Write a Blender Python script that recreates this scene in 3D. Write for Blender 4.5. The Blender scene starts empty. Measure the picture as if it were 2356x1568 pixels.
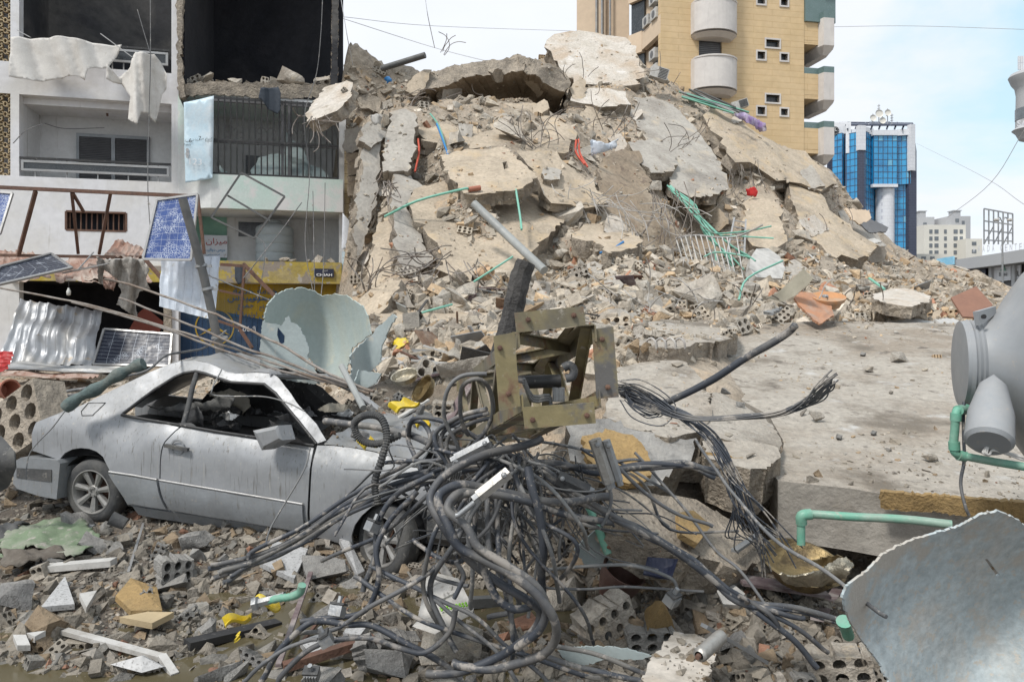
import bpy, bmesh, math, random
import numpy as np
from mathutils import Vector, Matrix, noise, geometry
from mathutils.bvhtree import BVHTree
random.seed(7)
R = math.radians
SC = bpy.context.scene
COL = SC.collection
# ------------------------------------------------------------ camera
CX, CY, F, H = 1178.0, 730.0, 1700.0, 1.9
cam = bpy.data.cameras.new('camera'); camo = bpy.data.objects.new('camera', cam); COL.objects.link(camo)
camo.location = (0, 0, H); camo.rotation_euler = (R(90), 0, 0)
cam.sensor_width = 36; cam.lens = 36*F/2356; cam.shift_y = -(784-CY)/2356; cam.clip_end = 3000; cam.clip_start = 0.05
SC.camera = camo
# ------------------------------------------------------------ light
SC.view_settings.view_transform = 'Standard'; SC.view_settings.look = 'None'
SC.view_settings.exposure = 0.66; SC.view_settings.gamma = 1
SUN_EL, SUN_AZ = 54, 222          # high, a little behind the camera and to the left
w = bpy.data.worlds.new('World'); SC.world = w; w.use_nodes = True
nt = w.node_tree; nt.nodes.clear(); N = nt.nodes.new; L = nt.links.new
sky = N('ShaderNodeTexSky'); sky.sky_type = 'NISHITA'; sky.sun_disc = False
sky.sun_elevation = R(SUN_EL); sky.sun_rotation = R(SUN_AZ)
tc = N('ShaderNodeTexCoord'); mp = N('ShaderNodeMapping'); mp.inputs['Scale'].default_value = (1, 1, 2.2)
n1 = N('ShaderNodeTexNoise'); n1.inputs['Scale'].default_value = 2.3; n1.inputs['Detail'].default_value = 7; n1.inputs['Roughness'].default_value = .55
n1.inputs['Distortion'].default_value = .3
cr = N('ShaderNodeValToRGB'); cr.color_ramp.elements[0].position = .33; cr.color_ramp.elements[1].position = .50
n2 = N('ShaderNodeTexNoise'); n2.inputs['Scale'].default_value = 5.5; n2.inputs['Detail'].default_value = 6
cc = N('ShaderNodeMix'); cc.data_type = 'RGBA'; cc.inputs['A'].default_value = (5.2, 5.55, 6.1, 1); cc.inputs['B'].default_value = (6.2, 6.35, 6.6, 1)
mx = N('ShaderNodeMix'); mx.data_type = 'RGBA'
sm = N('ShaderNodeMix'); sm.data_type = 'RGBA'; sm.inputs['Factor'].default_value = .75; sm.inputs['B'].default_value = (4.4, 6.0, 6.6, 1)
bg = N('ShaderNodeBackground'); bg.inputs['Strength'].default_value = .105; wo = N('ShaderNodeOutputWorld')
L(tc.outputs['Generated'], mp.inputs['Vector']); L(mp.outputs['Vector'], n1.inputs['Vector']); L(mp.outputs['Vector'], n2.inputs['Vector'])
L(n1.outputs['Fac'], cr.inputs['Fac']); L(cr.outputs['Color'], mx.inputs['Factor']); L(sky.outputs['Color'], sm.inputs['A']); L(sm.outputs['Result'], mx.inputs['A'])
L(n2.outputs['Fac'], cc.inputs['Factor']); L(cc.outputs['Result'], mx.inputs['B']); L(mx.outputs['Result'], bg.inputs['Color']); L(bg.outputs[0], wo.inputs[0])
sl = bpy.data.lights.new('sun', 'SUN'); sl.energy = 2.1; sl.angle = R(10); sl.color = (1, .96, .9)
so = bpy.data.objects.new('sun', sl); COL.objects.link(so)
az = R(SUN_AZ); sd = Vector((math.sin(az)*math.cos(R(SUN_EL)), math.cos(az)*math.cos(R(SUN_EL)), math.sin(R(SUN_EL))))
so.rotation_euler = sd.to_track_quat('Z', 'Y').to_euler()

# ------------------------------------------------------------ helpers
def P(x, y, d): return Vector(((x-CX)/F*d, d, H+(CY-y)/F*d))
def V(*a): return Vector(a)
_WL = {}
def tag(o, label=None, cat=None, group=None, kind=None):
    if label: o['label'] = label
    if cat: o['category'] = cat
    if group: o['group'] = group
    if kind: o['kind'] = kind
    return o
def thing(name, loc, label, cat, group=None):
    o = bpy.data.objects.new(name, None); COL.objects.link(o); o.location = loc; o.empty_display_size = .2
    _WL[o.name] = Vector(loc); return tag(o, label, cat, group)
def wl(o): return _WL[o.name]
def add(name, geo, mat, parent=None, smooth=False, label=None, cat=None, group=None, kind=None):
    """geo = (verts, faces) in world coordinates or an MB"""
    if isinstance(geo, MB): vs, fs, mi = geo.v, geo.f, geo.m
    else: vs, fs = geo[0], geo[1]; mi = None
    vs = np.array([tuple(v) for v in vs], dtype=float).reshape(-1, 3)
    if parent is not None: org = np.array(wl(parent))
    else:
        org = np.array([(vs[:, 0].min()+vs[:, 0].max())/2, (vs[:, 1].min()+vs[:, 1].max())/2, vs[:, 2].min()])
    me = bpy.data.meshes.new(name); me.from_pydata((vs-org).tolist(), [], [list(f) for f in fs]); me.update()
    mats = mat if isinstance(mat, (list, tuple)) else [mat]
    for m in mats: me.materials.append(m)
    if mi is not None and len(mats) > 1: me.polygons.foreach_set('material_index', mi)
    if smooth is True: me.polygons.foreach_set('use_smooth', [True]*len(me.polygons))
    elif smooth: me.polygons.foreach_set('use_smooth', [True]*len(me.polygons)); me.set_sharp_from_angle(angle=R(smooth))
    o = bpy.data.objects.new(name, me); COL.objects.link(o)
    if parent is not None: o.parent = parent; _WL[o.name] = wl(parent)
    else: o.location = org; _WL[o.name] = Vector(org)
    return tag(o, label, cat, group, kind)
def dup(o, loc=None, parent=None, **k):
    c = o.copy(); COL.objects.link(c)
    if parent: c.parent = parent
    if loc is not None: c.location = loc; _WL[c.name] = Vector(loc)
    for ch in o.children: dup(ch, None, c)
    return tag(c, **k)
class MB:
    def __init__(s): s.v = []; s.f = []; s.m = []
    def put(s, vs, fs, m=0):
        b = len(s.v); s.v += [tuple(v) for v in vs]; s.f += [tuple(i+b for i in f) for f in fs]; s.m += [m]*len(fs); return s
    def hexa(s, p, m=0):   # 8 points: bottom loop 4, top loop 4
        return s.put(p, [(3, 2, 1, 0), (4, 5, 6, 7), (0, 1, 5, 4), (1, 2, 6, 5), (2, 3, 7, 6), (3, 0, 4, 7)], m)
    def box(s, c, sx, sy, sz, M=None, m=0):
        p = [Vector((x*sx/2, y*sy/2, z*sz/2)) for z in (-1, 1) for x, y in ((-1, -1), (1, -1), (1, 1), (-1, 1))]
        return s.hexa([Vector(c)+((M @ q) if M else q) for q in p], m)
    def bar(s, a, b, wd, th, up=(0, 0, 1), m=0):
        a, b = Vector(a), Vector(b); t = (b-a).normalized(); u = t.cross(Vector(up))
        if u.length < 1e-3: u = t.cross(Vector((1, 0, 0)))
        u.normalize(); n = u.cross(t); u *= wd/2; n *= th/2
        return s.hexa([a-u-n, a+u-n, a+u+n, a-u+n, b-u-n, b+u-n, b+u+n, b-u+n], m)
    def tube(s, pts, r, n=8, cap=True, m=0, wob=None):
        pts = [Vector(p) for p in pts]; rs = r if isinstance(r, (list, tuple)) else [r]*len(pts)
        t0 = (pts[1]-pts[0]).normalized(); u = t0.orthogonal().normalized(); vs = []; fs = []
        for i, p in enumerate(pts):
            t = (pts[min(i+1, len(pts)-1)]-pts[max(i-1, 0)])
            if t.length < 1e-9: t = t0
            t = t.normalized(); u = (u-t*u.dot(t));
            u = u.normalized() if u.length > 1e-6 else t.orthogonal().normalized(); w_ = t.cross(u)
            for k in range(n):
                a = 2*math.pi*k/n; vs.append(p+(u*math.cos(a)+w_*math.sin(a))*rs[i])
        for i in range(len(pts)-1):
            for k in range(n): fs.append((i*n+k, i*n+(k+1) % n, (i+1)*n+(k+1) % n, (i+1)*n+k))
        if cap: fs.append(tuple(range(n))[::-1]); fs.append(tuple((len(pts)-1)*n+k for k in range(n)))
        return s.put(vs, fs, m)
    def lathe(s, o, ax, prof, n=24, m=0, close=False):
        """prof list of (dist along ax, radius)"""
        o = Vector(o); ax = Vector(ax).normalized(); u = ax.orthogonal().normalized(); w_ = ax.cross(u); vs = []; fs = []
        for h, r in prof:
            for k in range(n):
                a = 2*math.pi*k/n; vs.append(o+ax*h+(u*math.cos(a)+w_*math.sin(a))*r)
        for i in range(len(prof)-1):
            for k in range(n): fs.append((i*n+k, i*n+(k+1) % n, (i+1)*n+(k+1) % n, (i+1)*n+k))
        if close: fs.append(tuple(range(n))[::-1]); fs.append(tuple((len(prof)-1)*n+k for k in range(n)))
        return s.put(vs, fs, m)
def smoothpts(pts, k=6):
    p = [Vector(q) for q in pts]; out = []
    if len(p) < 3: return p
    p = [2*p[0]-p[1]]+p+[2*p[-1]-p[-2]]
    for i in range(1, len(p)-2):
        for j in range(k):
            t = j/k; a, b, c, d = p[i-1:i+3]
            out.append(.5*((2*b)+(c-a)*t+(2*a-5*b+4*c-d)*t*t+(3*b-a-3*c+d)*t*t*t))
    out.append(p[-2]); return out
def CP(pts, k=6): return smoothpts([P(*q) for q in pts], k)
def cdt(poly, step, holes=(), jit=.25, rnd=random):
    """2-D outline -> points inside + triangles; boundary verts first"""
    def dens(pl, st):
        o = []
        for i, a in enumerate(pl):
            b = pl[(i+1) % len(pl)]; l = math.dist(a, b); n = max(1, int(round(l/st)))
            for j in range(n): o.append((a[0]+(b[0]-a[0])*j/n, a[1]+(b[1]-a[1])*j/n))
        return o
    out = dens(poly, step); vs = [Vector(p) for p in out]; n0 = len(out)
    faces = [list(range(n0))]; edges = []
    for h in holes:
        hh = dens(h, step); b = len(vs); vs += [Vector(p) for p in hh]; edges += [(b+i, b+(i+1) % len(hh)) for i in range(len(hh))]
    nb = len(vs)
    A = np.array(out); X0, Y0 = A.min(0); X1, Y1 = A.max(0)
    xs = np.arange(X0+step*.5, X1, step); ys = np.arange(Y0+step*.5, Y1, step)
    def inside(x, y, pl):
        c = False; j = len(pl)-1
        for i in range(len(pl)):
            xi, yi = pl[i][0], pl[i][1]; xj, yj = pl[j][0], pl[j][1]
            if (yi > y) != (yj > y) and x < (xj-xi)*(y-yi)/(yj-yi)+xi: c = not c
            j = i
        return c
    allb = np.array([tuple(v) for v in vs])
    for yy in ys:
        for xx in xs:
            x = xx+rnd.uniform(-jit, jit)*step; y = yy+rnd.uniform(-jit, jit)*step
            if inside(x, y, poly) and not any(inside(x, y, h) for h in holes) and (np.hypot(allb[:, 0]-x, allb[:, 1]-y).min() > step*.45):
                vs.append(Vector((x, y)))
    r = geometry.delaunay_2d_cdt(vs, edges, faces, 1, 1e-7)
    ov, of, oo = r[0], r[2], r[3]
    tris = []
    for t in of:
        c = sum((ov[i] for i in t), Vector((0, 0)))/len(t)
        if any(inside(c[0], c[1], h) for h in holes): continue
        a, b, c2 = ov[t[0]], ov[t[1]], ov[t[2]]
        ar = (b-a).cross(c2-a)
        tris.append(tuple(t) if ar > 0 else tuple(reversed(t)))
    return [tuple(v) for v in ov], tris
def bedges(tris):
    e = {}
    for t in tris:
        for i in range(len(t)):
            a, b = t[i], t[(i+1) % len(t)]
            e[(a, b)] = 1
    return [(a, b) for (a, b) in e if (b, a) not in e]
def fbm(p, s=1., o=4): return noise.fractal(Vector(p)*s, 1., 2., o)
def jagged(poly, amp, n=4, rnd=random):
    """broken outline: a few long straight breaks with sharp steps of uneven length"""
    out = []
    for i, a in enumerate(poly):
        b = poly[(i+1) % len(poly)]; l = math.dist(a, b); out.append(tuple(a))
        if amp <= 0 or l < amp*1.5: continue
        nx, ny = -(b[1]-a[1])/l, (b[0]-a[0])/l; t = 0
        while True:
            t += amp*rnd.uniform(.5, 3.6)/l
            if t > 1-.5*amp/l: break
            q = rnd.gauss(0, .42)*amp; out.append((a[0]+(b[0]-a[0])*t+nx*q, a[1]+(b[1]-a[1])*t+ny*q))
            if rnd.random() < .3: t += .25*amp/l; q -= rnd.choice((-1, 1))*amp*.5; out.append((a[0]+(b[0]-a[0])*t+nx*q, a[1]+(b[1]-a[1])*t+ny*q))
    return out
def plane3(a):
    p = [P(*q) for q in a]; n = (p[1]-p[0]).cross(p[2]-p[0]).normalized()
    if n.dot(p[0]-Vector((0, 0, H))) > 0: n = -n        # towards the camera
    return p[0], n
def onplane(x, y, pl):
    o, n = pl; r = Vector(((x-CX)/F, 1, (CY-y)/F)); c = Vector((0, 0, H))
    t = (o-c).dot(n)/r.dot(n); return c+r*t
SOLIDS = []      # (verts, tris) that rubble can lie on
ANCH = []        # control points for the heap
def slabgeo(outl, anch, th, step=.35, jag=.0, rough=.03, edge=.06, nlay=3, holes=(), seed=0, shift=None, uneven=0, back=None):
    rnd = random.Random(seed*31+len(outl)); pl = plane3(anch); o, n = pl
    u = n.orthogonal().normalized()
    u = (Vector((1, 0, 0))-n*n.x); u.normalize(); v = n.cross(u)
    w2 = []
    for q in outl:
        p = onplane(q[0], q[1], pl)-o; w2.append((p.dot(u), p.dot(v)))
    h2 = []
    for hl in holes:
        hh = []
        for q in hl: p = onplane(q[0], q[1], pl)-o; hh.append((p.dot(u), p.dot(v)))
        h2.append(hh)
    if jag: w2 = jagged(w2, jag, 12, rnd)
    vs, tr = cdt(w2, step, h2, rnd=rnd)
    sd = Vector((seed*7.3, seed*3.1, 0)); bd = back if back is not None else -n
    def lay(k, f):
        out = []
        for (x, y) in vs:
            p = o+u*x+v*y
            q = p+n*(rough*fbm(p+sd, 1.3)+.4*rough*fbm(p+sd, 6))+n*uneven*fbm(p+sd, .5, 2)
            out.append(q+bd*th*f)
        return out
    be = bedges(tr); V0 = lay(0, 0); VB = lay(1, 1); G = MB(); G.put(V0, tr, 0)
    bi = sorted({i for e in be for i in e}); idx = {i: k for k, i in enumerate(bi)}
    cen = sum((V0[i] for i in bi), Vector())/len(bi)
    rows = []
    for l in range(nlay+1):
        f = l/nlay; row = []
        for i in bi:
            p = V0[i].lerp(VB[i], f)
            if 0 < l:
                dd = (p-cen); dd = dd-n*dd.dot(n); dd = dd.normalized() if dd.length else dd
                p = p+dd*(edge*(fbm(p*1.0+sd, 3)*1.1+rnd.uniform(-.45, .3)-.25))+bd*edge*.4*rnd.uniform(-1, 1)*(l < nlay)
            row.append(p)
        rows.append(row)
    vv = [p for r in rows for p in r]; nb = len(bi); fs = []
    for l in range(nlay):
        for a, b in be: fs.append((l*nb+idx[b], l*nb+idx[a], (l+1)*nb+idx[a], (l+1)*nb+idx[b]))
    G.put(vv, fs, 1)
    bv = list(VB)
    for i in bi: bv[i] = rows[-1][idx[i]]
    G.put(bv, [t[::-1] for t in tr], 1)
    return G
def solid(geo):
    f3 = []
    for f in geo.f:
        for i in range(1, len(f)-1): f3.append((f[0], f[i], f[i+1]))
    SOLIDS.append((list(geo.v), f3))
def joinsharp(o, ang=35):
    me = o.data; me.polygons.foreach_set('use_smooth', [True]*len(me.polygons)); me.set_sharp_from_angle(angle=R(ang)); return o
# thin sheet with two sides
def sheetgeo(outl, fn, step, th=.01, jag=0, holes=(), seed=0):
    """outl in (a,b) parameter space; fn(a,b)->world point; closed shell of thickness th"""
    rnd = random.Random(seed+5)
    ol = jagged(outl, jag, 10, rnd) if jag else outl
    vs, tr = cdt(ol, step, holes, rnd=rnd); W = [Vector(fn(a, b)) for a, b in vs]
    nn = [Vector() for _ in W]
    for t in tr:
        q = (W[t[1]]-W[t[0]]).cross(W[t[2]]-W[t[0]])
        for i in t: nn[i] += q
    B = [p-(q.normalized() if q.length else q)*th for p, q in zip(W, nn)]
    g = MB(); k = len(W); fs = list(tr)+[tuple(i+k for i in t[::-1]) for t in tr]
    for a, b in bedges(tr): fs.append((b, a, a+k, b+k))
    g.put(W+B, fs); return g
# ------------------------------------------------------------ materials
MC = {}
def M(name, c1, c2=None, c3=None, scale=2., rough=.85, metal=0., bump=.4, bscale=40., bd=.02, spots=None, vary=0., streak=None, detail=7, tint=False, spec=None, emit=None, alpha=None, joints=None, trans=0, coord='Object', dust=None):
    m = bpy.data.materials.new(name); m.use_nodes = True; nt = m.node_tree; nd = nt.nodes; lk = nt.links.new; b = nd['Principled BSDF']
    c2 = c2 or tuple(x*.75 for x in c1); tcn = nd.new('ShaderNodeTexCoord'); co = tcn.outputs[coord]
    oi = None
    if vary:
        oi = nd.new('ShaderNodeObjectInfo'); va = nd.new('ShaderNodeVectorMath'); va.operation = 'MULTIPLY_ADD'
        cmb = nd.new('ShaderNodeCombineXYZ')
        for i in range(3): lk(oi.outputs['Random'], cmb.inputs[i])
        va.inputs[1].default_value = (37, 71, 53); lk(cmb.outputs[0], va.inputs[0]); lk(co, va.inputs[2]); co = va.outputs[0]
    def noi(s, d=detail, ro=.6, vec=None, dist=0):
        n = nd.new('ShaderNodeTexNoise'); n.inputs['Scale'].default_value = s; n.inputs['Detail'].default_value = d; n.inputs['Roughness'].default_value = ro
        n.inputs['Distortion'].default_value = dist; lk(vec or co, n.inputs['Vector']); return n.outputs['Fac']
    def ramp(x, a, c, ca=(0, 0, 0, 1), cb=(1, 1, 1, 1)):
        r = nd.new('ShaderNodeValToRGB'); r.color_ramp.elements[0].position = a; r.color_ramp.elements[1].position = c
        r.color_ramp.elements[0].color = ca; r.color_ramp.elements[1].color = cb; lk(x, r.inputs[0]); return r.outputs[0]
    def mix(f, a, c, bt='MIX'):
        x = nd.new('ShaderNodeMix'); x.data_type = 'RGBA'; x.blend_type = bt
        for s, k in ((f, 'Factor'), (a, 'A'), (c, 'B')):
            if hasattr(s, 'links'): lk(s, x.inputs[k])
            elif k == 'Factor': x.inputs[k].default_value = s
            else: x.inputs[k].default_value = (*s[:3], 1)
        return x.outputs['Result']
    col = mix(ramp(noi(scale), .35, .65), c1, c2)
    if c3: col = mix(ramp(noi(scale*.37+.13, 6, .65, dist=.5), .47, .62), col, c3)
    fine = noi(bscale*.5, 4)
    col = mix(1, col, ramp(fine, .3, .7, ((.78,)*3 if bump > .35 else (.93,)*3)+(1,), ((1.14,)*3 if bump > .35 else (1.05,)*3)+(1,)), 'MULTIPLY')
    for sp in (spots or []):      # (colour, scale, lo, hi)
        col = mix(ramp(noi(sp[1], 6, .65), sp[2], sp[3]), col, sp[0])
    if streak:                    # (colour, xyscale, zscale, lo, hi): dirt that ran down
        for sk in streak:
            mpn = nd.new('ShaderNodeMapping'); mpn.inputs['Scale'].default_value = (sk[1], sk[1], sk[2]); lk(co, mpn.inputs['Vector'])
            col = mix(ramp(noi(1, 5, .6, mpn.outputs[0]), sk[3], sk[4]), col, sk[0])
    if joints:                    # (block w, block h, mortar colour, mortar size)
        br = nd.new('ShaderNodeTexBrick'); sx = nd.new('ShaderNodeSeparateXYZ'); cb2 = nd.new('ShaderNodeCombineXYZ'); lk(co, sx.inputs[0])
        ad = nd.new('ShaderNodeMath'); ad.operation = 'ADD'; lk(sx.outputs[0], ad.inputs[0]); lk(sx.outputs[1], ad.inputs[1])
        lk(ad.outputs[0], cb2.inputs[0]); lk(sx.outputs[2], cb2.inputs[1]); lk(cb2.outputs[0], br.inputs['Vector'])
        br.inputs['Color1'].default_value = (1, 1, 1, 1); br.inputs['Color2'].default_value = (.94, .94, .93, 1); br.inputs['Mortar'].default_value = (*joints[2], 1)
        br.inputs['Scale'].default_value = 1; br.inputs['Brick Width'].default_value = joints[0]; br.inputs['Row Height'].default_value = joints[1]; br.inputs['Mortar Size'].default_value = joints[3]
        col = mix(1, col, br.outputs['Color'], 'MULTIPLY')
    if tint:
        at = nd.new('ShaderNodeAttribute'); at.attribute_name = 'tint'; col = mix(1, col, at.outputs['Color'], 'MULTIPLY')
    if vary:
        col = mix(1, col, ramp(oi.outputs['Random'], 0, 1, (1-vary, 1-vary, 1-vary*.9, 1), (1+vary, 1+vary*.95, 1+vary*.9, 1)), 'MULTIPLY')
    if dust:                      # (colour, normal z lo, hi, strength): dust settled on faces that point up
        ge = nd.new('ShaderNodeNewGeometry'); sx = nd.new('ShaderNodeSeparateXYZ'); lk(ge.outputs['Normal'], sx.inputs[0])
        f = ramp(sx.outputs[2], dust[1], dust[2], (0, 0, 0, 1), (dust[3],)*3+(1,)); f2 = ramp(noi(6, 6, .7), .35, .6)
        col = mix(mix(1, f, f2, 'MULTIPLY'), col, dust[0])
    lk(col, b.inputs['Base Color']); b.inputs['Metallic'].default_value = metal; b.inputs['Roughness'].default_value = rough
    if metal or rough < .6: lk(ramp(noi(bscale*.2, 5), .3, .7, (max(0, rough-.12),)*3+(1,), (min(1, rough+.15),)*3+(1,)), b.inputs['Roughness'])
    if spec is not None: b.inputs['Specular IOR Level'].default_value = spec
    if bump:
        bp = nd.new('ShaderNodeBump'); bp.inputs['Strength'].default_value = bump; bp.inputs['Distance'].default_value = bd
        ad = nd.new('ShaderNodeMath'); ad.operation = 'MULTIPLY_ADD'; ad.inputs[1].default_value = 1.6; lk(noi(bscale*.2, 6), ad.inputs[0]); lk(noi(bscale, 5), ad.inputs[2])
        lk(ad.outputs[0], bp.inputs['Height']); lk(bp.outputs[0], b.inputs['Normal'])
    if emit: b.inputs['Emission Color'].default_value = (*emit[:3], 1); b.inputs['Emission Strength'].default_value = emit[3]
    if alpha is not None: b.inputs['Alpha'].default_value = alpha
    if trans: b.inputs['Transmission Weight'].default_value = trans
    MC[name] = m; return m
DUST = (.42, .38, .32)
sand = M('sandy_concrete', (.48, .40, .305), (.38, .32, .245), (.31, .26, .20), scale=1.6, bump=.7, bscale=26, bd=.03, spots=[((.46, .36, .24), 1.3, .52, .66), ((.24, .21, .17), 5, .63, .75)])
sandedge = M('broken_concrete', (.42, .36, .285), (.29, .25, .205), (.22, .19, .155), scale=4, bump=1, bscale=22, bd=.05, spots=[((.17, .15, .13), 7, .58, .72)])
pale = M('pale_screed', (.54, .50, .45), (.44, .40, .345), (.42, .34, .26), scale=1.2, bump=.5, bscale=30, spots=[((.29, .25, .20), 2.6, .58, .70), ((.62, .60, .58), 1.7, .60, .7)])
greyc = M('board_marked_concrete', (.40, .375, .335), (.33, .305, .27), (.27, .245, .215), scale=1.5, bump=.5, bscale=24, spots=[((.44, .38, .30), 1.2, .56, .7)])
brownc = M('brown_underside', (.30, .235, .165), (.24, .19, .14), (.35, .29, .22), scale=1.3, bump=.8, bscale=20, bd=.04, spots=[((.16, .12, .09), 4, .58, .68)])
slabtop = M('dusty_slab_top', (.42, .385, .335), (.355, .32, .275), (.30, .255, .205), scale=1.1, bump=.9, bscale=30, bd=.03, spots=[((.17, .145, .115), .9, .54, .66), ((.13, .11, .09), 3.1, .60, .70), ((.20, .18, .155), 9, .60, .68), ((.50, .49, .47), 2.2, .60, .72)])
mustard = M('mustard_render', (.36, .24, .10), (.30, .20, .085), (.24, .17, .08), scale=3, bump=.8, bscale=50, streak=[((.19, .13, .06), 40, 4, .60, .72)])
rubm = M('rubble_mix', (.50, .445, .37), (.42, .37, .30), (.36, .32, .27), scale=5, bump=.8, bscale=30, bd=.03, tint=True, spots=[((.26, .23, .19), 11, .6, .72)])
rock = M('concrete_lump', (.50, .46, .40), (.40, .365, .31), (.34, .30, .25), scale=3.5, bump=.9, bscale=24, bd=.03, vary=.14, spots=[((.27, .24, .2), 8, .58, .7), ((.52, .44, .33), 2.3, .58, .68)])
rockg = M('grey_concrete_lump', (.30, .295, .28), (.24, .235, .225), (.19, .185, .175), scale=5, bump=.9, bscale=30, bd=.02, vary=.2, spots=[((.13, .125, .115), 9, .58, .7), ((.40, .385, .36), 6, .62, .72)], dust=((.36, .34, .31), .5, .95, .6))
heapm = M('rubble_ground', (.44, .37, .29), (.34, .285, .225), (.25, .205, .155), scale=1.4, bump=1, bscale=14, bd=.06, tint=True, spots=[((.46, .35, .24), 1.1, .55, .68), ((.20, .175, .14), 6, .55, .68)])
mud = M('muddy_ground', (.13, .115, .095), (.09, .078, .064), (.17, .155, .13), scale=2.5, bump=1, bscale=22, bd=.04, rough=.8, spots=[((.21, .195, .17), 11, .58, .68), ((.055, .048, .04), 5, .56, .66)])
wallw = M('white_painted_render', (.66, .66, .68), (.63, .63, .65), (.60, .59, .575), scale=.5, bump=.15, bscale=12, spots=[((.36, .33, .29), 1.9, .68, .72)], streak=[((.33, .30, .26), 6, .35, .62, .78)])
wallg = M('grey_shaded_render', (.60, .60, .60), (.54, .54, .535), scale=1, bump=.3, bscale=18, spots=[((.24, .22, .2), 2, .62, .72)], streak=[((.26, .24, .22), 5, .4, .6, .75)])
mint = M('mint_paint', (.46, .58, .53), (.56, .61, .59), (.62, .63, .62), scale=.6, bump=.3, spots=[((.60, .59, .58), 1.3, .50, .60), ((.30, .23, .17), 3, .68, .72)])
green = M('green_paint', (.19, .36, .28), (.17, .33, .26), (.25, .42, .34), scale=.8, bump=.2)
soot = M('soot', (.007, .008, .012), (.012, .013, .018), (.02, .02, .024), scale=.7, bump=.5, bscale=10, rough=.95)  # soot of the burnt rooms, also the painted darkness of the shop interior
sootw = M('sooty_wall', (.02, .021, .025), (.035, .035, .038), (.09, .085, .08), scale=.5, bump=.4, bscale=10)
yelp = M('peeling_yellow_paint', (.44, .33, .045), (.40, .31, .07), (.38, .31, .15), scale=1.6, bump=.6, bscale=12, spots=[((.27, .235, .20), 2.2, .52, .56), ((.40, .37, .33), 4, .6, .63)])
yels = M('yellow_shutter_paint', (.42, .27, .02), (.36, .24, .025), (.26, .19, .05), scale=1.5, bump=.2)
blus = M('navy_shutter_paint', (.022, .055, .12), (.018, .045, .10), (.04, .075, .12), scale=1.5, bump=.2)
ochre = M('ochre_stone_cladding', (.61, .46, .275), (.59, .44, .26), (.58, .43, .245), scale=.5, bump=.1, bscale=6, joints=(2.6, .335, (.78, .72, .64), .012), streak=[((.5, .38, .22), 1.2, .12, .72, .9)])
stonec = M('yellow_stone_block', (.56, .44, .27), (.48, .38, .24), (.40, .32, .2), scale=2, bump=.5, joints=(.6, .3, (.5, .45, .4), .012))
beige = M('beige_render', (.62, .49, .36), (.57, .45, .33), scale=.4, bump=.1, bscale=6)
balc = M('pale_balcony_stone', (.60, .57, .54), (.53, .50, .48), scale=.8, bump=.1, bscale=6, streak=[((.40, .38, .36), 2.4, .3, .6, .8)])
darkw = M('dark_window', (.03, .035, .04), (.05, .055, .06), rough=.25, bump=0)
shut = M('grey_roller_shutter', (.13, .13, .135), (.10, .10, .105), rough=.6, bump=.1)
glassb = M('blue_curtain_glass', (.02, .24, .50), (.03, .32, .60), (.015, .16, .36), scale=.12, rough=.18, bump=0, spec=.8)
glassl = M('pale_blue_glass', (.16, .42, .60), (.12, .35, .52), rough=.15, bump=0)
navyp = M('navy_cladding', (.055, .065, .10), (.045, .052, .085), scale=.2, rough=.5, bump=0, joints=(1.4, .7, (1.7, 1.7, 1.7), .03))
whitec = M('white_cladding', (.68, .69, .72), (.63, .64, .67), scale=.2, rough=.5, bump=0, joints=(1.4, .9, (.75, .75, .78), .03))
farw = M('far_cream_render', (.66, .64, .58), (.60, .58, .53), scale=.1, bump=0)
farg = M('far_grey_render', (.42, .43, .44), (.38, .385, .40), scale=.1, bump=0)
fard = M('far_window', (.16, .18, .20), (.12, .135, .15), rough=.3, bump=0)
paint = M('silver_car_paint', (.31, .32, .335), (.285, .295, .31), (.27, .28, .29), scale=1.5, rough=.52, metal=.3, bump=.05, bscale=30, bd=.004,
          spots=[((.38, .365, .34), 26, .60, .72)], streak=[((.15, .145, .135), 46, 3.2, .58, .70), ((.38, .37, .35), 60, 2.5, .62, .72)], dust=((.27, .265, .25), .3, .9, .8))
paintc = M('grey_lower_cladding', (.235, .25, .265), (.215, .225, .235), scale=3, rough=.5, metal=.2, bump=.1, spots=[((.30, .29, .27), 24, .6, .7)], streak=[((.15, .145, .135), 40, 3, .6, .72)])
chrome = M('dull_trim', (.36, .36, .36), (.30, .295, .29), rough=.45, metal=.5, bump=.1)
rubber = M('dusty_black_rubber', (.045, .047, .05), (.075, .075, .075), (.10, .098, .092), scale=8, rough=.8, bump=.3, spots=[((.20, .19, .175), 14, .6, .7)])
alloy = M('dusty_alloy', (.30, .295, .285), (.24, .235, .225), scale=8, rough=.5, metal=.4, bump=.2)
black = M('black_plastic', (.018, .018, .02), (.03, .03, .03), rough=.55, bump=.1, spots=[((.2, .19, .18), 18, .62, .7)])
cabk = M('cable_sheath_dusty', (.035, .042, .055), (.055, .062, .075), (.15, .145, .135), scale=3, rough=.6, bump=.3, bscale=60, bd=.005, vary=.25, spots=[((.27, .25, .225), 7, .54, .60), ((.30, .28, .25), 30, .63, .68)])
cabg = M('cable_sheath_grey', (.13, .135, .14), (.17, .17, .165), (.08, .085, .09), scale=4, rough=.65, bump=.3, bscale=60, bd=.005, vary=.3, spots=[((.33, .31, .28), 12, .56, .66)])
rebar = M('grey_rebar', (.26, .24, .22), (.20, .175, .155), (.15, .115, .09), scale=6, rough=.7, metal=.2, bump=.4, bscale=120, bd=.004, vary=.15)
rebarl = M('light_wire', (.40, .385, .36), (.33, .31, .29), rough=.6, bump=0, vary=.15)
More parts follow.
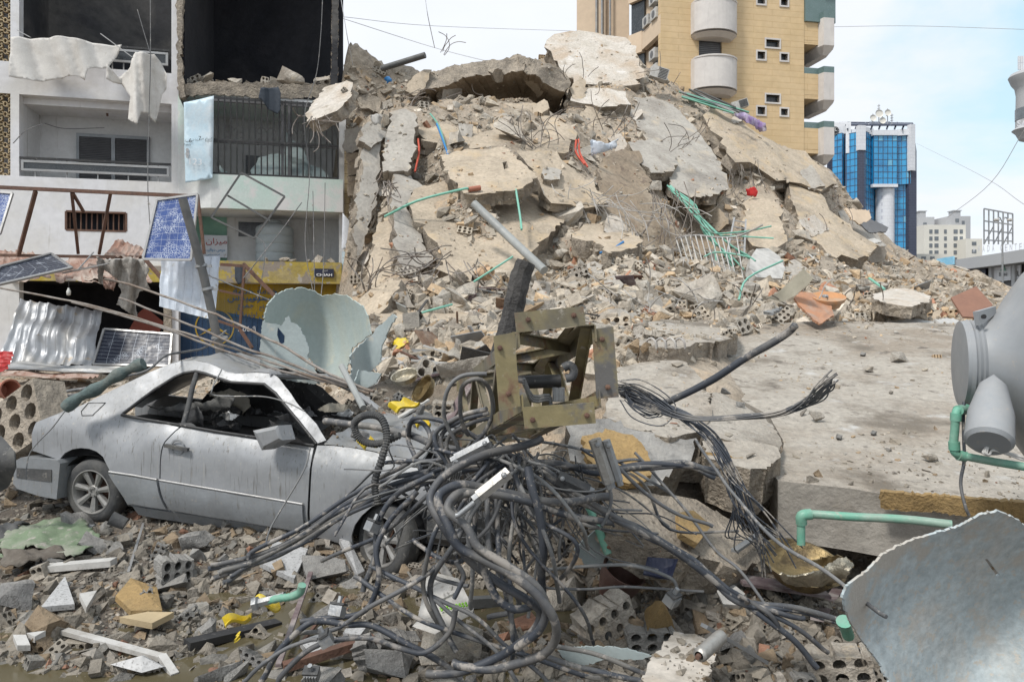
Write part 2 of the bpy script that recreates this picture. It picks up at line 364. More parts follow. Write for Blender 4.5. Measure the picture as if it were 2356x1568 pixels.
steel = M('mustard_brown_painted_steel', (.20, .175, .115), (.155, .14, .11), (.25, .21, .11), scale=3, rough=.5, metal=.2, bump=.4, bscale=20, bd=.006, spots=[((.17, .10, .065), 5, .53, .62), ((.13, .125, .12), 2.4, .55, .62), ((.34, .31, .26), 24, .62, .7), ((.24, .20, .06), 5, .63, .68)])
galv = M('galvanised_steel', (.30, .31, .32), (.24, .25, .26), (.36, .355, .34), scale=5, rough=.5, metal=.5, bump=.2, spots=[((.38, .36, .33), 12, .6, .7)])
corr = M('galvanised_corrugated', (.34, .355, .38), (.27, .285, .305), (.30, .29, .27), scale=1.5, rough=.45, metal=.4, bump=.25, bscale=12, spots=[((.33, .28, .22), 3, .62, .68)])
corrw = M('pale_blue_corrugated', (.56, .61, .68), (.50, .55, .62), (.45, .46, .47), scale=1.5, rough=.5, metal=.1, bump=.2, spots=[((.40, .38, .33), 4, .64, .68)])
corrr = M('rust_red_corrugated', (.27, .15, .11), (.34, .26, .22), (.42, .36, .31), scale=2.2, rough=.7, bump=.3, spots=[((.17, .08, .05), 5, .56, .64)])
redp = M('red_sheet', (.42, .03, .03), (.34, .03, .03), scale=2, rough=.5, bump=.2, spots=[((.3, .2, .17), 8, .62, .68)])
rust = M('rusty_steel', (.13, .065, .045), (.10, .06, .045), (.16, .09, .06), scale=6, rough=.8, bump=.4)
sheetm = M('grey_white_canvas', (.62, .60, .57), (.56, .54, .51), (.48, .45, .41), scale=1.5, rough=.9, bump=.2, bscale=60, spots=[((.36, .32, .27), 2.2, .62, .76)])
lace = M('dirty_lace', (.40, .385, .36), (.30, .285, .265), (.24, .22, .2), scale=9, rough=.95, bump=.6, bscale=50)
darkcl = M('dark_blue_cloth', (.035, .045, .06), (.05, .06, .075), rough=.95, bump=.3)
bannerm = M('light_blue_banner', (.50, .66, .76), (.58, .70, .77), (.68, .73, .76), scale=1.2, rough=.6, bump=.1)
whitem = M('white_panel', (.62, .65, .70), (.58, .60, .64), rough=.6, bump=.1, spots=[((.42, .4, .38), 5, .62, .7)])
tankg = M('grey_plastic_tank', (.27, .285, .30), (.25, .265, .28), (.285, .285, .28), scale=2, rough=.45, bump=.08, bscale=14, spots=[((.33, .31, .28), 20, .62, .70)], dust=((.36, .35, .34), .2, .9, .5))
tankgg = M('grey_green_plastic', (.33, .38, .38), (.29, .34, .345), (.38, .41, .40), scale=1.4, rough=.5, bump=.15, spots=[((.42, .42, .38), 5, .58, .66)])
tankf = M('grey_water_tank_plastic', (.34, .38, .40), (.30, .34, .36), scale=1.4, rough=.5, bump=.1)
tornb = M('pale_blue_tank_lining', (.38, .435, .45), (.40, .45, .465), (.42, .405, .375), scale=2.2, rough=.7, bump=.5, bscale=45, bd=.006, spots=[((.40, .375, .335), 3.5, .52, .60), ((.43, .405, .36), 26, .56, .64)])
tornout = M('grey_tank_outside', (.30, .315, .32), (.26, .275, .28), rough=.6, bump=.2)
torng = M('pale_green_tank_inside', (.37, .425, .405), (.34, .40, .385), (.41, .42, .35), scale=1.8, rough=.55, bump=.15, spots=[((.47, .46, .36), 2.6, .60, .68)])
pvc = M('green_water_pipe', (.13, .36, .26), (.15, .33, .25), (.24, .34, .28), scale=6, rough=.5, bump=.15, spots=[((.33, .33, .28), 9, .6, .68)])
pipeg = M('grey_pipe', (.30, .31, .30), (.24, .25, .245), rough=.5, bump=.2)
pole = M('dark_grey_pole', (.12, .125, .125), (.10, .10, .10), (.16, .155, .15), rough=.6, metal=.3, bump=.2)
char = M('charred_wood', (.04, .038, .038), (.06, .057, .055), (.085, .08, .075), scale=8, rough=.9, bump=1, bscale=18, bd=.03, streak=[((.07, .067, .063), 60, 3, .55, .65)])
wood = M('dusty_brown_wood', (.17, .10, .065), (.22, .15, .10), (.30, .26, .22), scale=5, bump=.4, streak=[((.1, .06, .04), 30, 3, .6, .7)])
woodp = M('plum_board', (.10, .065, .07), (.17, .13, .13), (.28, .25, .24), scale=9, rough=.7, bump=.3)
orange = M('orange_lid', (.50, .24, .10), (.44, .22, .10), (.40, .28, .19), scale=4, bump=.3, rough=.7)
orangep = M('orange_panel', (.40, .19, .10), (.36, .20, .13), (.30, .25, .21), scale=3, bump=.3, rough=.7)
terra = M('terracotta', (.36, .13, .08), (.30, .12, .08), rough=.7, bump=.2)
brownp = M('brown_board', (.24, .125, .085), (.20, .105, .075), scale=3, bump=.2)
yel = M('yellow_plastic', (.62, .46, .02), (.55, .42, .04), (.48, .42, .2), scale=9, rough=.5, bump=.15)
gold = M('brass_bowl', (.33, .25, .13), (.24, .18, .09), (.13, .10, .06), scale=14, rough=.5, metal=.85, bump=.5, bscale=30)
silverb = M('pale_hammered_metal', (.48, .44, .35), (.40, .36, .28), (.22, .2, .16), scale=10, rough=.35, metal=.75, bump=1, bscale=16, bd=.02)
greencl = M('dusty_green_fabric', (.155, .205, .13), (.125, .17, .105), (.25, .25, .21), scale=3, rough=.9, bump=.3, bscale=50, spots=[((.30, .28, .25), 12, .56, .66)])
browncl = M('muddy_brown_fabric', (.14, .12, .10), (.10, .085, .07), (.2, .18, .155), scale=5, rough=.95, bump=.5)
tealr = M('teal_coated_roll', (.075, .11, .11), (.10, .135, .13), (.17, .175, .155), scale=8, rough=.8, bump=.5)
water = M('muddy_water', (.105, .088, .05), (.085, .072, .042), scale=2, rough=.08, bump=.03, bscale=8, spec=.6)
purple = M('purple_quilt', (.26, .17, .38), (.45, .42, .5), scale=3, bump=.3)
redcl = M('red_cloth', (.55, .03, .03), (.45, .03, .03), bump=.2)
bluep = M('blue_plastic', (.03, .2, .48), (.03, .16, .4), rough=.5, bump=.1)
redw = M('red_conduit', (.55, .09, .05), (.48, .08, .05), rough=.6, bump=0)
greenw = M('green_conduit', (.16, .42, .32), (.2, .42, .34), rough=.6, bump=0, vary=.1)
whitep = M('dusty_white_plastic', (.50, .49, .47), (.42, .41, .39), (.35, .335, .31), scale=6, rough=.6, bump=.2, spots=[((.30, .28, .25), 14, .58, .68)])
granite = M('speckled_granite', (.42, .42, .42), (.34, .34, .34), scale=30, rough=.5, bump=.15, spots=[((.14, .135, .13), 60, .56, .64)])
mats_ = M('mattress_fabric', (.46, .45, .43), (.40, .39, .37), bump=.5, bscale=10)
ink = M('dark_ink', (.02, .02, .022), (.03, .03, .03), bump=0)
inkb = M('blue_ink', (.02, .10, .26), (.03, .12, .28), bump=0)
inkr = M('red_ink', (.35, .05, .04), (.3, .05, .05), bump=0)
inkw = M('white_ink', (.75, .75, .74), (.7, .7, .7), bump=0)
gearb = M('gear_blue', (.02, .24, .45), (.02, .2, .4), bump=0)
signn = M('navy_sign', (.015, .02, .05), (.02, .025, .05), rough=.5, bump=0)
bulbm = M('white_bulb', (.6, .6, .58), (.55, .55, .53), rough=.4, bump=0)
leafm = M('dark_leaves', (.04, .065, .03), (.03, .05, .025), bump=0)
def panelmat(name, c1, c2, crack):      # broken solar panel: cell grid and shattered glass
    m = M(name, c1, c2, rough=.42, bump=.05, scale=3, spec=.3); nd = m.node_tree.nodes; lk = m.node_tree.links.new; b = nd['Principled BSDF']
    old = b.inputs['Base Color'].links[0].from_socket; uv = nd.new('ShaderNodeUVMap'); br = nd.new('ShaderNodeTexBrick'); br.offset = 0
    lk(uv.outputs[0], br.inputs['Vector']); br.inputs['Scale'].default_value = 1; br.inputs['Brick Width'].default_value = 1/6; br.inputs['Row Height'].default_value = 1/10
    br.inputs['Mortar Size'].default_value = .0018; br.inputs['Color1'].default_value = (0, 0, 0, 1); br.inputs['Color2'].default_value = (0, 0, 0, 1); br.inputs['Mortar'].default_value = (1, 1, 1, 1)
    mx = nd.new('ShaderNodeMix'); mx.data_type = 'RGBA'; mx.inputs['B'].default_value = (.5, .54, .6, 1); lk(br.outputs['Color'], mx.inputs['Factor']); lk(old, mx.inputs['A'])
    tcn = nd.new('ShaderNodeTexCoord'); vo = nd.new('ShaderNodeTexVoronoi'); vo.feature = 'DISTANCE_TO_EDGE'; vo.inputs['Scale'].default_value = 26; lk(tcn.outputs['Object'], vo.inputs['Vector'])
    r1 = nd.new('ShaderNodeValToRGB'); r1.color_ramp.elements[0].color = (1, 1, 1, 1); r1.color_ramp.elements[1].color = (0, 0, 0, 1); r1.color_ramp.elements[1].position = .09; lk(vo.outputs['Distance'], r1.inputs[0])
    no = nd.new('ShaderNodeTexNoise'); no.inputs['Scale'].default_value = 4.2; no.inputs['Detail'].default_value = 5; lk(tcn.outputs['Object'], no.inputs['Vector'])
    r2 = nd.new('ShaderNodeValToRGB'); r2.color_ramp.elements[0].position = .66-crack; r2.color_ramp.elements[1].position = .78-crack; lk(no.outputs['Fac'], r2.inputs[0])
    mm = nd.new('ShaderNodeMath'); mm.operation = 'MULTIPLY'; lk(r1.outputs[0], mm.inputs[0]); lk(r2.outputs[0], mm.inputs[1])
    m2 = nd.new('ShaderNodeMix'); m2.data_type = 'RGBA'; m2.inputs['B'].default_value = (.62, .67, .74, 1); lk(mm.outputs[0], m2.inputs['Factor']); lk(mx.outputs['Result'], m2.inputs['A']); lk(m2.outputs['Result'], b.inputs['Base Color'])
    return m
solb = panelmat('shattered_blue_cells', (.04, .075, .23), (.055, .10, .28), .24)
sold = panelmat('dark_cells', (.02, .024, .04), (.03, .036, .055), .10)
# ------------------------------------------------------------ facade frames, walls with openings, writing
class Fr:
    """vertical facade through two plan points; u along it, k out of it towards the camera"""
    def __init__(s, a, b):
        s.o = Vector((a[0], a[1], 0)); s.u = (Vector((b[0], b[1], 0))-s.o).normalized(); s.n = Vector((s.u.y, -s.u.x, 0))
    def pt(s, u, z, k=0): return s.o+s.u*u+s.n*k+Vector((0, 0, z))
    def ray(s, x, y, k=0):
        r = Vector(((x-CX)/F, 1, (CY-y)/F)); c = Vector((0, 0, H)); t = (s.o+s.n*k-c).dot(s.n)/r.dot(s.n); return c+r*t
    def U(s, x, k=0): return (s.ray(x, 700, k)-s.o).dot(s.u)
    def Z(s, x, y, k=0): return s.ray(x, y, k).z
    def box(s, mb, u0, u1, z0, z1, k0, k1, m=0):
        return mb.hexa([s.pt(u0, z0, k1), s.pt(u1, z0, k1), s.pt(u1, z0, k0), s.pt(u0, z0, k0), s.pt(u0, z1, k1), s.pt(u1, z1, k1), s.pt(u1, z1, k0), s.pt(u0, z1, k0)], m)
    def wall(s, mb, u0, u1, z0, z1, holes, k, rev=.25, th=.3, m=0):
        """rectangular wall made of boxes round rectangular holes (u0,u1,z0,z1)"""
        us = sorted({u0, u1, *[h[0] for h in holes], *[h[1] for h in holes]}); zs = sorted({z0, z1, *[h[2] for h in holes], *[h[3] for h in holes]})
        us = [q for q in us if u0 <= q <= u1]; zs = [q for q in zs if z0 <= q <= z1]
        vi = {}; V_ = []; F_ = []
        def vid(u, z, kk):
            kk_ = (round(u, 4), round(z, 4), kk)
            if kk_ not in vi: vi[kk_] = len(V_); V_.append(s.pt(u, z, kk))
            return vi[kk_]
        def solidc(i, j):
            if not (0 <= i < len(us)-1 and 0 <= j < len(zs)-1): return False
            cu, cz = (us[i]+us[i+1])/2, (zs[j]+zs[j+1])/2
            return not any(h[0] < cu < h[1] and h[2] < cz < h[3] for h in holes)
        kf, kb = k, k-th
        for i in range(len(us)-1):
            for j in range(len(zs)-1):
                if not solidc(i, j): continue
                a, b, c, d = us[i], us[i+1], zs[j], zs[j+1]
                F_.append((vid(a, c, kf), vid(b, c, kf), vid(b, d, kf), vid(a, d, kf))); F_.append((vid(a, c, kb), vid(a, d, kb), vid(b, d, kb), vid(b, c, kb)))
                if not solidc(i-1, j): F_.append((vid(a, c, kb), vid(a, c, kf), vid(a, d, kf), vid(a, d, kb)))
                if not solidc(i+1, j): F_.append((vid(b, c, kf), vid(b, c, kb), vid(b, d, kb), vid(b, d, kf)))
                if not solidc(i, j-1): F_.append((vid(a, c, kb), vid(b, c, kb), vid(b, c, kf), vid(a, c, kf)))
                if not solidc(i, j+1): F_.append((vid(a, d, kf), vid(b, d, kf), vid(b, d, kb), vid(a, d, kb)))
        return mb.put(V_, F_, m)
AR = {'ا': (0xFE8D, 2), 'ب': (0xFE8F, 4), 'ة': (0xFE93, 2), 'ت': (0xFE95, 4), 'ج': (0xFE9D, 4), 'ح': (0xFEA1, 4), 'خ': (0xFEA5, 4), 'د': (0xFEA9, 2), 'ر': (0xFEAD, 2), 'ز': (0xFEAF, 2),
      'س': (0xFEB1, 4), 'ش': (0xFEB5, 4), 'ص': (0xFEB9, 4), 'ط': (0xFEC1, 4), 'ع': (0xFEC9, 4), 'ف': (0xFED1, 4), 'ق': (0xFED5, 4), 'ك': (0xFED9, 4), 'ل': (0xFEDD, 4), 'م': (0xFEE1, 4),
      'ن': (0xFEE5, 4), 'ه': (0xFEE9, 4), 'و': (0xFEED, 2), 'ى': (0xFEEF, 2), 'ي': (0xFEF1, 4), 'إ': (0xFE87, 2)}
def ar(s):
    out = []
    for wd in s.split(' '):
        r = []
        for i, c in enumerate(wd):
            if c not in AR: r.append(c); continue
            pj = i > 0 and wd[i-1] in AR and AR[wd[i-1]][1] == 4; nj = i < len(wd)-1 and wd[i+1] in AR; b, n = AR[c]
            if n == 2: r.append(chr(b+(1 if pj else 0)))
            else: r.append(chr(b+(3 if pj and nj else 1 if pj else 2 if nj else 0)))
        t = ''.join(r)
        out.append(t if wd.isascii() or wd.isdigit() else t[::-1])
    return ' '.join(out[::-1])
def write(name, s, c, u, v, h, wd, mat, parent, bold=0, maxw=None, **kw):
    cu = bpy.data.curves.new('t', 'FONT'); cu.body = s; cu.size = 1; cu.offset = bold; ob = bpy.data.objects.new('t', cu)
    me = bpy.data.meshes.new_from_object(ob); bpy.data.objects.remove(ob); bpy.data.curves.remove(cu)
    if not me.vertices: return None
    a = np.array([tuple(q.co)[:2] for q in me.vertices]); lo, hi = a.min(0), a.max(0); sy = h/max(.01, hi[1]-lo[1]); sx = wd/(hi[0]-lo[0]) if wd else sy
    u, v = Vector(u), Vector(v); n_ = u.cross(v).normalized()
    vs = [Vector(c)+u*((p[0]-(lo[0]+hi[0])/2)*sx)+v*((p[1]-(lo[1]+hi[1])/2)*sy) for p in a]
    fs = [tuple(p.vertices) for p in me.polygons]; bpy.data.meshes.remove(me)
    return add(name, (vs, fs), mat, parent, **kw)
# ------------------------------------------------------------ the heap: broken slabs
SL = [
# name,label,outline,anchors,thickness,mats,opts
('concrete_fragment', 'pale tan roof slab tilted on the very top of the heap against the sky', [(1258,92),(1275,78),(1335,71),(1440,86),(1462,118),(1482,160),(1474,192),(1400,199),(1320,192),(1288,160),(1268,118)], [(1340,75,30.5),(1300,190,27.6),(1470,190,27.6)], .7, (pale, sandedge), dict(jag=.25, edge=.25, step=.5, seed=1)),
('broken_girder', 'long slab edge roofing the dark cavity near the top of the heap', [(922,192),(1000,160),(1190,126),(1208,134),(1205,163),(1170,166),(1060,181),(1010,199),(938,208)], [(930,190,24),(1190,128,25.2),(1060,181,24.4)], 3.2, (sandedge, brownc), dict(jag=.05, edge=.04, step=.3, seed=2, back=Vector((.15,1,.05)), rough=.12)),
('broken_girder', 'shorter beam sloping down to the right from the peak of the dark cavity', [(1193,128),(1250,142),(1300,165),(1312,192),(1300,212),(1260,194),(1203,163)], [(1195,130,25),(1300,165,25.6),(1260,193,25.2)], 3.2, (sandedge, brownc), dict(jag=.05, edge=.04, step=.3, seed=3, back=Vector((-.05,1,.05)), rough=.15)),
('concrete_fragment', 'narrow white topped ledge below the roof slab', [(1308,206),(1330,202),(1440,211),(1453,240),(1385,246),(1312,232)], [(1310,206,26),(1440,211,26),(1385,246,25.1)], .8, (pale, sandedge), dict(jag=.12, edge=.2, step=.35, seed=4)),
('concrete_fragment', 'hanging slab corner with white screed over the caged balcony', [(702,262),(745,203),(785,190),(812,190),(808,222),(775,255),(740,268),(706,280)], [(745,205,21.3),(812,190,21),(706,275,19.7)], .35, (pale, sandedge), dict(jag=.08, edge=.1, step=.3, seed=5)),
('concrete_fragment', 'long upright panel at the left end of the heap', [(836,290),(858,268),(882,262),(876,330),(868,420),(855,500),(838,560),(820,606),(817,560),(828,440)], [(836,290,19.5),(876,330,19.5),(830,600,17)], .4, (greyc, sandedge), dict(jag=.1, edge=.12, step=.35, seed=6)),
('concrete_fragment', 'smooth grey panel leaning beside the red conduit', [(903,256),(925,250),(958,262),(952,330),(948,372),(938,394),(880,396),(886,330)], [(903,256,20.3),(955,262,20.3),(880,396,18.6)], .3, (greyc, sandedge), dict(jag=.08, edge=.06, step=.3, seed=7, rough=.02)),
('concrete_fragment', 'leaning panel foot below the bundle of bent bars', [(870,500),(905,498),(908,560),(903,650),(860,690),(850,650),(856,560)], [(870,500,17.5),(905,498,17.5),(860,690,14.8)], .4, (sand, sandedge), dict(jag=.08, edge=.1, step=.3, seed=8)),
('concrete_fragment', 'big central sandy slab behind the grey drain pipe', [(938,470),(950,440),(1010,425),(1180,405),(1240,400),(1330,345),(1368,425),(1398,470),(1340,490),(1300,502),(1262,545),(1200,600),(1180,625),(1060,645),(1020,605),(985,545)], [(1000,430,18.4),(1380,470,19),(1060,645,14.6)], .5, (sand, sandedge), dict(jag=.18, edge=.15, step=.35, seed=9, rough=.06, uneven=.1)),
('concrete_fragment', 'square pale slab with a small hole lying on the central slab', [(1012,357),(1068,345),(1160,338),(1182,352),(1238,408),(1212,424),(1190,437),(1090,447),(1066,444),(1032,402)], [(1020,350,18.7),(1200,350,18.9),(1066,444,16.7)], .35, (sand, sandedge), dict(jag=.06, edge=.08, step=.3, seed=10, holes=[[(1156,372),(1166,370),(1170,386),(1160,390)]])),
('concrete_fragment', 'broken sandy slab right of the square pale slab', [(1190,345),(1280,345),(1300,375),(1345,415),(1395,455),(1388,472),(1330,478),(1268,468),(1240,420),(1215,380)], [(1190,345,19),(1290,350,19.6),(1330,478,17.9)], .3, (sand, sandedge), dict(jag=.15, edge=.12, step=.35, seed=11, rough=.07)),
('concrete_fragment', 'brown slab underside standing upright under the wire tangle', [(1388,360),(1420,342),(1470,348),(1485,400),(1500,455),(1545,500),(1565,550),(1555,572),(1480,566),(1420,520),(1375,470),(1372,430)], [(1388,360,21.5),(1485,400,21.8),(1480,566,19)], .5, (brownc, sandedge), dict(jag=.12, edge=.12, step=.35, seed=12, rough=.08, uneven=.2)),
('concrete_fragment', 'large grey board marked slab sliding down to the right', [(1456,226),(1500,222),(1548,240),(1600,292),(1640,350),(1672,400),(1676,436),(1640,450),(1590,455),(1548,430),(1530,390),(1490,330),(1450,262)], [(1470,228,27),(1560,245,27.5),(1640,450,22.5)], .35, (greyc, sandedge), dict(jag=.1, edge=.12, step=.4, seed=13, rough=.02)),
('concrete_fragment', 'smaller grey slab overlapping the board marked slab', [(1444,328),(1500,318),(1545,345),(1560,380),(1530,398),(1498,398),(1470,370)], [(1444,328,23.4),(1545,345,24),(1500,398,22)], .35, (greyc, sandedge), dict(jag=.12, edge=.12, step=.35, seed=14)),
('concrete_fragment', 'long sandy slab running down the right ridge of the heap', [(1618,262),(1650,246),(1700,275),(1760,312),(1850,352),(1905,392),(1922,424),(1890,438),(1845,420),(1790,412),(1740,382),(1690,376),(1655,330)], [(1640,250,28.5),(1900,392,28),(1700,376,25.5)], .5, (sand, sandedge), dict(jag=.25, edge=.25, step=.45, seed=15, rough=.08, uneven=.15)),
('concrete_fragment', 'grey leaf of slab behind the right ridge below the yellow tower', [(1740,330),(1800,352),(1860,375),(1915,398),(1928,430),(1880,420),(1800,385)], [(1740,330,29.3),(1915,398,29.3),(1880,420,28.3)], .3, (greyc, sandedge), dict(jag=.1, edge=.12, step=.45, seed=16)),
('concrete_fragment', 'upright tan slab right of the red cloth', [(1716,462),(1740,448),(1775,440),(1792,474),(1800,520),(1812,556),(1790,578),(1745,570),(1716,548),(1708,508)], [(1716,455,23.5),(1775,440,23.7),(1790,578,20.5)], .4, (sand, sandedge), dict(jag=.14, edge=.12, step=.35, seed=17)),
('concrete_fragment', 'tan slab at the right end of the heap leaning on its long side', [(1814,420),(1838,415),(1872,425),(1902,470),(1962,530),(2022,566),(1990,588),(1905,586),(1862,545),(1832,490)], [(1820,420,26.5),(1872,425,27),(1905,586,22.5)], .45, (sand, sandedge), dict(jag=.18, edge=.15, step=.4, seed=18, rough=.07)),
('concrete_fragment', 'greyish slab tail beyond the right end near the glass tower', [(1925,480),(1960,492),(2010,528),(2040,566),(2015,584),(1975,560),(1940,520)], [(1930,480,28.5),(2035,566,28),(1975,570,26)], .35, (greyc, sandedge), dict(jag=.15, edge=.12, step=.4, seed=19)),
('concrete_fragment', 'tilted slab with a pale edge in the middle of the lower rubble', [(1316,545),(1345,512),(1400,503),(1425,508),(1478,552),(1468,568),(1400,583),(1372,560)], [(1320,540,16.8),(1425,508,18.5),(1400,583,15.4)], .42, (sand, sandedge), dict(jag=.08, edge=.08, step=.28, seed=20)),
('concrete_fragment', 'low ledge of slab with bar ends above the dented car', [(868,712),(930,700),(1060,712),(1180,722),(1195,738),(1120,762),(1040,748),(950,745),(878,748)], [(868,712,13),(1180,722,13),(1040,755,11.7)], .35, (sand, sandedge), dict(jag=.12, edge=.12, step=.25, seed=21)),
('concrete_fragment', 'flat slab with bent hooks on its front edge behind the steel truss', [(1462,748),(1520,736),(1600,733),(1686,742),(1700,760),(1682,780),(1600,790),(1560,802),(1470,795)], [(1470,740,11),(1686,742,11.4),(1560,802,8.8)], .3, (slabtop, sandedge), dict(jag=.1, edge=.1, step=.22, seed=22)),
('concrete_fragment', 'cracked pale floor piece right behind the steel truss', [(1405,850),(1470,832),(1560,830),(1598,850),(1632,905),(1638,955),(1602,990),(1540,1010),(1440,985),(1395,940)], [(1420,835,8.2),(1600,850,8),(1500,1000,6.1)], .45, (slabtop, sandedge), dict(jag=.06, edge=.07, step=.2, seed=23)),
('concrete_fragment', 'cracked strip of floor left of the great flat slab', [(1640,905),(1668,900),(1700,925),(1765,960),(1800,1020),(1790,1038),(1660,1010),(1618,1002)], [(1640,905,7.4),(1765,960,7),(1660,1010,6.15)], .3, (slabtop, sandedge), dict(jag=.03, edge=.05, step=.2, seed=24)),
('concrete_fragment', 'great flat slab of floor filling the right foreground', [(1604,845),(1660,800),(1700,770),(1752,744),(1900,738),(2100,742),(2245,745),(2420,770),(2560,900),(2600,1210),(2356,1184),(2180,1160),(2020,1135),(1790,1105),(1772,1080),(1800,1040),(1804,1016),(1770,955),(1715,925),(1672,895),(1638,900)], [(1790,1105,5.9),(2356,1184,5.3),(2000,742,13)], .5, (slabtop, greyc), dict(jag=0, edge=.02, step=.2, seed=25, rough=.015, nlay=3, back=Vector((0.03,.12,-1)))),
('concrete_mass', 'heavy block with mustard render under the cracked floor piece', [(1300,985),(1400,965),(1470,985),(1600,1010),(1590,1060),(1520,1110),(1480,1118),(1380,1105),(1310,1065)], [(1300,990,5.9),(1590,1010,6.1),(1480,1118,5.5)], .7, (rockg, sandedge), dict(jag=.05, edge=.09, step=.15, seed=26, rough=.05)),
('concrete_fragment', 'tilted brown slab with a square tan tile below the cut cables', [(1395,1120),(1480,1125),(1600,1150),(1690,1200),(1745,1250),(1750,1290),(1690,1312),(1600,1285),(1500,1240),(1415,1190)], [(1400,1120,5.3),(1740,1250,5.6),(1600,1285,4.95)], .3, (sandedge, sandedge), dict(jag=.05, edge=.05, step=.15, seed=27)),
('concrete_fragment', 'rendered slab end with a mustard face beside the dark gap', [(1616,1012),(1640,1002),(1790,1025),(1796,1040),(1765,1078),(1700,1072),(1620,1050)], [(1616,1012,6.15),(1790,1025,6.1),(1700,1075,5.75)], .42, (slabtop, sandedge), dict(jag=.03, edge=.05, step=.15, seed=28)),
('concrete_fragment', 'pale slab lying in the lower right corner by the spray can', [(1475,1562),(1500,1510),(1550,1455),(1600,1462),(1640,1480),(1648,1510),(1625,1568),(1600,1600),(1480,1600)], [(1480,1562,3.7),(1640,1480,4.1),(1550,1455,4.25)], .14, (pale, sandedge), dict(jag=.02, edge=.03, step=.09, seed=29)),
('concrete_lump', 'thick rough lump at the foot of the left end of the heap', [(826,690),(860,655),(905,640),(920,660),(895,700),(862,730),(838,722)], [(826,690,13.5),(905,640,13.5),(862,730,12.6)], .7, (sand, sandedge), dict(jag=.08, edge=.12, step=.2, seed=30)),
('concrete_fragment', 'brownish upright slab behind the aluminium ladder', [(1590,470),(1650,455),(1700,470),(1710,520),(1700,580),(1620,600),(1585,560)], [(1590,470,24),(1700,470,24),(1620,600,22)], .4, (brownc, sandedge), dict(jag=.14, edge=.12, step=.35, seed=31)),
('concrete_fragment', 'sandy slope of slab under the ladder of the heap right of the cavity', [(960,262),(1100,232),(1250,250),(1330,300),(1300,345),(1190,338),(1050,338),(975,330)], [(960,262,22.2),(1250,250,23.6),(1100,340,19.9)], .4, (sand, sandedge), dict(jag=.2, edge=.15, step=.4, seed=32, rough=.1, uneven=.2)),
('concrete_fragment', 'narrow sandy slab wedged between the central slab and the left panels', [(905,400),(940,400),(975,430),(945,445),(935,480),(970,540),(995,600),(950,640),(915,600),(905,500)], [(905,400,18.6),(970,430,18.6),(950,640,14.9)], .35, (greyc, sandedge), dict(jag=.12, edge=.12, step=.3, seed=33)),
]
for nm, lb, ol, an, th, mt, op in SL:
    g = slabgeo(ol, an, th, **op); solid(g)
    cat = {'concrete_fragment': 'slab', 'broken_girder': 'beam', 'concrete_mass': 'block', 'concrete_lump': 'concrete lump'}[nm]
    o = add(nm, g, list(mt), label=lb, cat=cat, group='broken slabs of the collapsed building'); joinsharp(o, 40)
    if op['seed'] == 25:
        n_ = plane3([(1790,1105,5.85),(2356,1184,5.25),(2356,1260,5.25)])
        g2 = slabgeo([(2024,1128),(2356,1158),(2560,1176),(2560,1222),(2356,1206),(2180,1180),(2100,1175),(2026,1168)], [(1790,1105,5.80),(2356,1184,5.18),(2356,1260,5.20)], .06, jag=.01, edge=.01, step=.12, seed=41)
        add('render_strip', g2, [mustard, mustard], parent=o, label='mustard painted strip along the slab edge')
    if op['seed'] == 28:
        g2 = slabgeo([(1618,1038),(1700,1052),(1764,1056),(1760,1082),(1690,1086),(1630,1070)], [(1618,1030,5.98),(1764,1046,5.9),(1690,1086,5.9)], .12, jag=.015, edge=.02, step=.1, seed=42)
        add('render_patch', g2, [mustard, sandedge], parent=o, label='mustard painted end face')
    if op['seed'] == 26:
        g2 = slabgeo([(1340,1000),(1400,985),(1455,1000),(1490,1040),(1500,1085),(1480,1112),(1400,1108),(1350,1060)], [(1300,990,5.80),(1590,1010,6.0),(1480,1118,5.40)], .06, jag=.02, edge=.02, step=.12, seed=43)
        add('render_patch', g2, [mustard, mustard], parent=o, label='mustard painted face')
for nm, lb, ol, an, th, mt, op in SL:
    if op['seed'] in (1, 2, 3, 5, 25): continue
    for a in an: ANCH.append((a[0], a[1], a[2]+.8))
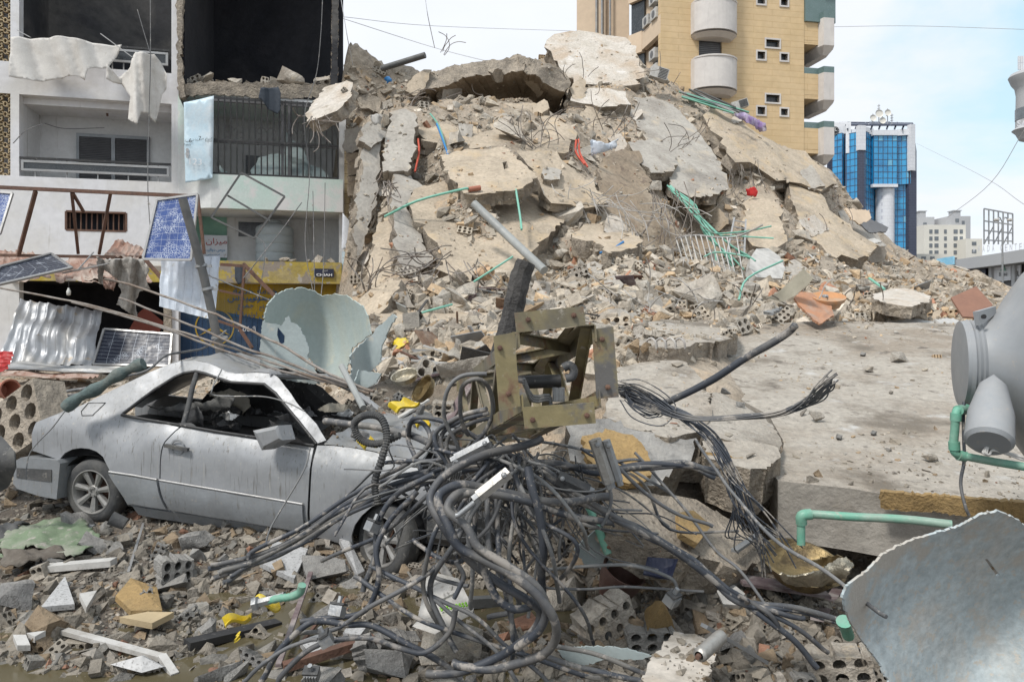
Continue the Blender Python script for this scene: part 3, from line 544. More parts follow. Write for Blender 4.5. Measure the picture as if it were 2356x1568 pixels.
# ------------------------------------------------------------ terrain control points (x, y, depth)
CPT = [(800,148,24.5),(850,132,25.5),(940,150,26.5),(1060,165,29),(1190,150,30),(1260,120,31),(1350,100,32),(1440,110,32),(1500,178,31.5),(1600,235,32),(1700,285,32),(1800,355,32.5),(1910,428,33),(1960,500,33),(2020,572,33),(2130,596,34),(2200,618,35),(2290,655,33),(2400,700,30),
 (810,320,22.5),(825,500,20),(835,660,18),(1060,210,28),(1180,200,29),(1260,215,28.5),(1010,215,26),
 (905,420,20.2),(1050,520,18.6),(1250,530,19.5),(1450,460,22.5),(1560,500,23.4),(1700,520,25.2),(1850,530,26.5),(1960,560,28),
 (880,735,13.5),(1000,640,15),(1120,645,15.2),(1200,625,15.8),(1300,610,16.5),(1400,610,16.8),(1550,600,18.5),(1650,605,20),(1800,605,22),(1950,600,25.5),(2080,610,29),
 (950,690,13.4),(1100,700,13.2),(1300,690,13),(1500,690,13.5),(1750,680,15.2),(2000,680,18),(2200,690,20),
 (900,770,10.9),(1000,800,9.8),(1100,770,10.7),(1250,760,10.8),(1400,745,11),(1600,745,12.4),(1750,735,13.8),(1950,725,14.6),(2200,728,14.6),(2400,730,14.6),
 (1000,880,8.4),(1100,860,8.6),(1300,840,8.8),(850,900,8.6),(1420,830,8.9),
 (0,900,13.2),(250,890,13.4),(600,840,15.5),(500,870,14),(0,870,18.6),(400,845,19),(700,840,18),(760,860,14),(-400,900,14),(-800,1000,10),(-800,870,24),
 (40,1150,7.6),(200,1215,7.05),(500,1240,6.7),(860,1330,6.35),(700,1290,6.3),(350,1010,9.4),(600,1020,9.4),(850,1020,8.9),(100,960,9.8),(-200,1000,9.5),
 (60,1300,6.2),(300,1300,6.05),(500,1370,5.65),(150,1440,5.25),(420,1470,5.15),(650,1380,5.6),(800,1420,5.35),(0,1568,4.65),(300,1568,4.65),(600,1540,4.65),(900,1540,4.6),
 (1100,1360,5.55),(1000,1300,6.0),(1150,1250,6.4),(1300,1290,5.8),(1250,1450,5.0),(1150,1560,4.55),(1400,1500,4.6),(1500,1400,4.9),(1400,1300,5.5),(1600,1350,5.2),(1800,1330,5.5),(1750,1450,4.7),(1950,1400,5.1),(1650,1568,4.3),(1900,1568,4.3),(2300,1500,4.6),(2600,1400,5),
 (1900,1300,6.5),(2200,1290,6.2),(1700,1180,7),(1900,1150,8),(2200,1100,8.5),(2000,1000,9.6),(1700,1050,7.8),(2300,950,10.5),(1550,1000,8),(2500,1000,9.5),(1380,1010,7.6),(1200,1040,7.6),(1250,1120,7.0)]
pts = [P(*c) for c in CPT+ANCH]; A = np.array([[p.x, p.y, p.z] for p in pts])
# points of the flat street round about, so that the sheet runs out level
far_ = [(x, y, z) for x, y, z in [(-25, 3, 0), (-25, 12, .3), (-25, 30, .4), (-10, 26, .3), (0, 1.5, -.3), (-6, 1.5, -.3), (6, 1.5, -.2), (12, 2, 0), (20, 10, .3), (26, 20, .6), (30, 30, .8), (34, 42, .5), (14, 44, 1), (0, 44, 2), (-4, 40, 2), (-5.2, 18, .7), (-4.9, 16, .9), (-5.2, 20, .7), (-5.3, 22, .8), (-5.0, 17, .7), (-4.9, 19, .9), (-5.0, 21, .9), (-5.3, 24, .9), (-6.2, 19.5, .4), (-6.6, 22, .4), (-7, 25, .4), (-9, 28, .4), (-6, 17.5, .4), (-5.8, 30, 1), (-5.5, 34, 1), (20, 45, .6), (12, 6, .2), (14, 12, .9), (26, 6, 0)]]
A = np.vstack([A, np.array(far_)])
key = {}
for r in A: key[(round(r[0], 1), round(r[1], 1))] = r
A = np.array(list(key.values())); nA = len(A)
def U_(r2): return np.sqrt(r2+.05)          # multiquadric-like radial kernel (linear cone)
D2 = ((A[:, None, :2]-A[None, :, :2])**2).sum(-1)
K = np.zeros((nA+3, nA+3)); K[:nA, :nA] = -U_(D2)+np.eye(nA)*.012; K[:nA, nA:] = np.c_[np.ones(nA), A[:, :2]]; K[nA:, :nA] = K[:nA, nA:].T
cf = np.linalg.solve(K, np.r_[A[:, 2], 0, 0, 0])
def gz0(X, Y):
    X = np.asarray(X, float).ravel(); Y = np.asarray(Y, float).ravel(); o = np.empty(len(X))
    for i in range(0, len(X), 20000):
        x = X[i:i+20000]; y = Y[i:i+20000]
        d = (x[:, None]-A[None, :, 0])**2+(y[:, None]-A[None, :, 1])**2
        o[i:i+20000] = -U_(d) @ cf[:nA]+cf[nA]+cf[nA+1]*x+cf[nA+2]*y
    return o
def gz(x, y): return float(gz0([x], [y])[0])
xs = np.concatenate([np.arange(-26, -7, .30), np.arange(-7, 5, .085), np.arange(5, 12, .14), np.arange(12, 36, .26)])
ys = [1.2]
while ys[-1] < 46: ys.append(ys[-1]+max(.075, min(.26, .0125*ys[-1])))
ys = np.array(ys); GX, GY = np.meshgrid(xs, ys); GZ = gz0(GX, GY).reshape(GX.shape)
NZ = np.empty_like(GZ)
for j in range(len(ys)):
    for i in range(len(xs)):
        x, y = xs[i], ys[j]; a = min(1, max(.22, (y-6)/8))
        NZ[j, i] = a*(.30*noise.noise(Vector((x*.55, y*.55, 1)))+.16*noise.noise(Vector((x*1.9, y*1.9, 2)))+.09*noise.noise(Vector((x*5, y*5, 3))))
GZ += NZ
cav = (GX > -2.7) & (GX < 1.9) & (GY > 24.0) & (GY < 28.6); GZ = np.where(cav, np.minimum(GZ, 8.75+.25*np.sin(GX*3)), GZ)
WL_ = -.283
for (px, py, d, rx, ry) in [(505,1385,5.5,.95,.40),(1130,1345,5.6,.75,.42),(170,1500,4.95,1.1,.34),(1290,1400,5.2,.6,.35),(640,1545,4.6,.5,.16),(330,1540,4.7,.5,.14)]:
    c = P(px, py, d); q = ((GX-c.x)/rx)**2+((GY-c.y)/ry)**2; wgt = np.clip(1.7-q, 0, 1); wgt = wgt*wgt*(3-2*wgt)
    GZ = GZ*(1-wgt)+(WL_-.03+NZ*1.1+.022*np.sin(GX*9+GY*5)*np.cos(GY*13-GX*4))*wgt
nx_, ny_ = len(xs), len(ys)
vs = np.c_[GX.ravel(), GY.ravel(), GZ.ravel()]; fs = []; mi = []
for j in range(ny_-1):
    for i in range(nx_-1):
        a = j*nx_+i; fs.append((a, a+1, a+nx_+1, a+nx_)); mi.append(0)
gsheet = MB(); gsheet.v = vs.tolist(); gsheet.f = fs; 
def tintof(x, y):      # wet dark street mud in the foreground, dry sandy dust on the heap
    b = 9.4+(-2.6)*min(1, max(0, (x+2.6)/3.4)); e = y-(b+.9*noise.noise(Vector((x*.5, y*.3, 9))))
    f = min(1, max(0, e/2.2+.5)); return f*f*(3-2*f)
def settint(o, cols):
    a = o.data.color_attributes.new('tint', 'FLOAT_COLOR', 'POINT'); a.data.foreach_set('color', np.asarray(cols, dtype=np.float32).ravel())
gsheet.m = [0]*len(fs)
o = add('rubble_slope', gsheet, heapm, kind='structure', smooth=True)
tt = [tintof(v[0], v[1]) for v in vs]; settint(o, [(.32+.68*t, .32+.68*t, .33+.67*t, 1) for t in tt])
solid(gsheet)
add('street_ground', ([(-900, -60, -.7), (1500, -60, -.7), (1500, 1600, -.7), (-900, 1600, -.7)], [(0, 1, 2, 3)]), mud, kind='structure')
# puddles of muddy water among the debris
add('puddle', ([(-4.6, 3.6, WL_), (1.15, 3.9, WL_), (1.15, 5.9, WL_), (-4.6, 6.1, WL_)], [(0, 1, 2, 3)]), water, kind='structure')
SV = []; SF = []; SID = []
for k, (v_, f_) in enumerate(SOLIDS):
    b = len(SV); SV += [tuple(q) for q in v_]
    for f in f_: SF.append(tuple(i+b for i in f)); SID.append(k)
BV = BVHTree.FromPolygons(SV, SF)
rnd = random.Random(99); RS = []; PIECES = []
for i in range(400):      # middling slab pieces tipped over one another on the heap
    if len(RS) >= 44: break
    x, y = rnd.choice([(rnd.uniform(800, 1900), rnd.uniform(150, 640)), (rnd.uniform(880, 2200), rnd.uniform(590, 740))]); r = rnd.uniform(16, 46) if y < 600 else rnd.uniform(14, 40)
    h = BV.ray_cast(Vector((0, 0, H)), Vector(((x-CX)/F, 1, (CY-y)/F)).normalized(), 60)
    if h[0] is None or h[0].y < 10.5 or h[0].y > 33 or (x > 1700 and y > 740-.0*x): continue
    if (930 < x < 1400 and 430 < y < 615) or (1470 < x < 1670 and 230 < y < 440): continue
    if any(math.hypot(x-a, (y-b)*1.3) < r+c for a, b, c in RS): continue
    n = h[1] if h[1].dot(Vector((0, 0, H))-h[0]) > 0 else -h[1]; nn = (n*1.2+Vector((rnd.gauss(0, .45), -.45, rnd.gauss(.15, .4)))).normalized()
    if nn.dot((Vector((0, 0, H))-h[0]).normalized()) < .3: continue
    pl = (h[0]+nn*.12, nn); th = rnd.uniform(.12, .3); k = rnd.choice((4, 5, 5, 6)); a0 = rnd.uniform(0, 6.3); an = rnd.uniform(0, 3.14)
    ol = []
    for j in range(k):
        a = a0+6.283*(j+rnd.uniform(-.25, .25))/k; u_, v_ = r*math.cos(a)*rnd.uniform(.8, 1.25), r*.62*math.sin(a)*rnd.uniform(.8, 1.2); ol.append((x+u_*math.cos(an)-v_*math.sin(an), y+u_*math.sin(an)+v_*math.cos(an)))
    ds = [onplane(q[0], q[1], pl).y for q in ol]
    if max(ds)-min(ds) > 3.5 or min(ds) < 5: continue
    g = slabgeo(ol, [(ol[0][0], ol[0][1], ds[0]), (ol[1][0], ol[1][1], ds[1]), (ol[-2][0], ol[-2][1], ds[-2])], th, jag=.07, edge=.06, step=.25, seed=200+i, rough=.04)
    mt = rnd.choice([(sand, sandedge), (pale, sandedge), (greyc, sandedge), (sandedge, sandedge)]); RS.append((x, y, r)); SOLIDS.insert(len(SOLIDS)-1, (list(g.v), [(f[0], f[q], f[q+1]) for f in g.f for q in range(1, len(f)-1)]))
    PIECES.append((joinsharp(add('concrete_piece', g, list(mt), cat='floor piece', group='tipped floor pieces on the heap'), 40), x, y, {sand: 'sandy', pale: 'pale', greyc: 'grey', sandedge: 'rough'}[mt[0]]))
SV = []; SF = []; SID = []
for k, (v_, f_) in enumerate(SOLIDS):
    b = len(SV); SV += [tuple(q) for q in v_]
    for f in f_: SF.append(tuple(i+b for i in f)); SID.append(k)
BV = BVHTree.FromPolygons(SV, SF)
NS = len(SOLIDS)
# ------------------------------------------------------------ damaged apartment building on the left
FA = Fr((-13.9, 20), (-5.2, 22.18)); fU, fZ, fp = FA.U, FA.Z, FA.ray
Zt = 15.5; za = fZ(220, 228); zb = fZ(220, 412); zc = fZ(45, 143); zd = fZ(600, 190); ze = fZ(490, 222); zf = fZ(630, 412); zg = fZ(630, 487); zh = fZ(640, 603); zi = fZ(640, 652)
u0, u1, u2, u3, u4, u5, u6 = fU(-420), fU(24), fU(44), fU(395), fU(420), fU(490), fU(784)
AB = thing('apartment_building', FA.pt(6, 0, -3), 'white rendered apartment building with burnt out rooms, broken open at its right end', 'building')
wm = MB()
bw = (fU(152), fU(290), fZ(220, 530), fZ(220, 488))
FA.wall(wm, u1, u3, zi+.1, zc, [(u2, u3-.001, zb, za), bw], 0, th=.3)
FA.box(wm, u1, u2, -.3, zi+.1, 0, -.3); FA.box(wm, u1, u2, zc, Zt, 0, -.3)
FA.box(wm, u3, u4-.1, -.3, Zt, .03, -.35)                                            # pillar
FA.box(wm, u2-.1, u3, zc-1.05, zc-.85, -.3, -2.2); FA.box(wm, u2-.1, u3, za, za+.18, -.302, -2.6)
add('wall', wm, wallw, AB)
im = MB()                                                                          # inside of the white balcony
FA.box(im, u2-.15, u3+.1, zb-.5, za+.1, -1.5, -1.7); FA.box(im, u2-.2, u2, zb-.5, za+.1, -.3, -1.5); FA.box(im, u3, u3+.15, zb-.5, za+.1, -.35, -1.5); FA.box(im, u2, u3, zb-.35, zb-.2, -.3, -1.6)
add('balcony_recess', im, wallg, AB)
um = MB()                                                                          # upper sooty balcony
for a in [(u2-.15, u3+.1, zc-.5, Zt, -2.2, -2.4), (u2-.2, u2, zc-.5, Zt, -.3, -2.2), (u3, u3+.15, zc-.5, Zt, -.35, -2.2), (u2, u3, zc-.5, zc-.3, -.3, -2.3)]: FA.box(um, *a)
add('burnt_balcony', um, sootw, AB, label='soot blackened upper balcony')
dm = MB(); FA.box(dm, fU(185), fU(355), zc+.2, fZ(280, 70), -2.17, -2.2); add('burnt_doorway', dm, soot, AB)
rm = MB()                                                                          # big burnt room on the right
for a in [(u4-.05, u6+.2, zd-.4, Zt, -6, -6.2), (u4-.2, u4, zd, Zt, -.35, -6), (u4, u6+.2, zd-.4, zd-.15, 0, -6.2)]: FA.box(rm, *a)
FA.box(rm, u4-.2, u6+.3, Zt, Zt+.2, 0, -6.2)
add('burnt_room', rm, soot, AB, label='room burnt black with its front wall gone')
sm_ = slabgeo([(419,196),(470,188),(600,190),(700,196),(784,194),(784,224),(640,226),(560,222),(492,216),(419,222)], [(419,200,21.0),(784,200,22.15),(600,226,21.6)], 1.2, jag=.05, edge=.06, step=.2, seed=51)
add('floor_slab_edge', sm_, [sandedge, sandedge], AB)
pm = slabgeo([(406,-60),(420,-60),(421,60),(417,120),(421,180),(427,222),(412,225),(407,150)], [(406,0,20.85),(421,0,20.9),(412,225,20.85)], .3, jag=.04, edge=.04, step=.15, seed=52)
add('broken_wall_end', pm, [sandedge, sandedge], AB)
pm = slabgeo([(764,-60),(779,-60),(778,120),(776,195),(760,200),(764,100)], [(764,0,22),(779,0,22.05),(770,195,22)], .3, jag=.03, edge=.03, step=.15, seed=53)
add('corner_column', pm, [sootw, sandedge], AB)
gm = MB(); FA.box(gm, u4-.1, u6, ze-.02, zd-.4, -.02, -2.4); FA.wall(gm, u5, u6+.06, zg, zf, [], .4, th=.2)          # caged balcony: parapet and ceiling
gm.hexa([FA.pt(u4-.12, zg, .03), FA.pt(u5, zg, .4), FA.pt(u5, zg, .2), FA.pt(u4-.12, zg, -.17), FA.pt(u4-.12, ze, .03), FA.pt(u5, zf, .4), FA.pt(u5, zf, .2), FA.pt(u4-.12, ze, -.17)])
add('parapet', gm, mint, AB, label='mint and white peeling parapet')
cm = MB()
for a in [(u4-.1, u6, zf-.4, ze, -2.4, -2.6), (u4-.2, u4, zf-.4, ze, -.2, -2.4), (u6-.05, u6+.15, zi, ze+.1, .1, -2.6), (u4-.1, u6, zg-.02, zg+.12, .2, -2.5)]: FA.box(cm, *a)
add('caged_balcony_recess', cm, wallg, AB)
dm = MB(); FA.box(dm, fU(545), fU(640), zf+.1, fZ(600, 320), -2.37, -2.4); add('dark_doorway', dm, darkw, AB)
dm = MB(); FA.box(dm, fU(535), fU(600), fZ(600, 545, -1.5), fZ(600, 512, -1.5), -1.47, -1.499); add('dark_window', dm, darkw, AB)
rc = MB()
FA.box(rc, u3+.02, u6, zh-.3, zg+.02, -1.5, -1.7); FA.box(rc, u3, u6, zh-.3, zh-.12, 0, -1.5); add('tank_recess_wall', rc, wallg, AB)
gp = MB(); FA.box(gp, fU(430), fU(522, -1.5), zh-.1, zg, -1.46, -1.49); add('green_wall_patch', gp, green, AB)
ym = MB(); FA.box(ym, fU(508), u6+.02, zi, zh, .25, -.05); add('yellow_beam', ym, yelp, AB)
fm = MB(); FA.box(fm, u1, fU(508)-.01, zi, zi+.45, .2, -.05); add('shop_beam', fm, yelp, AB)
for a in [(fU(378), fU(396)), (u6-.12, u6+.1)]:
    cl = MB(); FA.box(cl, *a, -.3, zi, .1, -.25); add('shop_column', cl, sandedge, AB)
# metal shutter, yellow over navy, with the painted star ring and the writing
sh0, sh1 = fU(396), u6-.12
sh = MB(); zsh = lambda u: zi-.55-.95*(u-sh0)/(sh1-sh0)
n_ = 60
for i in range(n_):
    a, b = sh0+(sh1-sh0)*i/n_, sh0+(sh1-sh0)*(i+1)/n_; k = -.25+.012*(i % 2)
    sh.put([FA.pt(a, -.3, k), FA.pt(b, -.3, k), FA.pt(b, zsh(b), k), FA.pt(a, zsh(a), k)], [(0, 1, 2, 3)], 1)
    sh.put([FA.pt(a, zsh(a), k), FA.pt(b, zsh(b), k), FA.pt(b, zi, k), FA.pt(a, zi, k)], [(0, 1, 2, 3)], 0)
SHU = add('shop_shutter', sh, [yels, blus], AB, label='roller shutter painted yellow above and navy below')
cc_ = fp(494, 752, -.23); RR = 43/1700*21.3; rg = MB()
for i in range(48):
    a0, a1 = 2*math.pi*i/48, 2*math.pi*(i+1)/48; q = [cc_+(FA.u*math.cos(a)+Vector((0, 0, 1))*math.sin(a))*RR*r for a in (a0, a1) for r in (1, .93)]
    rg.put([q[0], q[2], q[3], q[1]], [(0, 1, 2, 3)])
for k in range(3):
    a = R(90+120*k); dx = FA.u*math.cos(a)+Vector((0, 0, 1))*math.sin(a); b = a+R(60); d2 = (FA.u*math.cos(b)+Vector((0, 0, 1))*math.sin(b))*RR*.1; b = a-R(60); d3 = (FA.u*math.cos(b)+Vector((0, 0, 1))*math.sin(b))*RR*.1
    rg.put([cc_, cc_+d2, cc_+dx*RR*.93, cc_+d3], [(0, 3, 2, 1)])
add('star_emblem', rg, yels, SHU, label='three pointed star in a ring')
Zv = Vector((0, 0, 1))
for s_, x, y, h, mt in [('خدمة', 560, 668, 16, inkb), ('خدمة', 615, 668, 16, inkb), ('مرسيدس', 568, 688, 16, inkb), ('مرسيدس', 612, 688, 14, inkb), ('جميع', 565, 707, 14, inkb), ('نجاح', 608, 708, 14, inkb), ('اوتوماتيك', 562, 724, 14, inkb), ('شك', 612, 728, 14, inkb)]:
    write('lettering', ar(s_), fp(x, y, -.215), FA.u, Zv, h/1700*21.3, None, mt, SHU)
write('lettering', '٨٥٤٠٩', fp(568, 756, -.215), FA.u, Zv, 12/1700*21.3, None, whitec, SHU)
# breeze block screen at the left edge
sc_ = MB(); uu0 = fU(-30); cw = .27
def breeze(mb, uc, zc_, s):
    for a in range(4):
        an = a*math.pi/2
        def q(x, z): return (uc+x*math.cos(an)-z*math.sin(an), zc_+x*math.sin(an)+z*math.cos(an))
        for (xa, zaa, xb, zbb, t) in [(-.5, .5, -.18, .5, .09), (.18, .5, .5, .5, .09), (-.18, .5, -.1, .30, .08), (.18, .5, .1, .30, .08), (-.1, .3, .1, .3, .08), (.1, .3, .3, .3, .07)]:
            pa, pb = q(xa*s, zaa*s), q(xb*s, zbb*s); mb.bar(FA.pt(pa[0], pa[1], -.1), FA.pt(pb[0], pb[1], -.1), .12, t*s, up=(0, 0, 1) if abs(pa[0]-pb[0]) > abs(pa[1]-pb[1]) else tuple(FA.u))
for z0_, z1_ in [(zb, za), (zc, Zt-1)]:
    nz = int((z1_-z0_)/cw)
    for i in range(int((u1-uu0)/cw)+1):
        for j in range(nz): breeze(sc_, u1-.14-i*cw, z0_+.14+j*(z1_-z0_)/nz, cw)
add('breeze_block_screen', sc_, stonec, AB)
lw = MB(); FA.box(lw, u0, u1, -.3, zb, 0, -.3); FA.box(lw, u0, u1, za, zc, 0, -.3); FA.box(lw, u0, u1, zb, Zt, -.9, -1.1); FA.box(lw, u0, uu0-.1, zb, Zt, .001, -.3); add('stair_wall', lw, wallw, AB)
# shutter doors of the white balcony
dr = MB(); du0, du1 = fU(178, -1.5), fU(345, -1.5); dz1 = fZ(260, 312, -1.5); dz0 = zb-.25; dmid = (du0+du1)/2
for a in [(du0, du0+.07), (dmid-.05, dmid+.05), (du1-.07, du1)]: FA.box(dr, *a, dz0, dz1, -1.40, -1.5)
FA.box(dr, du0, du1, dz1-.09, dz1, -1.401, -1.5); DR = add('balcony_door', dr, M('grey_blue_frame', (.30, .32, .34), bump=.1), AB)
for a, b in [(du0+.07, dmid-.05), (dmid+.05, du1-.07)]:
    s2 = MB(); nn = 34
    for i in range(nn):
        z = dz0+(dz1-.09-dz0)*i/nn; s2.hexa([FA.pt(a, z, -1.42), FA.pt(b, z, -1.42), FA.pt(b, z, -1.48), FA.pt(a, z, -1.48), FA.pt(a, z+.05, -1.46), FA.pt(b, z+.05, -1.46), FA.pt(b, z+.05, -1.49), FA.pt(a, z+.05, -1.49)])
    add('louvre_shutter', s2, shut, DR)
# railings
def railing(u_a, u_b, z0, z1, k, nm='balcony_railing'):
    m = MB(); FA.box(m, u_a, u_b, z1+.03, z1+.09, k, k-.06, 1)
    for z in (z1-.06, z0): FA.box(m, u_a+.04, u_b-.04, z, z+.06, k-.005, k-.05, 0)
    for u in (u_a+.04, u_b-.1): FA.box(m, u, u+.06, z0+.06, z1-.06, k-.006, k-.05, 0)
    for i in range(5): u = u_a+.35+(u_b-u_a-.7)*i/4; FA.box(m, u, u+.03, zb-.1 if z0 < za else z0-.4, z1+.03, k-.055, k-.085, 0)
    FA.box(m, u_a+.08, u_b-.08, z0+.06, z1-.06, k-.02, k-.03, 2)
    return add(nm, m, [chrome, black, darkw], AB)
railing(u2+.02, u3-.02, fZ(220, 400), fZ(220, 376), .05)
railing(fU(225), u3-.05, fZ(330, 148), fZ(330, 118), .05)
# bars in the small window
b_ = MB(); u_a, u_b, z_a, z_b = bw
for i in range(11): u = u_a+(u_b-u_a)*(i+.5)/11; b_.tube([FA.pt(u, z_a, -.1), FA.pt(u, z_b, -.1)], .02, 6)
for a in [(u_a, u_b, z_a-.03, z_a+.02), (u_a, u_b, z_b-.02, z_b+.03), (u_a-.03, u_a+.02, z_a, z_b), (u_b-.02, u_b+.03, z_a, z_b)]: FA.box(b_, *a, .01, -.2)
bwn = add('barred_window', b_, rust, AB); pb = MB(); FA.box(pb, u_a, u_b, z_a, z_b, -.28, -.31); add('pane', pb, soot, bwn)
# window grille of the caged balcony
b_ = MB(); g0, g1 = u5+.03, u6-.08; gz0_, gz1_ = zf-.02, ze-.08
for i in range(22):
    u = g0+(g1-g0)*i/21; b_.tube([FA.pt(u, gz0_, .36), FA.pt(u, gz1_, .36)], .022, 5)
for z in (gz0_+.05, (gz0_*.55+gz1_*.45), gz1_-.04): FA.box(b_, g0, g1, z-.03, z+.03, .375, .34)
for fu_ in (.17, .42, .66):
    for sx in (-1, 1):
        for sz in (-1, 1):
            c0 = (g0+(g1-g0)*fu_, gz0_*.5+gz1_*.5+.05); pts_ = []
            for t in range(16): a = t/15*1.6*math.pi; r = .16*(1-t/20); pts_.append(FA.pt(c0[0]+sx*(.16-r*math.cos(a)), c0[1]+sz*(.12+r*math.sin(a)), .36))
            b_.tube(pts_, .012, 4)
GR = add('window_grille', b_, black, AB)
b_ = MB()
for x in (648, 663): FA.box(b_, fU(x), fU(x)+.07, zf, ze-.1, .2, .12)
FA.box(b_, g0, g1, zf+.95, zf+1.03, .2, .12); FA.box(b_, g0, g1, ze-.18, ze-.1, .2, .12); add('window_frame', b_, shut, AB)
glassm = M('dusty_broken_glass', (.30, .37, .37), (.22, .28, .28), (.42, .46, .45), scale=2, rough=.3, bump=.1)
for ol in [[(655, 300),(672, 320),(700, 347),(712, 380),(672, 378),(655, 350)], [(576, 392),(600, 360),(640, 353),(690, 365),(720, 385),(718, 412),(580, 410)], [(706, 378),(736, 385),(756, 402),(752, 414),(700, 413)], [(505, 380),(530, 405),(505, 410)]]:
    g = slabgeo(ol, [(505, 380, 21.5), (756, 380, 22.3), (600, 410, 21.55)], .01, jag=.04, edge=0, step=.3, rough=0, seed=len(ol)); add('broken_pane', g, glassm, AB)
# things on and about the facade -----------------------------------------------------------------
def fcloth(name, outl, k, amp, fq, mat, label, cat, th=.012, seed=1, sag=0, step=.055, jag=.0, ang=0, hang=1.0):
    """cloth hung on the facade: outline in pixels on the plane k; folds run down"""
    def f(a, b):
        return FA.pt(a, b, k+amp*(math.sin(a*fq+seed+.6*math.sin(b*1.3+seed)+ang*b)+.6*abs(math.sin(a*fq*1.7+seed*2+ang*b*1.4)))+.08*amp*fbm((a*3, b*3, seed), 1))
    o2 = []
    for x, y in outl: p = fp(x, y, k); o2.append(((p-FA.o).dot(FA.u), p.z))
    g = sheetgeo(o2, f, step, th, jag, seed=seed); return add(name, g, mat, label=label, cat=cat, smooth=True)
fcloth('canvas_awning', [(28,88),(45,84),(70,86),(160,90),(282,106),(262,134),(246,156),(222,158),(208,164),(200,190),(186,180),(150,178),(80,188),(28,182),(27,130)], .5, .15, 3.6, sheetm, 'wide grey canvas sheet sagging over the upper balcony railing', 'torn canvas', seed=2, ang=1.2)
fcloth('canvas_awning', [(316,126),(342,128),(355,125),(368,140),(382,170),(381,200),(372,215),(356,280),(348,272),(346,262),(336,265),(330,262),(322,293),(295,275),(300,222),(276,190),(262,192),(248,186),(250,152),(270,175),(292,160),(306,140)], .6, .2, 6.5, sheetm, 'narrow twisted canvas strip hanging in a point from the upper railing', 'torn canvas', seed=5, ang=.5)
fcloth('dark_cloth', [(600,203),(640,200),(646,215),(645,255),(638,262),(618,252),(606,235),(595,228)], .6, .06, 9, darkcl, 'dark blue cloth caught on top of the window cage', 'cloth', seed=3)
fcloth('hanging_fabric', [(540,612),(560,608),(566,625),(560,650),(548,655),(540,640)], .4, .06, 12, darkcl, 'black rag hanging on the left end of the yellow beam', 'rag', seed=8)
fcloth('white_flag', [(788,490),(794,497),(818,525),(816,575),(786,573)], .45, .05, 5, whitem, 'white sheet hanging at the building corner left of the heap', 'sheet', seed=6)
# banner
bn = thing('cloth_banner', fp(460, 420, .5), 'faded light blue banner with Arabic opening hours beside the window cage', 'banner')
o2 = [(fU(423, .5), fZ(423, 236, .5)), (fU(492, .5), fZ(492, 221, .5)), (fU(489, .5), fZ(489, 411, .5)), (fU(426, .5), fZ(426, 420, .5))]
bf = lambda a, b, e=0: FA.pt(a, b, .5+e+.03*math.sin(a*4+b*2)+.02*math.sin(b*5))
add('banner_cloth', sheetgeo(o2, bf, .12, .01), bannerm, bn, smooth=True)
def bwrite(s, x, y, h, mt, wd=None): write('lettering', s, fp(x, y, .57), FA.u, Zv, h/1700*21, wd/1700*21 if wd else None, mt, bn)
bwrite(ar('الدوام من')+'', 474, 320, 9, ink, 26); bwrite('7', 460, 318, 9, ink); bwrite(ar('صباحا حتى'), 450, 322, 8, ink, 18); bwrite('6', 438, 323, 9, ink); bwrite(ar('مساء'), 430, 324, 7, ink, 10)
bwrite('French', 431, 333, 5, ink, 14); bwrite('English', 480, 325, 6, ink, 15); bwrite('123', 450, 372, 14, M('white_print', (.8, .82, .85), bump=0), 26)
# figure of a child printed on it
fg = MB(); pc = fp(431, 352, .56)
for dx, dz, r in [(0, .08, .045), (0, -.02, .05), (0, -.10, .035)]:
    fg.put([pc+FA.u*(dx+r*math.cos(t))+Zv*(dz+1.3*r*math.sin(t)) for t in [k*math.pi/5 for k in range(10)]], [tuple(range(10))])
add('printed_figure', fg, farg, bn)
# signs
sg = thing('street_sign', fp(745, 630, .3), 'small navy name sign reading CHIAH on the yellow beam', 'sign')
m_ = MB(); FA.box(m_, fU(724, .3), fU(768, .3), fZ(745, 637, .3), fZ(745, 618, .3), .31, .27); add('plate', m_, signn, sg)
write('lettering', 'CHIAH', fp(746, 632, .32), FA.u, Zv, .075, .45, inkw, sg, bold=.03); write('lettering', ar('الشياح'), fp(748, 623, .32), FA.u, Zv, .06, None, inkw, sg)
sg = thing('painted_sign', fp(495, 590, -1.4), 'white hand painted sign with red and blue Arabic words below the parapet', 'sign')
m_ = MB(); FA.box(m_, fU(462, -1.3), fU(523, -1.3), fZ(495, 592, -1.3), fZ(495, 541, -1.3), -1.3, -1.36); add('board', m_, whitem, sg)
write('lettering', ar('ميزان'), fp(498, 556, -1.28), FA.u, Zv, .22, .6, inkr, sg); write('lettering', ar('حرص دواليب'), fp(494, 575, -1.28), FA.u, Zv, .12, .62, gearb, sg); write('lettering', ar('ترصيص'), fp(490, 586, -1.28), FA.u, Zv, .07, .4, gearb, sg)
sg = thing('shop_sign', fp(812, 740, .2), 'tall pale blue sign with a blue gear wheel at the foot of the building corner', 'sign')
m_ = MB(); FA.box(m_, fU(787, .2), fU(838, .2), fZ(800, 745, .2), fZ(800, 594, .2), .2, .14); FA.box(m_, fU(787, .2), fU(838, .2), fZ(800, 593, .2), fZ(800, 579, .2), .2, .14); add('board', m_, bannerm, sg)
ge = MB(); gc = fp(810, 618, .22)
for i in range(16):
    a0 = 2*math.pi*i/16; q = lambda a, r: gc+(FA.u*math.cos(a)+Zv*math.sin(a))*r
    ge.put([q(a0, .13), q(a0, .20), q(a0+.20, .20), q(a0+.20, .13)], [(0, 1, 2, 3)]); ge.put([q(a0, .13), q(a0, .175), q(a0+.3927, .175), q(a0+.3927, .13)], [(0, 1, 2, 3)])
ge.v = [tuple(Vector(v)+FA.n*(.002 if i % 8 < 4 else 0)) for i, v in enumerate(ge.v)]
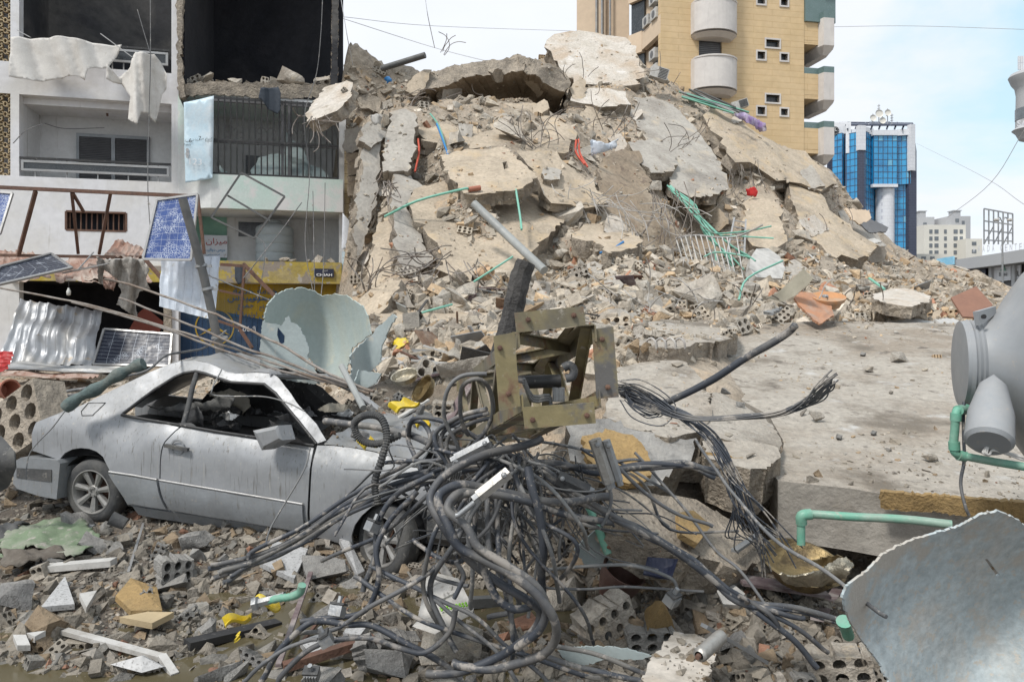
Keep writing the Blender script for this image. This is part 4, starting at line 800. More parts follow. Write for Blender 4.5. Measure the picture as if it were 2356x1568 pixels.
add('gear_emblem', ge, gearb, sg); write('lettering', 'GE', fp(812, 618, .24), FA.u, Zv, .13, None, ink, sg, bold=.02); write('lettering', ar('هيدروليك'), fp(815, 645, .22), FA.u, Zv, .13, .4, gearb, sg); write('lettering', ar('صيانة'), fp(818, 660, .22), FA.u, Zv, .12, .3, gearb, sg); write('lettering', 'OIL', fp(826, 674, .22), FA.u, Zv, .07, None, ink, sg)
st = MB(); FA.box(st, u6+.1, fU(826), zi-3, fZ(800, 455), .1, -.5); FA.box(st, u6+.1, fU(800), fZ(800, 455), fZ(800, 345), .1, -.5)
add('stone_pier', st, stonec, label='yellow stone block pier at the right end of the burnt building', cat='pier')
for i, (ol, lb) in enumerate([([(792,300),(832,290),(838,318),(834,342),(800,352),(788,340)], 'grey broken block course right of the window cage'), ([(797,352),(832,350),(835,398),(800,404)], 'upper brown wall block beside the window cage'), ([(798,406),(834,404),(832,446),(800,450)], 'lower brown wall block above the stone pier')]):
    add('wall_fragment', slabgeo(ol, [(792,300,21.4),(835,300,21.4),(800,450,21.2)], .6, jag=.05, edge=.06, step=.2, seed=60+i), [brownc if i else greyc, sandedge], label=lb, cat='wall fragment')
# water tank in the recess
tk = thing('water_tank', fp(632, 601, -.9), 'upright grey plastic water tank standing in the open recess above the yellow beam', 'water tank')
tb = fp(632, 603, -.85); rr = 43/1700*21.9; m_ = MB(); hh = 92/1700*21.9
prof = [(0, rr*.97)]
for i in range(24): t = i/23; prof.append((hh*.85*t, rr*(1 if i % 6 else .955)))
prof += [(hh*.9, rr*.93), (hh*.96, rr*.7), (hh, rr*.35), (hh*1.0, 0)]
m_.lathe(tb, (0, 0, 1), prof, 32); add('tank_body', m_, tankf, tk, smooth=50)
m_ = MB(); m_.lathe(tb+Vector((0, 0, hh*.96)), (0, 0, 1), [(0, rr*.38), (.1, rr*.38), (.13, rr*.3), (.13, 0)], 20); add('lid', m_, tankf, tk, smooth=50)
# ceiling lamp on the balcony, bulb, soot etc.
bl = thing('light_bulb', fp(158, 680, .8), 'white light bulb hanging in the dark shop opening', 'light bulb'); pb_ = fp(158, 668, .8)
m_ = MB(); m_.lathe(pb_+Vector((0, 0, -.12)), (0, 0, 1), [(-.02, 0), (-.0, .05), (.1, .055), (.15, .03), (.19, .025)], 14); add('glass', m_, bulbm, bl, smooth=True)
m_ = MB(); m_.tube([pb_+Vector((0, 0, .05)), pb_+Vector((0, 0, .35))], .008, 5); add('cord', m_, black, bl)
m_ = MB(); m_.tube([fp(420, 432, -.9), fp(420, 442, -.9)], .03, 8); m_.tube([fp(423, 252, -.9), fp(423, 262, -.9)], .03, 8)
# balcony pendant
m_ = MB(); c_ = fp(245, 247, -.8); m_.lathe(c_, (0, 0, 1), [(0, .08), (.04, .08), (.05, 0)], 10, close=False); m_.tube([c_, c_+Vector((.03, 0, -.25))], .03, 8); add('lamp_stub', m_, rust, label='broken lamp stub under the white balcony ceiling', cat='lamp stub')
# shop interior, its darkness put into near-black walls and ceiling, and back
ib = MB()
for a in [(u1, fU(380), -.4, zi, -3, -3.1), (u1, u1+.1, -.4, zi, -.3, -3), (u1, fU(380), zi, zi+.1, -.3, -3)]: FA.box(ib, *a)
add('shop_interior', ib, soot, AB)
bk = MB(); FA.box(bk, u0, u6-.3, -.5, zh, -6.2, -6.4); FA.box(bk, u6-.25, u6-.02, -.5, zd-.5, -2.65, -6.3); add('rear_wall', bk, wallg, AB)
# ------------------------------------------------------------ yellow apartment tower
pA, pB = P(1520, 700, 40), P(1850, 700, 41.6)
FT = Fr((pA.x, pA.y), (pB.x, pB.y)); TW = thing('apartment_tower', (pA.x+4, pA.y+5, -.7), 'tall ochre stone clad apartment tower with curved pale balconies behind the heap', 'building')
tU, tZ = FT.U, FT.Z; Wt = tU(1850); top = 26.5; wm = MB(); holes = []; win = []
st = 3.07; zs0 = tZ(1780, 108)
for k in range(-6, 4):
    for (xa, xb, ya, yb) in [(1762, 1793, 108, 91), (1742, 1760, 136, 119), (1796, 1812, 139, 124)]:
        z0 = tZ(xa, ya)+k*st; z1 = z0+(ya-yb)/1700*41.2
        if z1 < top-.3 and z0 > 0: holes.append((tU(xa), tU(xb), z0, z1)); win.append((tU(xa), tU(xb), z0, z1))
    z0 = tZ(1635, 142)+k*st; holes.append((tU(1608), tU(1661), z0+.05, min(z0+2.35, top-.2)))
holes = [h for h in holes if h[3] > h[2]]
shz = [h for h in holes if h not in win]
FT.wall(wm, 0, Wt, -.7, top, holes, 0, th=.35); FT.box(wm, .35, Wt-.01, top, top+.3, 0, -12)
add('wall', wm, ochre, TW)
for h in win:
    m_ = MB(); a, b, c, d = h
    for q in [(a-.08, b+.08, d, d+.09), (a-.08, b+.08, c-.09, c), (a-.08, a, c, d), (b, b+.08, c, d)]: FT.box(m_, *q, .05, -.2)
    o = add('window', m_, balc, TW); m_ = MB(); FT.box(m_, a, b, c, d, -.22, -.26); add('pane', m_, darkw, o)
for h in shz:
    m_ = MB(); nn = 22
    for i in range(nn):
        z = h[2]+(h[3]-h[2])*i/nn; dz = (h[3]-h[2])/nn; FT.box(m_, h[0], h[1], z, z+dz*.8, -.12, -.18)
    FT.box(m_, h[0], h[1], h[2], h[3], -.19, -.22); add('roller_shutter', m_, shut, TW)
ub, ur = tU(1638), (tU(1687)-tU(1590))/2
for k in range(-5, 4):
    z0 = tZ(1638, 213)+k*st
    if z0 > top-1.5: continue
    m_ = MB(); n = 14; inn = []; out = []
    for i in range(n+1):
        a = math.pi*(.12+.76*i/n); out.append((ub-ur*math.cos(a)/math.cos(.12*math.pi), .05+1.15*(math.sin(a)-math.sin(.12*math.pi))+.42)); inn.append((ub-(ur-.12)*math.cos(a)/math.cos(.12*math.pi), .05+1.15*(math.sin(a)-math.sin(.12*math.pi))+.32))
    out = [(ub-ur, 0)]+out+[(ub+ur, 0)]; inn = [(ub-ur+.12, 0)]+inn+[(ub+ur-.12, 0)]
    hb = 1.62
    for i in range(len(out)-1):
        a, b, c, d = out[i], out[i+1], inn[i+1], inn[i]
        m_.hexa([FT.pt(a[0], z0, a[1]), FT.pt(b[0], z0, b[1]), FT.pt(c[0], z0, c[1]), FT.pt(d[0], z0, d[1]), FT.pt(a[0], z0+hb, a[1]), FT.pt(b[0], z0+hb, b[1]), FT.pt(c[0], z0+hb, c[1]), FT.pt(d[0], z0+hb, d[1])])
        m_.hexa([FT.pt(a[0], z0+hb, a[1]+.05), FT.pt(b[0], z0+hb, b[1]+.05), FT.pt(c[0], z0+hb, c[1]-.05), FT.pt(d[0], z0+hb, d[1]-.05)]+[FT.pt(q[0], z0+hb+.08, q[1]+e) for q, e in ((a, .05), (b, .05), (c, -.05), (d, -.05))])
    poly = [FT.pt(q[0], z0+.02, q[1]-.03) for q in out]; m_.put(poly+[p-Vector((0, 0, .12)) for p in poly], [tuple(range(len(poly))), tuple(range(len(poly), 2*len(poly)))[::-1]])
    poly2 = [FT.pt(ub+(q[0]-ub)*.82, z0-.28, q[1]*.6) for q in out]; m_.put([p-Vector((0, 0, .12)) for p in poly]+poly2, [(i, i+1, len(poly)+i+1, len(poly)+i) for i in range(len(poly)-1)]+[tuple(range(len(poly), 2*len(poly)))[::-1]])
    add('balcony', m_, balc, TW)
# right hand corner: recessed openings, glass rails and pale corner balconies
for k in range(-4, 3):
    z0 = tZ(1865, 236)+k*st
    if z0 < 0: continue
    m_ = MB(); kk = 0
    FT.box(m_, Wt, Wt+1.25, z0+.22, z0+1.95 if 0 else z0+.45, -.05, -4); add('balcony_floor', m_, ochre, TW)
    m_ = MB(); FT.box(m_, Wt+.1, Wt+1.1, z0+1.9, min(z0+st+.2, top), -2.0, -2.2); FT.box(m_, Wt, Wt+.12, z0+.45, min(z0+st, top), -.2, -4); add('recess', m_, darkw, TW)
    m_ = MB(); poly = [(Wt+.9, -.1), (Wt+1.0, .35), (Wt+1.65, .35), (Wt+1.95, -.2), (Wt+1.95, -3), (Wt+.9, -3)]; zt = z0+1.42+.22
    b0 = [FT.pt(a, z0+.1, b) for a, b in poly]; b1 = [FT.pt(a, zt, b) for a, b in poly]; b2 = [FT.pt(Wt+1.4+(a-Wt-1.4)*.45, z0-.32, b*.6-.3) for a, b in poly]; n = len(poly)
    m_.put(b0+b1+b2, [tuple(range(n, 2*n)), tuple(range(2*n, 3*n))[::-1]]+[(i, (i+1) % n, n+(i+1) % n, n+i) for i in range(n)]+[(2*n+i, 2*n+(i+1) % n, (i+1) % n, i) for i in range(n)])
    add('corner_balcony', m_, balc, TW)
    m_ = MB()
    for i in range(len(poly)-3): a, b = poly[i], poly[i+1]; m_.hexa([FT.pt(a[0], zt, a[1]), FT.pt(b[0], zt, b[1]), FT.pt(b[0], zt, b[1]-.04), FT.pt(a[0], zt, a[1]-.04), FT.pt(a[0], zt+.34, a[1]), FT.pt(b[0], zt+.34, b[1]), FT.pt(b[0], zt+.34, b[1]-.04), FT.pt(a[0], zt+.34, a[1]-.04)])
    FT.box(m_, Wt-.0, Wt+.9, zt, zt+.34, -.05, -.09); o = add('glass_rail', m_, M('green_rail_glass', (.13, .19, .19), (.11, .17, .165), rough=.2, bump=0) if 'green_rail_glass' not in MC else MC['green_rail_glass'], TW)
    m_ = MB(); FT.box(m_, Wt, Wt+.9, z0+.45, zt, -.04, -.2); add('balcony_front', m_, ochre, TW)
FT.box(sb := MB(), Wt-.0, Wt+1.9, -.7, top, -4.01, -12); FT.box(sb, Wt+.14, Wt+1.2, -.7, top, -2.3, -3.9); add('side_wall', sb, ochre, TW)
m_ = MB(); FT.box(m_, Wt+.02, Wt+1.9, tZ(1880, 52), tZ(1880, -60), .1, -2); add('glazed_bay', m_, MC['green_rail_glass'], TW, label='glazed top corner bay')
# left flank: bands, dark recesses and air conditioners
q0, q1, q2, q3 = P(1520, 0, 40), P(1477, 0, 42.6), P(1446, 0, 43.4), P(1446, 0, 46.5)
FS = Fr((q1.x, q1.y), (q0.x, q0.y)); FS2 = Fr((q2.x, q2.y), (q1.x, q1.y)); LS = (Vector((q1.x, q1.y))-Vector((q0.x, q0.y))).length; L2 = (Vector((q2.x, q2.y))-Vector((q1.x, q1.y))).length
for k in range(-5, 3):
    z0 = tZ(1520, 75)+k*st; m_ = MB(); FS.box(m_, 0, LS-.02, z0, z0+1.0, 0, -.3); FS2.box(m_, 0, L2, z0-.1, z0+1.1, .02, -.3); add('spandrel', m_, beige, TW)
    m_ = MB(); FS.box(m_, .05, LS-.1, z0+1.0, z0+st, -.6, -.7); FS2.box(m_, .05, L2, z0+1.1, z0+st-.1, -.2, -.3); add('dark_glazing', m_, darkw, TW)
    for i, dz in ((.75, 1.05), (1.7, 1.9), (1.9, .98)):
        if k < -1: continue
        c = FS.pt(i, z0+dz+.3, -.05); r = Matrix.Rotation(math.atan2(FS.u.y, FS.u.x), 3, 'Z'); ac = thing('air_conditioner', c, 'white air conditioner on the ochre tower flank, %s, %s row up' % (['nearest the corner', 'upper of the rear pair', 'lower of the rear pair'][[.75, 1.7, 1.9].index(i)], {-1: 'first', 0: 'second', 1: 'third', 2: 'fourth'}[k]), 'air conditioner', 'air conditioners on the tower flank')
        m_ = MB(); m_.box(c, .8, .34, .56, r); add('casing', m_, whitep, ac); m_ = MB(); m_.lathe(c+FS.n*.172, FS.n, [(0, .2), (.012, .2), (.012, 0)], 16); add('fan', m_, shut, ac)
m_ = MB(); FS.box(m_, -.0, LS-.4, -.7, top, -.75, -6); FS2.box(m_, .3, L2+.5, -.7, top, -.4, -5); add('core_wall', m_, beige, TW)
r0, r1 = P(1328, 0, 47), P(1447, 0, 46.4); FR = Fr((r0.x, r0.y), (r1.x, r1.y)); LR = (r1-r0).length; m_ = MB()
FR.wall(m_, 0, LR, -.7, top, [(.5, .8, z, z+1.6) for z in (4, 7.1, 10.2, 13.3, 16.4, 19.5)], 0, th=.3); FR.box(m_, 0, 1.8, -.7, top, .3, -.0); FR.box(m_, 0, LR, top, top+.2, 0, -8); FR.box(m_, 0, .3, -.7, top, -.3, -8); add('rear_block', m_, beige, TW)
for u in (1.25, 1.6, 2.1):
    m_ = MB(); m_.tube([FR.pt(u, 0, .4), FR.pt(u, top, .4)], .07, 8); add('drain_pipe', m_, galv, TW)
# ------------------------------------------------------------ blue glass tower with the clock
D = 200.0; gx = lambda x: (x-CX)/F*D; gzv = lambda y: H+(CY-y)/F*D
BT = thing('glass_tower', (gx(2000), D+10, -.7), 'blue glass office tower with white piers, a clock and rooftop antennas', 'building')
def facet(mb, xa, da, xb, db, ya, yb, m=0, inset=0, thick=1.2):
    a = P(xa, 0, da); b = P(xb, 0, db); f = Fr((a.x, a.y), (b.x, b.y)); l = math.hypot(b.x-a.x, b.y-a.y); dm = (da+db)/2
    f.box(mb, 0, l, H+(CY-ya)/F*dm, H+(CY-yb)/F*dm, 0, -thick, m); return f, l
def curtain(xa, da, xb, db, ya, yb, name='glazing'):
    m = MB(); f, l = facet(m, xa, da, xb, db, ya, yb); o = add(name, m, glassb, BT); dm = (da+db)/2; z0, z1 = H+(CY-ya)/F*dm, H+(CY-yb)/F*dm
    g = MB(); nu = max(2, round(l/1.25)); nz = round((z1-z0)/1.75)
    for i in range(nu+1): f.box(g, l*i/nu-.05, l*i/nu+.05, z0, z1, .08, -.02)
    for j in range(nz+1): f.box(g, 0, l, z0+(z1-z0)*j/nz-.05, z0+(z1-z0)*j/nz+.05, .075, -.02)
    add('mullion_grid', g, navyp, o)
    rnd = random.Random(int(xa))
    for _ in range(3):
        pn = MB()
        i, j = rnd.randrange(nu), rnd.randrange(nz); f.box(pn, l*i/nu+.06, l*(i+1)/nu-.06, z0+(z1-z0)*j/nz+.06, z0+(z1-z0)*(j+1)/nz-.06, .03, 0)
        add('lighter_pane', pn, glassl, o)
curtain(1915, 200, 1938, 198, 760, 308); curtain(1945, 198, 1978, 195, 760, 306); curtain(1990, 195, 2010, 199, 760, 306); curtain(2010, 197, 2064, 197, 424, 310, 'projecting_bay'); curtain(2008, 201, 2030, 201, 760, 424); curtain(2052, 200, 2092, 198.5, 760, 424); curtain(2064, 199, 2096, 197.5, 424, 310)
m_ = MB()
for a in [(1908,201,1950,199,309,281),(1946,197.5,1958,197,352,281),(1976,194.5,1992,194.8,345,288),(1958,197.5,1976,196.5,306,297),(1992,196,2010,198,308,294),(2009,196.5,2065,196.5,311,299),(2064,198,2098,197,311,297),(2096,196.5,2106,197,392,286),(2008,195.8,2066,195.8,430,423)]: facet(m_, *a)
m_.lathe(P(2036, 760, 199), (0, 0, 1), [(0, 2.3), (38, 2.3)], 24); add('white_cladding', m_, whitec, BT)
m_ = MB()
for a in [(1946,197.8,1960,197.2,760,352),(1976,194.8,1992,195.1,760,345),(2092,197.5,2109,198,760,393),(2088,198,2098,198,760,420)]: facet(m_, *a, thick=3)
p1, p2, p3, p4 = P(1908, 0, 202), P(2109, 0, 199), P(2109, 0, 225), P(1930, 0, 225)
add('dark_pier', m_, navyp, BT)
m_ = MB(); z1 = gzv(300); b = [Vector((p.x, p.y, -.7)) for p in (p1, p2, p3, p4)]; b[0].y += 1.5; b[1].y += 1.5; m_.hexa(b+[Vector((p.x, p.y, z1)) for p in b]); add('core', m_, navyp, BT)
ck = P(1919, 302, 199.6); m_ = MB(); m_.lathe(ck, (0, -1, 0), [(0, 1.15), (.6, 1.15), (.6, 0)], 24); o = add('clock', m_, black, BT)
m_ = MB(); m_.bar(ck+Vector((0, -.65, 0)), ck+Vector((0, -.65, .75)), .12, .04, up=(0, 1, 0)); m_.bar(ck+Vector((0, -.66, 0)), ck+Vector((.55, -.66, .0)), .12, .04, up=(0, 1, 0))
for i in range(12): a = i*math.pi/6; m_.bar(ck+Vector((math.sin(a)*.85, -.62, math.cos(a)*.85)), ck+Vector((math.sin(a)*1.02, -.62, math.cos(a)*1.02)), .1, .04, up=(0, 1, 0))
add('clock_hand', m_, inkw, o)
m_ = MB()
for i in range(9): x = 1950+i*18; m_.bar(P(x, 297-(i % 2)*0, 197), P(x+6, 285-4*math.sin(i/8*3.14), 206), .35, .35)
m_.bar(P(1945, 288, 198), P(2105, 288, 198), .35, .35); m_.bar(P(1950, 282, 207), P(2100, 284, 207), .35, .35)
for i in range(3): a = 1950+i*50; m_.hexa([P(a, 290, 198), P(a+48, 290, 198), P(a+48, 283-2*(i == 1), 208), P(a, 283-2*(i == 1), 208), P(a, 289, 198), P(a+48, 289, 198), P(a+48, 282-2*(i == 1), 208), P(a, 282-2*(i == 1), 208)])
add('roof_pergola', m_, navyp, BT)
for x, yt, dish in [(2022, 240, 1), (2042, 250, 1), (2052, 262, 0), (2008, 262, 1), (2030, 268, 1)]:
    m_ = MB(); m_.tube([P(x, 290, 202), P(x, yt, 202)], .12, 5)
    for j in range(3): yy = yt+4+j*6; m_.bar(P(x-3, yy, 202), P(x+3, yy-1, 202), .2, .2)
    o = add('antenna_mast', m_, farg, BT)
    if dish: m_ = MB(); m_.lathe(P(x, 262 if x == 2022 else yt+10, 201.5), (0, -1, .1), [(0, 0), (.05, .6 if x != 2022 else .9), (.3, .9 if x != 2022 else 1.1)], 14); add('dish', m_, farw, o)
# ------------------------------------------------------------ cream and grey blocks far away
def block(lb, x0, x1, yt, d, mat, wins, step=None, dep=14, yb=740):
    a, b = P(x0, 0, d), P(x1, 0, d); t = thing('apartment_block', (( a.x+b.x)/2, d, -.7), lb, 'building', None); f = Fr((a.x, a.y), (b.x, b.y)); m = MB(); f.box(m, 0, b.x-a.x, -.7, H+(CY-yt)/F*d, 0, -dep)
    add('wall', m, mat, t)
    for (xa, xb, ya, yb_) in wins:
        w_ = MB(); f.box(w_, f.U(xa), f.U(xb), H+(CY-yb_)/F*d, H+(CY-ya)/F*d, .12, -.1); add('window', w_, fard, t)
    return t, f
block('cream apartment block with three window columns right of the glass tower', 2126, 2222, 517, 250, farw, [(x, x+w_, y, y+9) for y in (528, 544, 560, 576, 592) for x, w_ in ((2138, 7), (2150, 9), (2172, 6), (2194, 9), (2208, 7))])
block('grey taller block behind the cream one with a water tank on top', 2113, 2150, 499, 262, farg, [(2124, 2132, 512, 520), (2124, 2132, 530, 540), (2116, 2122, 550, 560), (2116, 2122, 570, 580)])
t, f = block('grey rooftop block on the right half of the cream building', 2183, 2233, 497, 256, farg, [(2213, 2219, 508, 518), (2198, 2206, 503, 511)])
for x0, x1, y0, y1, d, lb in [(2118, 2132, 486, 499, 262, 'small grey tank tower on the roof of the grey block'), (2196, 2212, 485, 497, 256, 'small dark tank tower on the right rooftop block')]:
    m_ = MB(); a = P(x0, y1, d); b = P(x1, y0, d); m_.box(((a.x+b.x)/2, d+2, (a.z+b.z)/2), b.x-a.x, 3, b.z-a.z); m_.box(((a.x+b.x)/2, d+2, b.z+.15), b.x-a.x+.6, 3.6, .3); add('roof_tank', m_, farg, label=lb, cat='roof tank')
block('lower cream annex at the right of the far cream block', 2222, 2260, 549, 245, farw, [(2236, 2246, 556, 564), (2236, 2246, 574, 582)])
block('low cream podium in front of the far cream block', 2110, 2180, 584, 230, farw, [(2120, 2130, 590, 596), (2140, 2150, 590, 596)])
# shop terrace with billboards and the name letters
SA_, SB_ = P(2178, 0, 78), P(2600, 0, 52); FSH = Fr((SA_.x, SA_.y), (SB_.x, SB_.y)); SHP = thing('shopping_terrace', FSH.pt(6, 0, -1), 'low concrete shopping terrace with white name letters on its roof edge at the far right', 'building')
LL = FSH.U(2590); zt_, zb_ = FSH.Z(2356, 578), FSH.Z(2356, 606); m_ = MB(); FSH.box(m_, 0, LL, zb_, zt_, 1.2, -8); add('canopy', m_, farg, SHP)
m_ = MB(); FSH.box(m_, 0, LL, -.7, zb_, -.3, -8); add('wall', m_, shut, SHP)
for x in (2185, 2232, 2282, 2335): m_ = MB(); u = FSH.U(x); FSH.box(m_, u, u+.5, -.7, zb_, .3, -.29); add('pillar', m_, farg, SHP)
m_ = MB(); FSH.box(m_, FSH.U(2202), FSH.U(2275), FSH.Z(2240, 650), FSH.Z(2240, 652)-2, .5, -.2); add('parapet', m_, navyp, SHP)
for x0, x1, y0, y1, mt, tx, ink_, lb in [(2233, 2270, 620, 649, signn, ar('العجوز'), gearb, 'purple blue window sign with an Arabic name in a white square'), (2288, 2328, 613, 646, whitec, 'El Ajouz', ink, 'white window sign reading El Ajouz'), (2331, 2350, 610, 644, whitec, 'EL', ink, 'white window sign at the far right edge beside the green leaf')]:
    m_ = MB(); xm = (x0+x1)/2; FSH.box(m_, FSH.U(x0), FSH.U(x1), FSH.Z(xm, y1), FSH.Z(xm, y0), .1, 0); o = add('window_sign', m_, mt, SHP, label=lb)
    if mt is signn: m_ = MB(); FSH.box(m_, FSH.U(2244), FSH.U(2262), FSH.Z(2253, 643), FSH.Z(2253, 626), .13, .105); add('white_square', m_, whitec, o)
    c = FSH.ray(xm, (y0+y1)/2+2, .15); write('lettering', tx, c, FSH.u, Zv, .45 if mt is whitec else .32, (x1-x0)*.8/1700*70 if mt is whitec else .6, ink_, o, bold=.01)
    if x0 == 2288: m_ = MB(); c = FSH.ray(xm, 622, .15); m_.put([c-FSH.u*.55, c+FSH.u*.5-Zv*.05, c+FSH.u*.1+Zv*.45, c-FSH.u*.2+Zv*.2], [(0, 1, 2, 3)]); add('leaf_emblem', m_, pvc, o)
bb = MB(); FSH.box(bb, FSH.U(2188), FSH.U(2228), FSH.Z(2208, 611), FSH.Z(2208, 592), 1.45, 1.3); add('billboard', bb, M('light_blue_board', (.2, .5, .7), (.35, .6, .75), bump=0), label='small light blue board on the canopy edge of the shopping terrace', cat='billboard')
xs_ = [2241, 2252, 2263, 2274, 2285, None, 2304, 2315, 2326, 2337, 2348, 2359]
for ch, x in zip('AWADA CENTER', xs_):
    if x: write('roof_letter', ch, FSH.ray(x, 573-(x-2241)*.05, 1.0), FSH.u, Zv, .62, .40, whitec, SHP, bold=.02)
m_ = MB()
for x0, x1, y0, y1, d in [(2264, 2330, 480, 562, 74)]:
    a = P(x0, y1, d); b = P(x1, y0+12, d)
    for i in range(7): x = x0+(x1-x0)*i/6; m_.bar(P(x, y1, d), P(x, y0+2*i, d), .1, .1, up=(0, 1, 0))
    for j, y in enumerate((480, 508, 530, 552)): m_.bar(P(x0, y, d), P(x1, y+12-j*3, d), .12, .12)
    for i in range(3): m_.bar(P(x0+i*22, 562, d+2.5), P(x0+22+i*22, 520, d), .08, .08)
add('steel_gantry', m_, galv, label='bare steel billboard frame standing on the shopping terrace roof', cat='gantry')
sl_ = thing('street_lamp', P(2306, 650, 60), 'grey double armed street lamp in front of the shopping terrace', 'street lamp')
m_ = MB(); b0 = P(2308, 800, 60); m_.tube([Vector((b0.x, 60, -.7)), P(2306, 510, 60)], [.1, .06], 8); m_.tube(CP([(2292, 506, 60), (2300, 500, 60), (2306, 510, 60), (2312, 500, 60), (2322, 506, 60)], 4), .05, 6); add('pole', m_, galv, sl_)
for x in (2292, 2322): m_ = MB(); m_.lathe(P(x-6, 506, 60), (1, 0, 0), [(0, .02), (.1, .12), (.35, .14), (.5, .03)], 10); add('lamp_head', m_, whitep, sl_)
# round corner tower at the right edge
rt = thing('corner_building', P(2420, 400, 60), 'grey building with a round ringed corner turret at the right edge of the view', 'building')
tc_ = P(2378, 300, 60); m_ = MB(); z = lambda y: H+(CY-y)/F*60
prof = [(z(328)-z(328), .3), (z(320)-z(328), 1.0), (z(305)-z(328), 1.25), (z(298)-z(328), 1.5), (z(292)-z(328), 1.25), (z(288)-z(328), 1.25), (z(218)-z(328), 1.2), (z(200)-z(328), 1.3), (z(190)-z(328), 1.55), (z(175)-z(328), 1.75), (z(168)-z(328), 1.6), (z(160)-z(328), 1.0), (z(160)-z(328), 0)]
m_.lathe(Vector((tc_.x, 60, z(328))), (0, 0, 1), prof, 32); add('turret', m_, farg, rt, smooth=30)
m_ = MB(); m_.lathe(Vector((tc_.x, 60, z(275))), (0, 0, 1), [(0, 1.27), (.9, 1.27)], 32); add('window_band', m_, fard, rt)
m_ = MB(); m_.box((47.2, 61.2, 6.5), 6.4, 1.6, 15); add('wall', m_, farg, rt)
write('lettering', 'SA', P(2352, 284, 58.4), (1, 0, 0), Zv, .5, .8, whitec, rt, bold=.02)
for x in (2344, 2349, 2353): m_ = MB(); m_.box(P(x, 145, 60), .12, .1, 1.1); m_.tube([P(x, 160, 60), P(x, 130, 60)], .03, 5); add('antenna_panel', m_, whitec, rt)
# distant wires
for i, pl in enumerate([[(780,38,30),(1000,60,34),(1330,72,46)], [(1915,62,60),(2100,60,60),(2356,68,60)], [(2356,300,30),(2280,420,34),(2180,500,40)], [(2356,470,40),(2250,400,60),(2109,330,120)], [(979,0,20),(985,40,20),(1000,110,21)], [(785,0,20),(800,90,20),(812,150,21)], [(780,40,40),(1000,110,40),(1200,160,30)]]):
    m_ = MB(); m_.tube(CP(pl, 6), .012 if pl[0][2] < 35 else .02, 4); add('overhead_wire', m_, farg, label=['wire from the burnt building to the ochre tower', 'wire from the ochre tower to the right edge', 'wire rising from the right edge by the turret', 'wire between the glass tower and the right edge', 'wire hanging from above over the heap', 'wire hanging beside the burnt building', 'sagging wire over the left of the heap'][i], cat='wire', group=None)
# ------------------------------------------------------------ loose rubble
def hull(rnd, sx, sy, sz, n=12, cuts=0):
    bm = bmesh.new()
    for _ in range(n):
        v = Vector((rnd.uniform(-1, 1), rnd.uniform(-1, 1), rnd.uniform(-1, 1))); m = max(abs(c) for c in v); v = v*((.75+.25*rnd.random())/m)
        bm.verts.new((v.x*sx/2, v.y*sy/2, v.z*sz/2))
    r = bmesh.ops.convex_hull(bm, input=bm.verts); bmesh.ops.delete(bm, geom=[e for e in r['geom_interior'] if isinstance(e, bmesh.types.BMVert)], context='VERTS')
    return bm
def rockbm(rnd, sx, sy, sz, n=11, sub=2, amp=.05):
    bm = hull(rnd, sx, sy, sz, n)
    bmesh.ops.dissolve_limit(bm, angle_limit=R(14), verts=bm.verts, edges=bm.edges); bmesh.ops.triangulate(bm, faces=bm.faces)
    for _ in range(sub):
        L_ = max(sx, sy, sz); es = [e for e in bm.edges if e.calc_length() > L_*.16]
        if es: bmesh.ops.subdivide_edges(bm, edges=es, cuts=1, use_grid_fill=True); bmesh.ops.triangulate(bm, faces=bm.faces)
    S = max(sx, sy, sz); o = Vector((rnd.uniform(0, 99), rnd.uniform(0, 99), 0)); bm.normal_update()
    for v in bm.verts: v.co += v.normal*S*amp*(noise.fractal(v.co/S*3+o, 1, 2, 4))
    return bm
def bmgeo(bm):
    bm.verts.index_update(); g = MB(); g.put([v.co.copy() for v in bm.verts], [tuple(v.index for v in f.verts) for f in bm.faces]); bm.free(); return g
def hollow(nx, nz, w_, h, d, r, breaky=0, rnd=None):
    """clay/concrete unit with round cores running through its depth"""
    pl = [(-w_/2, -h/2), (w_/2, -h/2), (w_/2, h/2), (-w_/2, h/2)]
    if breaky: pl = jagged(pl, breaky, 5, rnd)
    hs = []
    for i in range(nx):
        for j in range(nz):
            cx, cz = -w_/2+w_*(i+.5)/nx, -h/2+h*(j+.5)/nz; hs.append([(cx+r*math.cos(-k*math.pi/5), cz+r*math.sin(-k*math.pi/5)) for k in range(10)])
    vs, tr = cdt(pl, 9, hs); g = MB(); n = len(vs)
    g.put([(a, -d/2, b) for a, b in vs]+[(a+(rnd.uniform(-breaky, breaky) if breaky else 0), d/2, b) for a, b in vs], list(tr)+[tuple(i+n for i in t[::-1]) for t in tr]+[(b, a, a+n, b+n) for a, b in bedges(tr)])
    return g
rr_ = random.Random(11)
PRO = []   # small prototypes for the heap
for k in range(14): PRO.append(bmgeo(hull(rr_, 1, rr_.uniform(.6, 1), rr_.uniform(.35, .9), 11)))
for k in range(7): PRO.append(bmgeo(hull(rr_, 1, rr_.uniform(.5, .9), rr_.uniform(.08, .2), 10)))
for k in range(3): g = MB(); g.box((0, 0, 0), 1, rr_.uniform(.05, .12), .05); PRO.append(g)
PRO.append(hollow(3, 2, 1, .5, .5, .11)); PRO.append(hollow(4, 2, 1, .45, .35, .075))
PN = [(np.array(p.v), [list(f) for f in p.f]) for p in PRO]
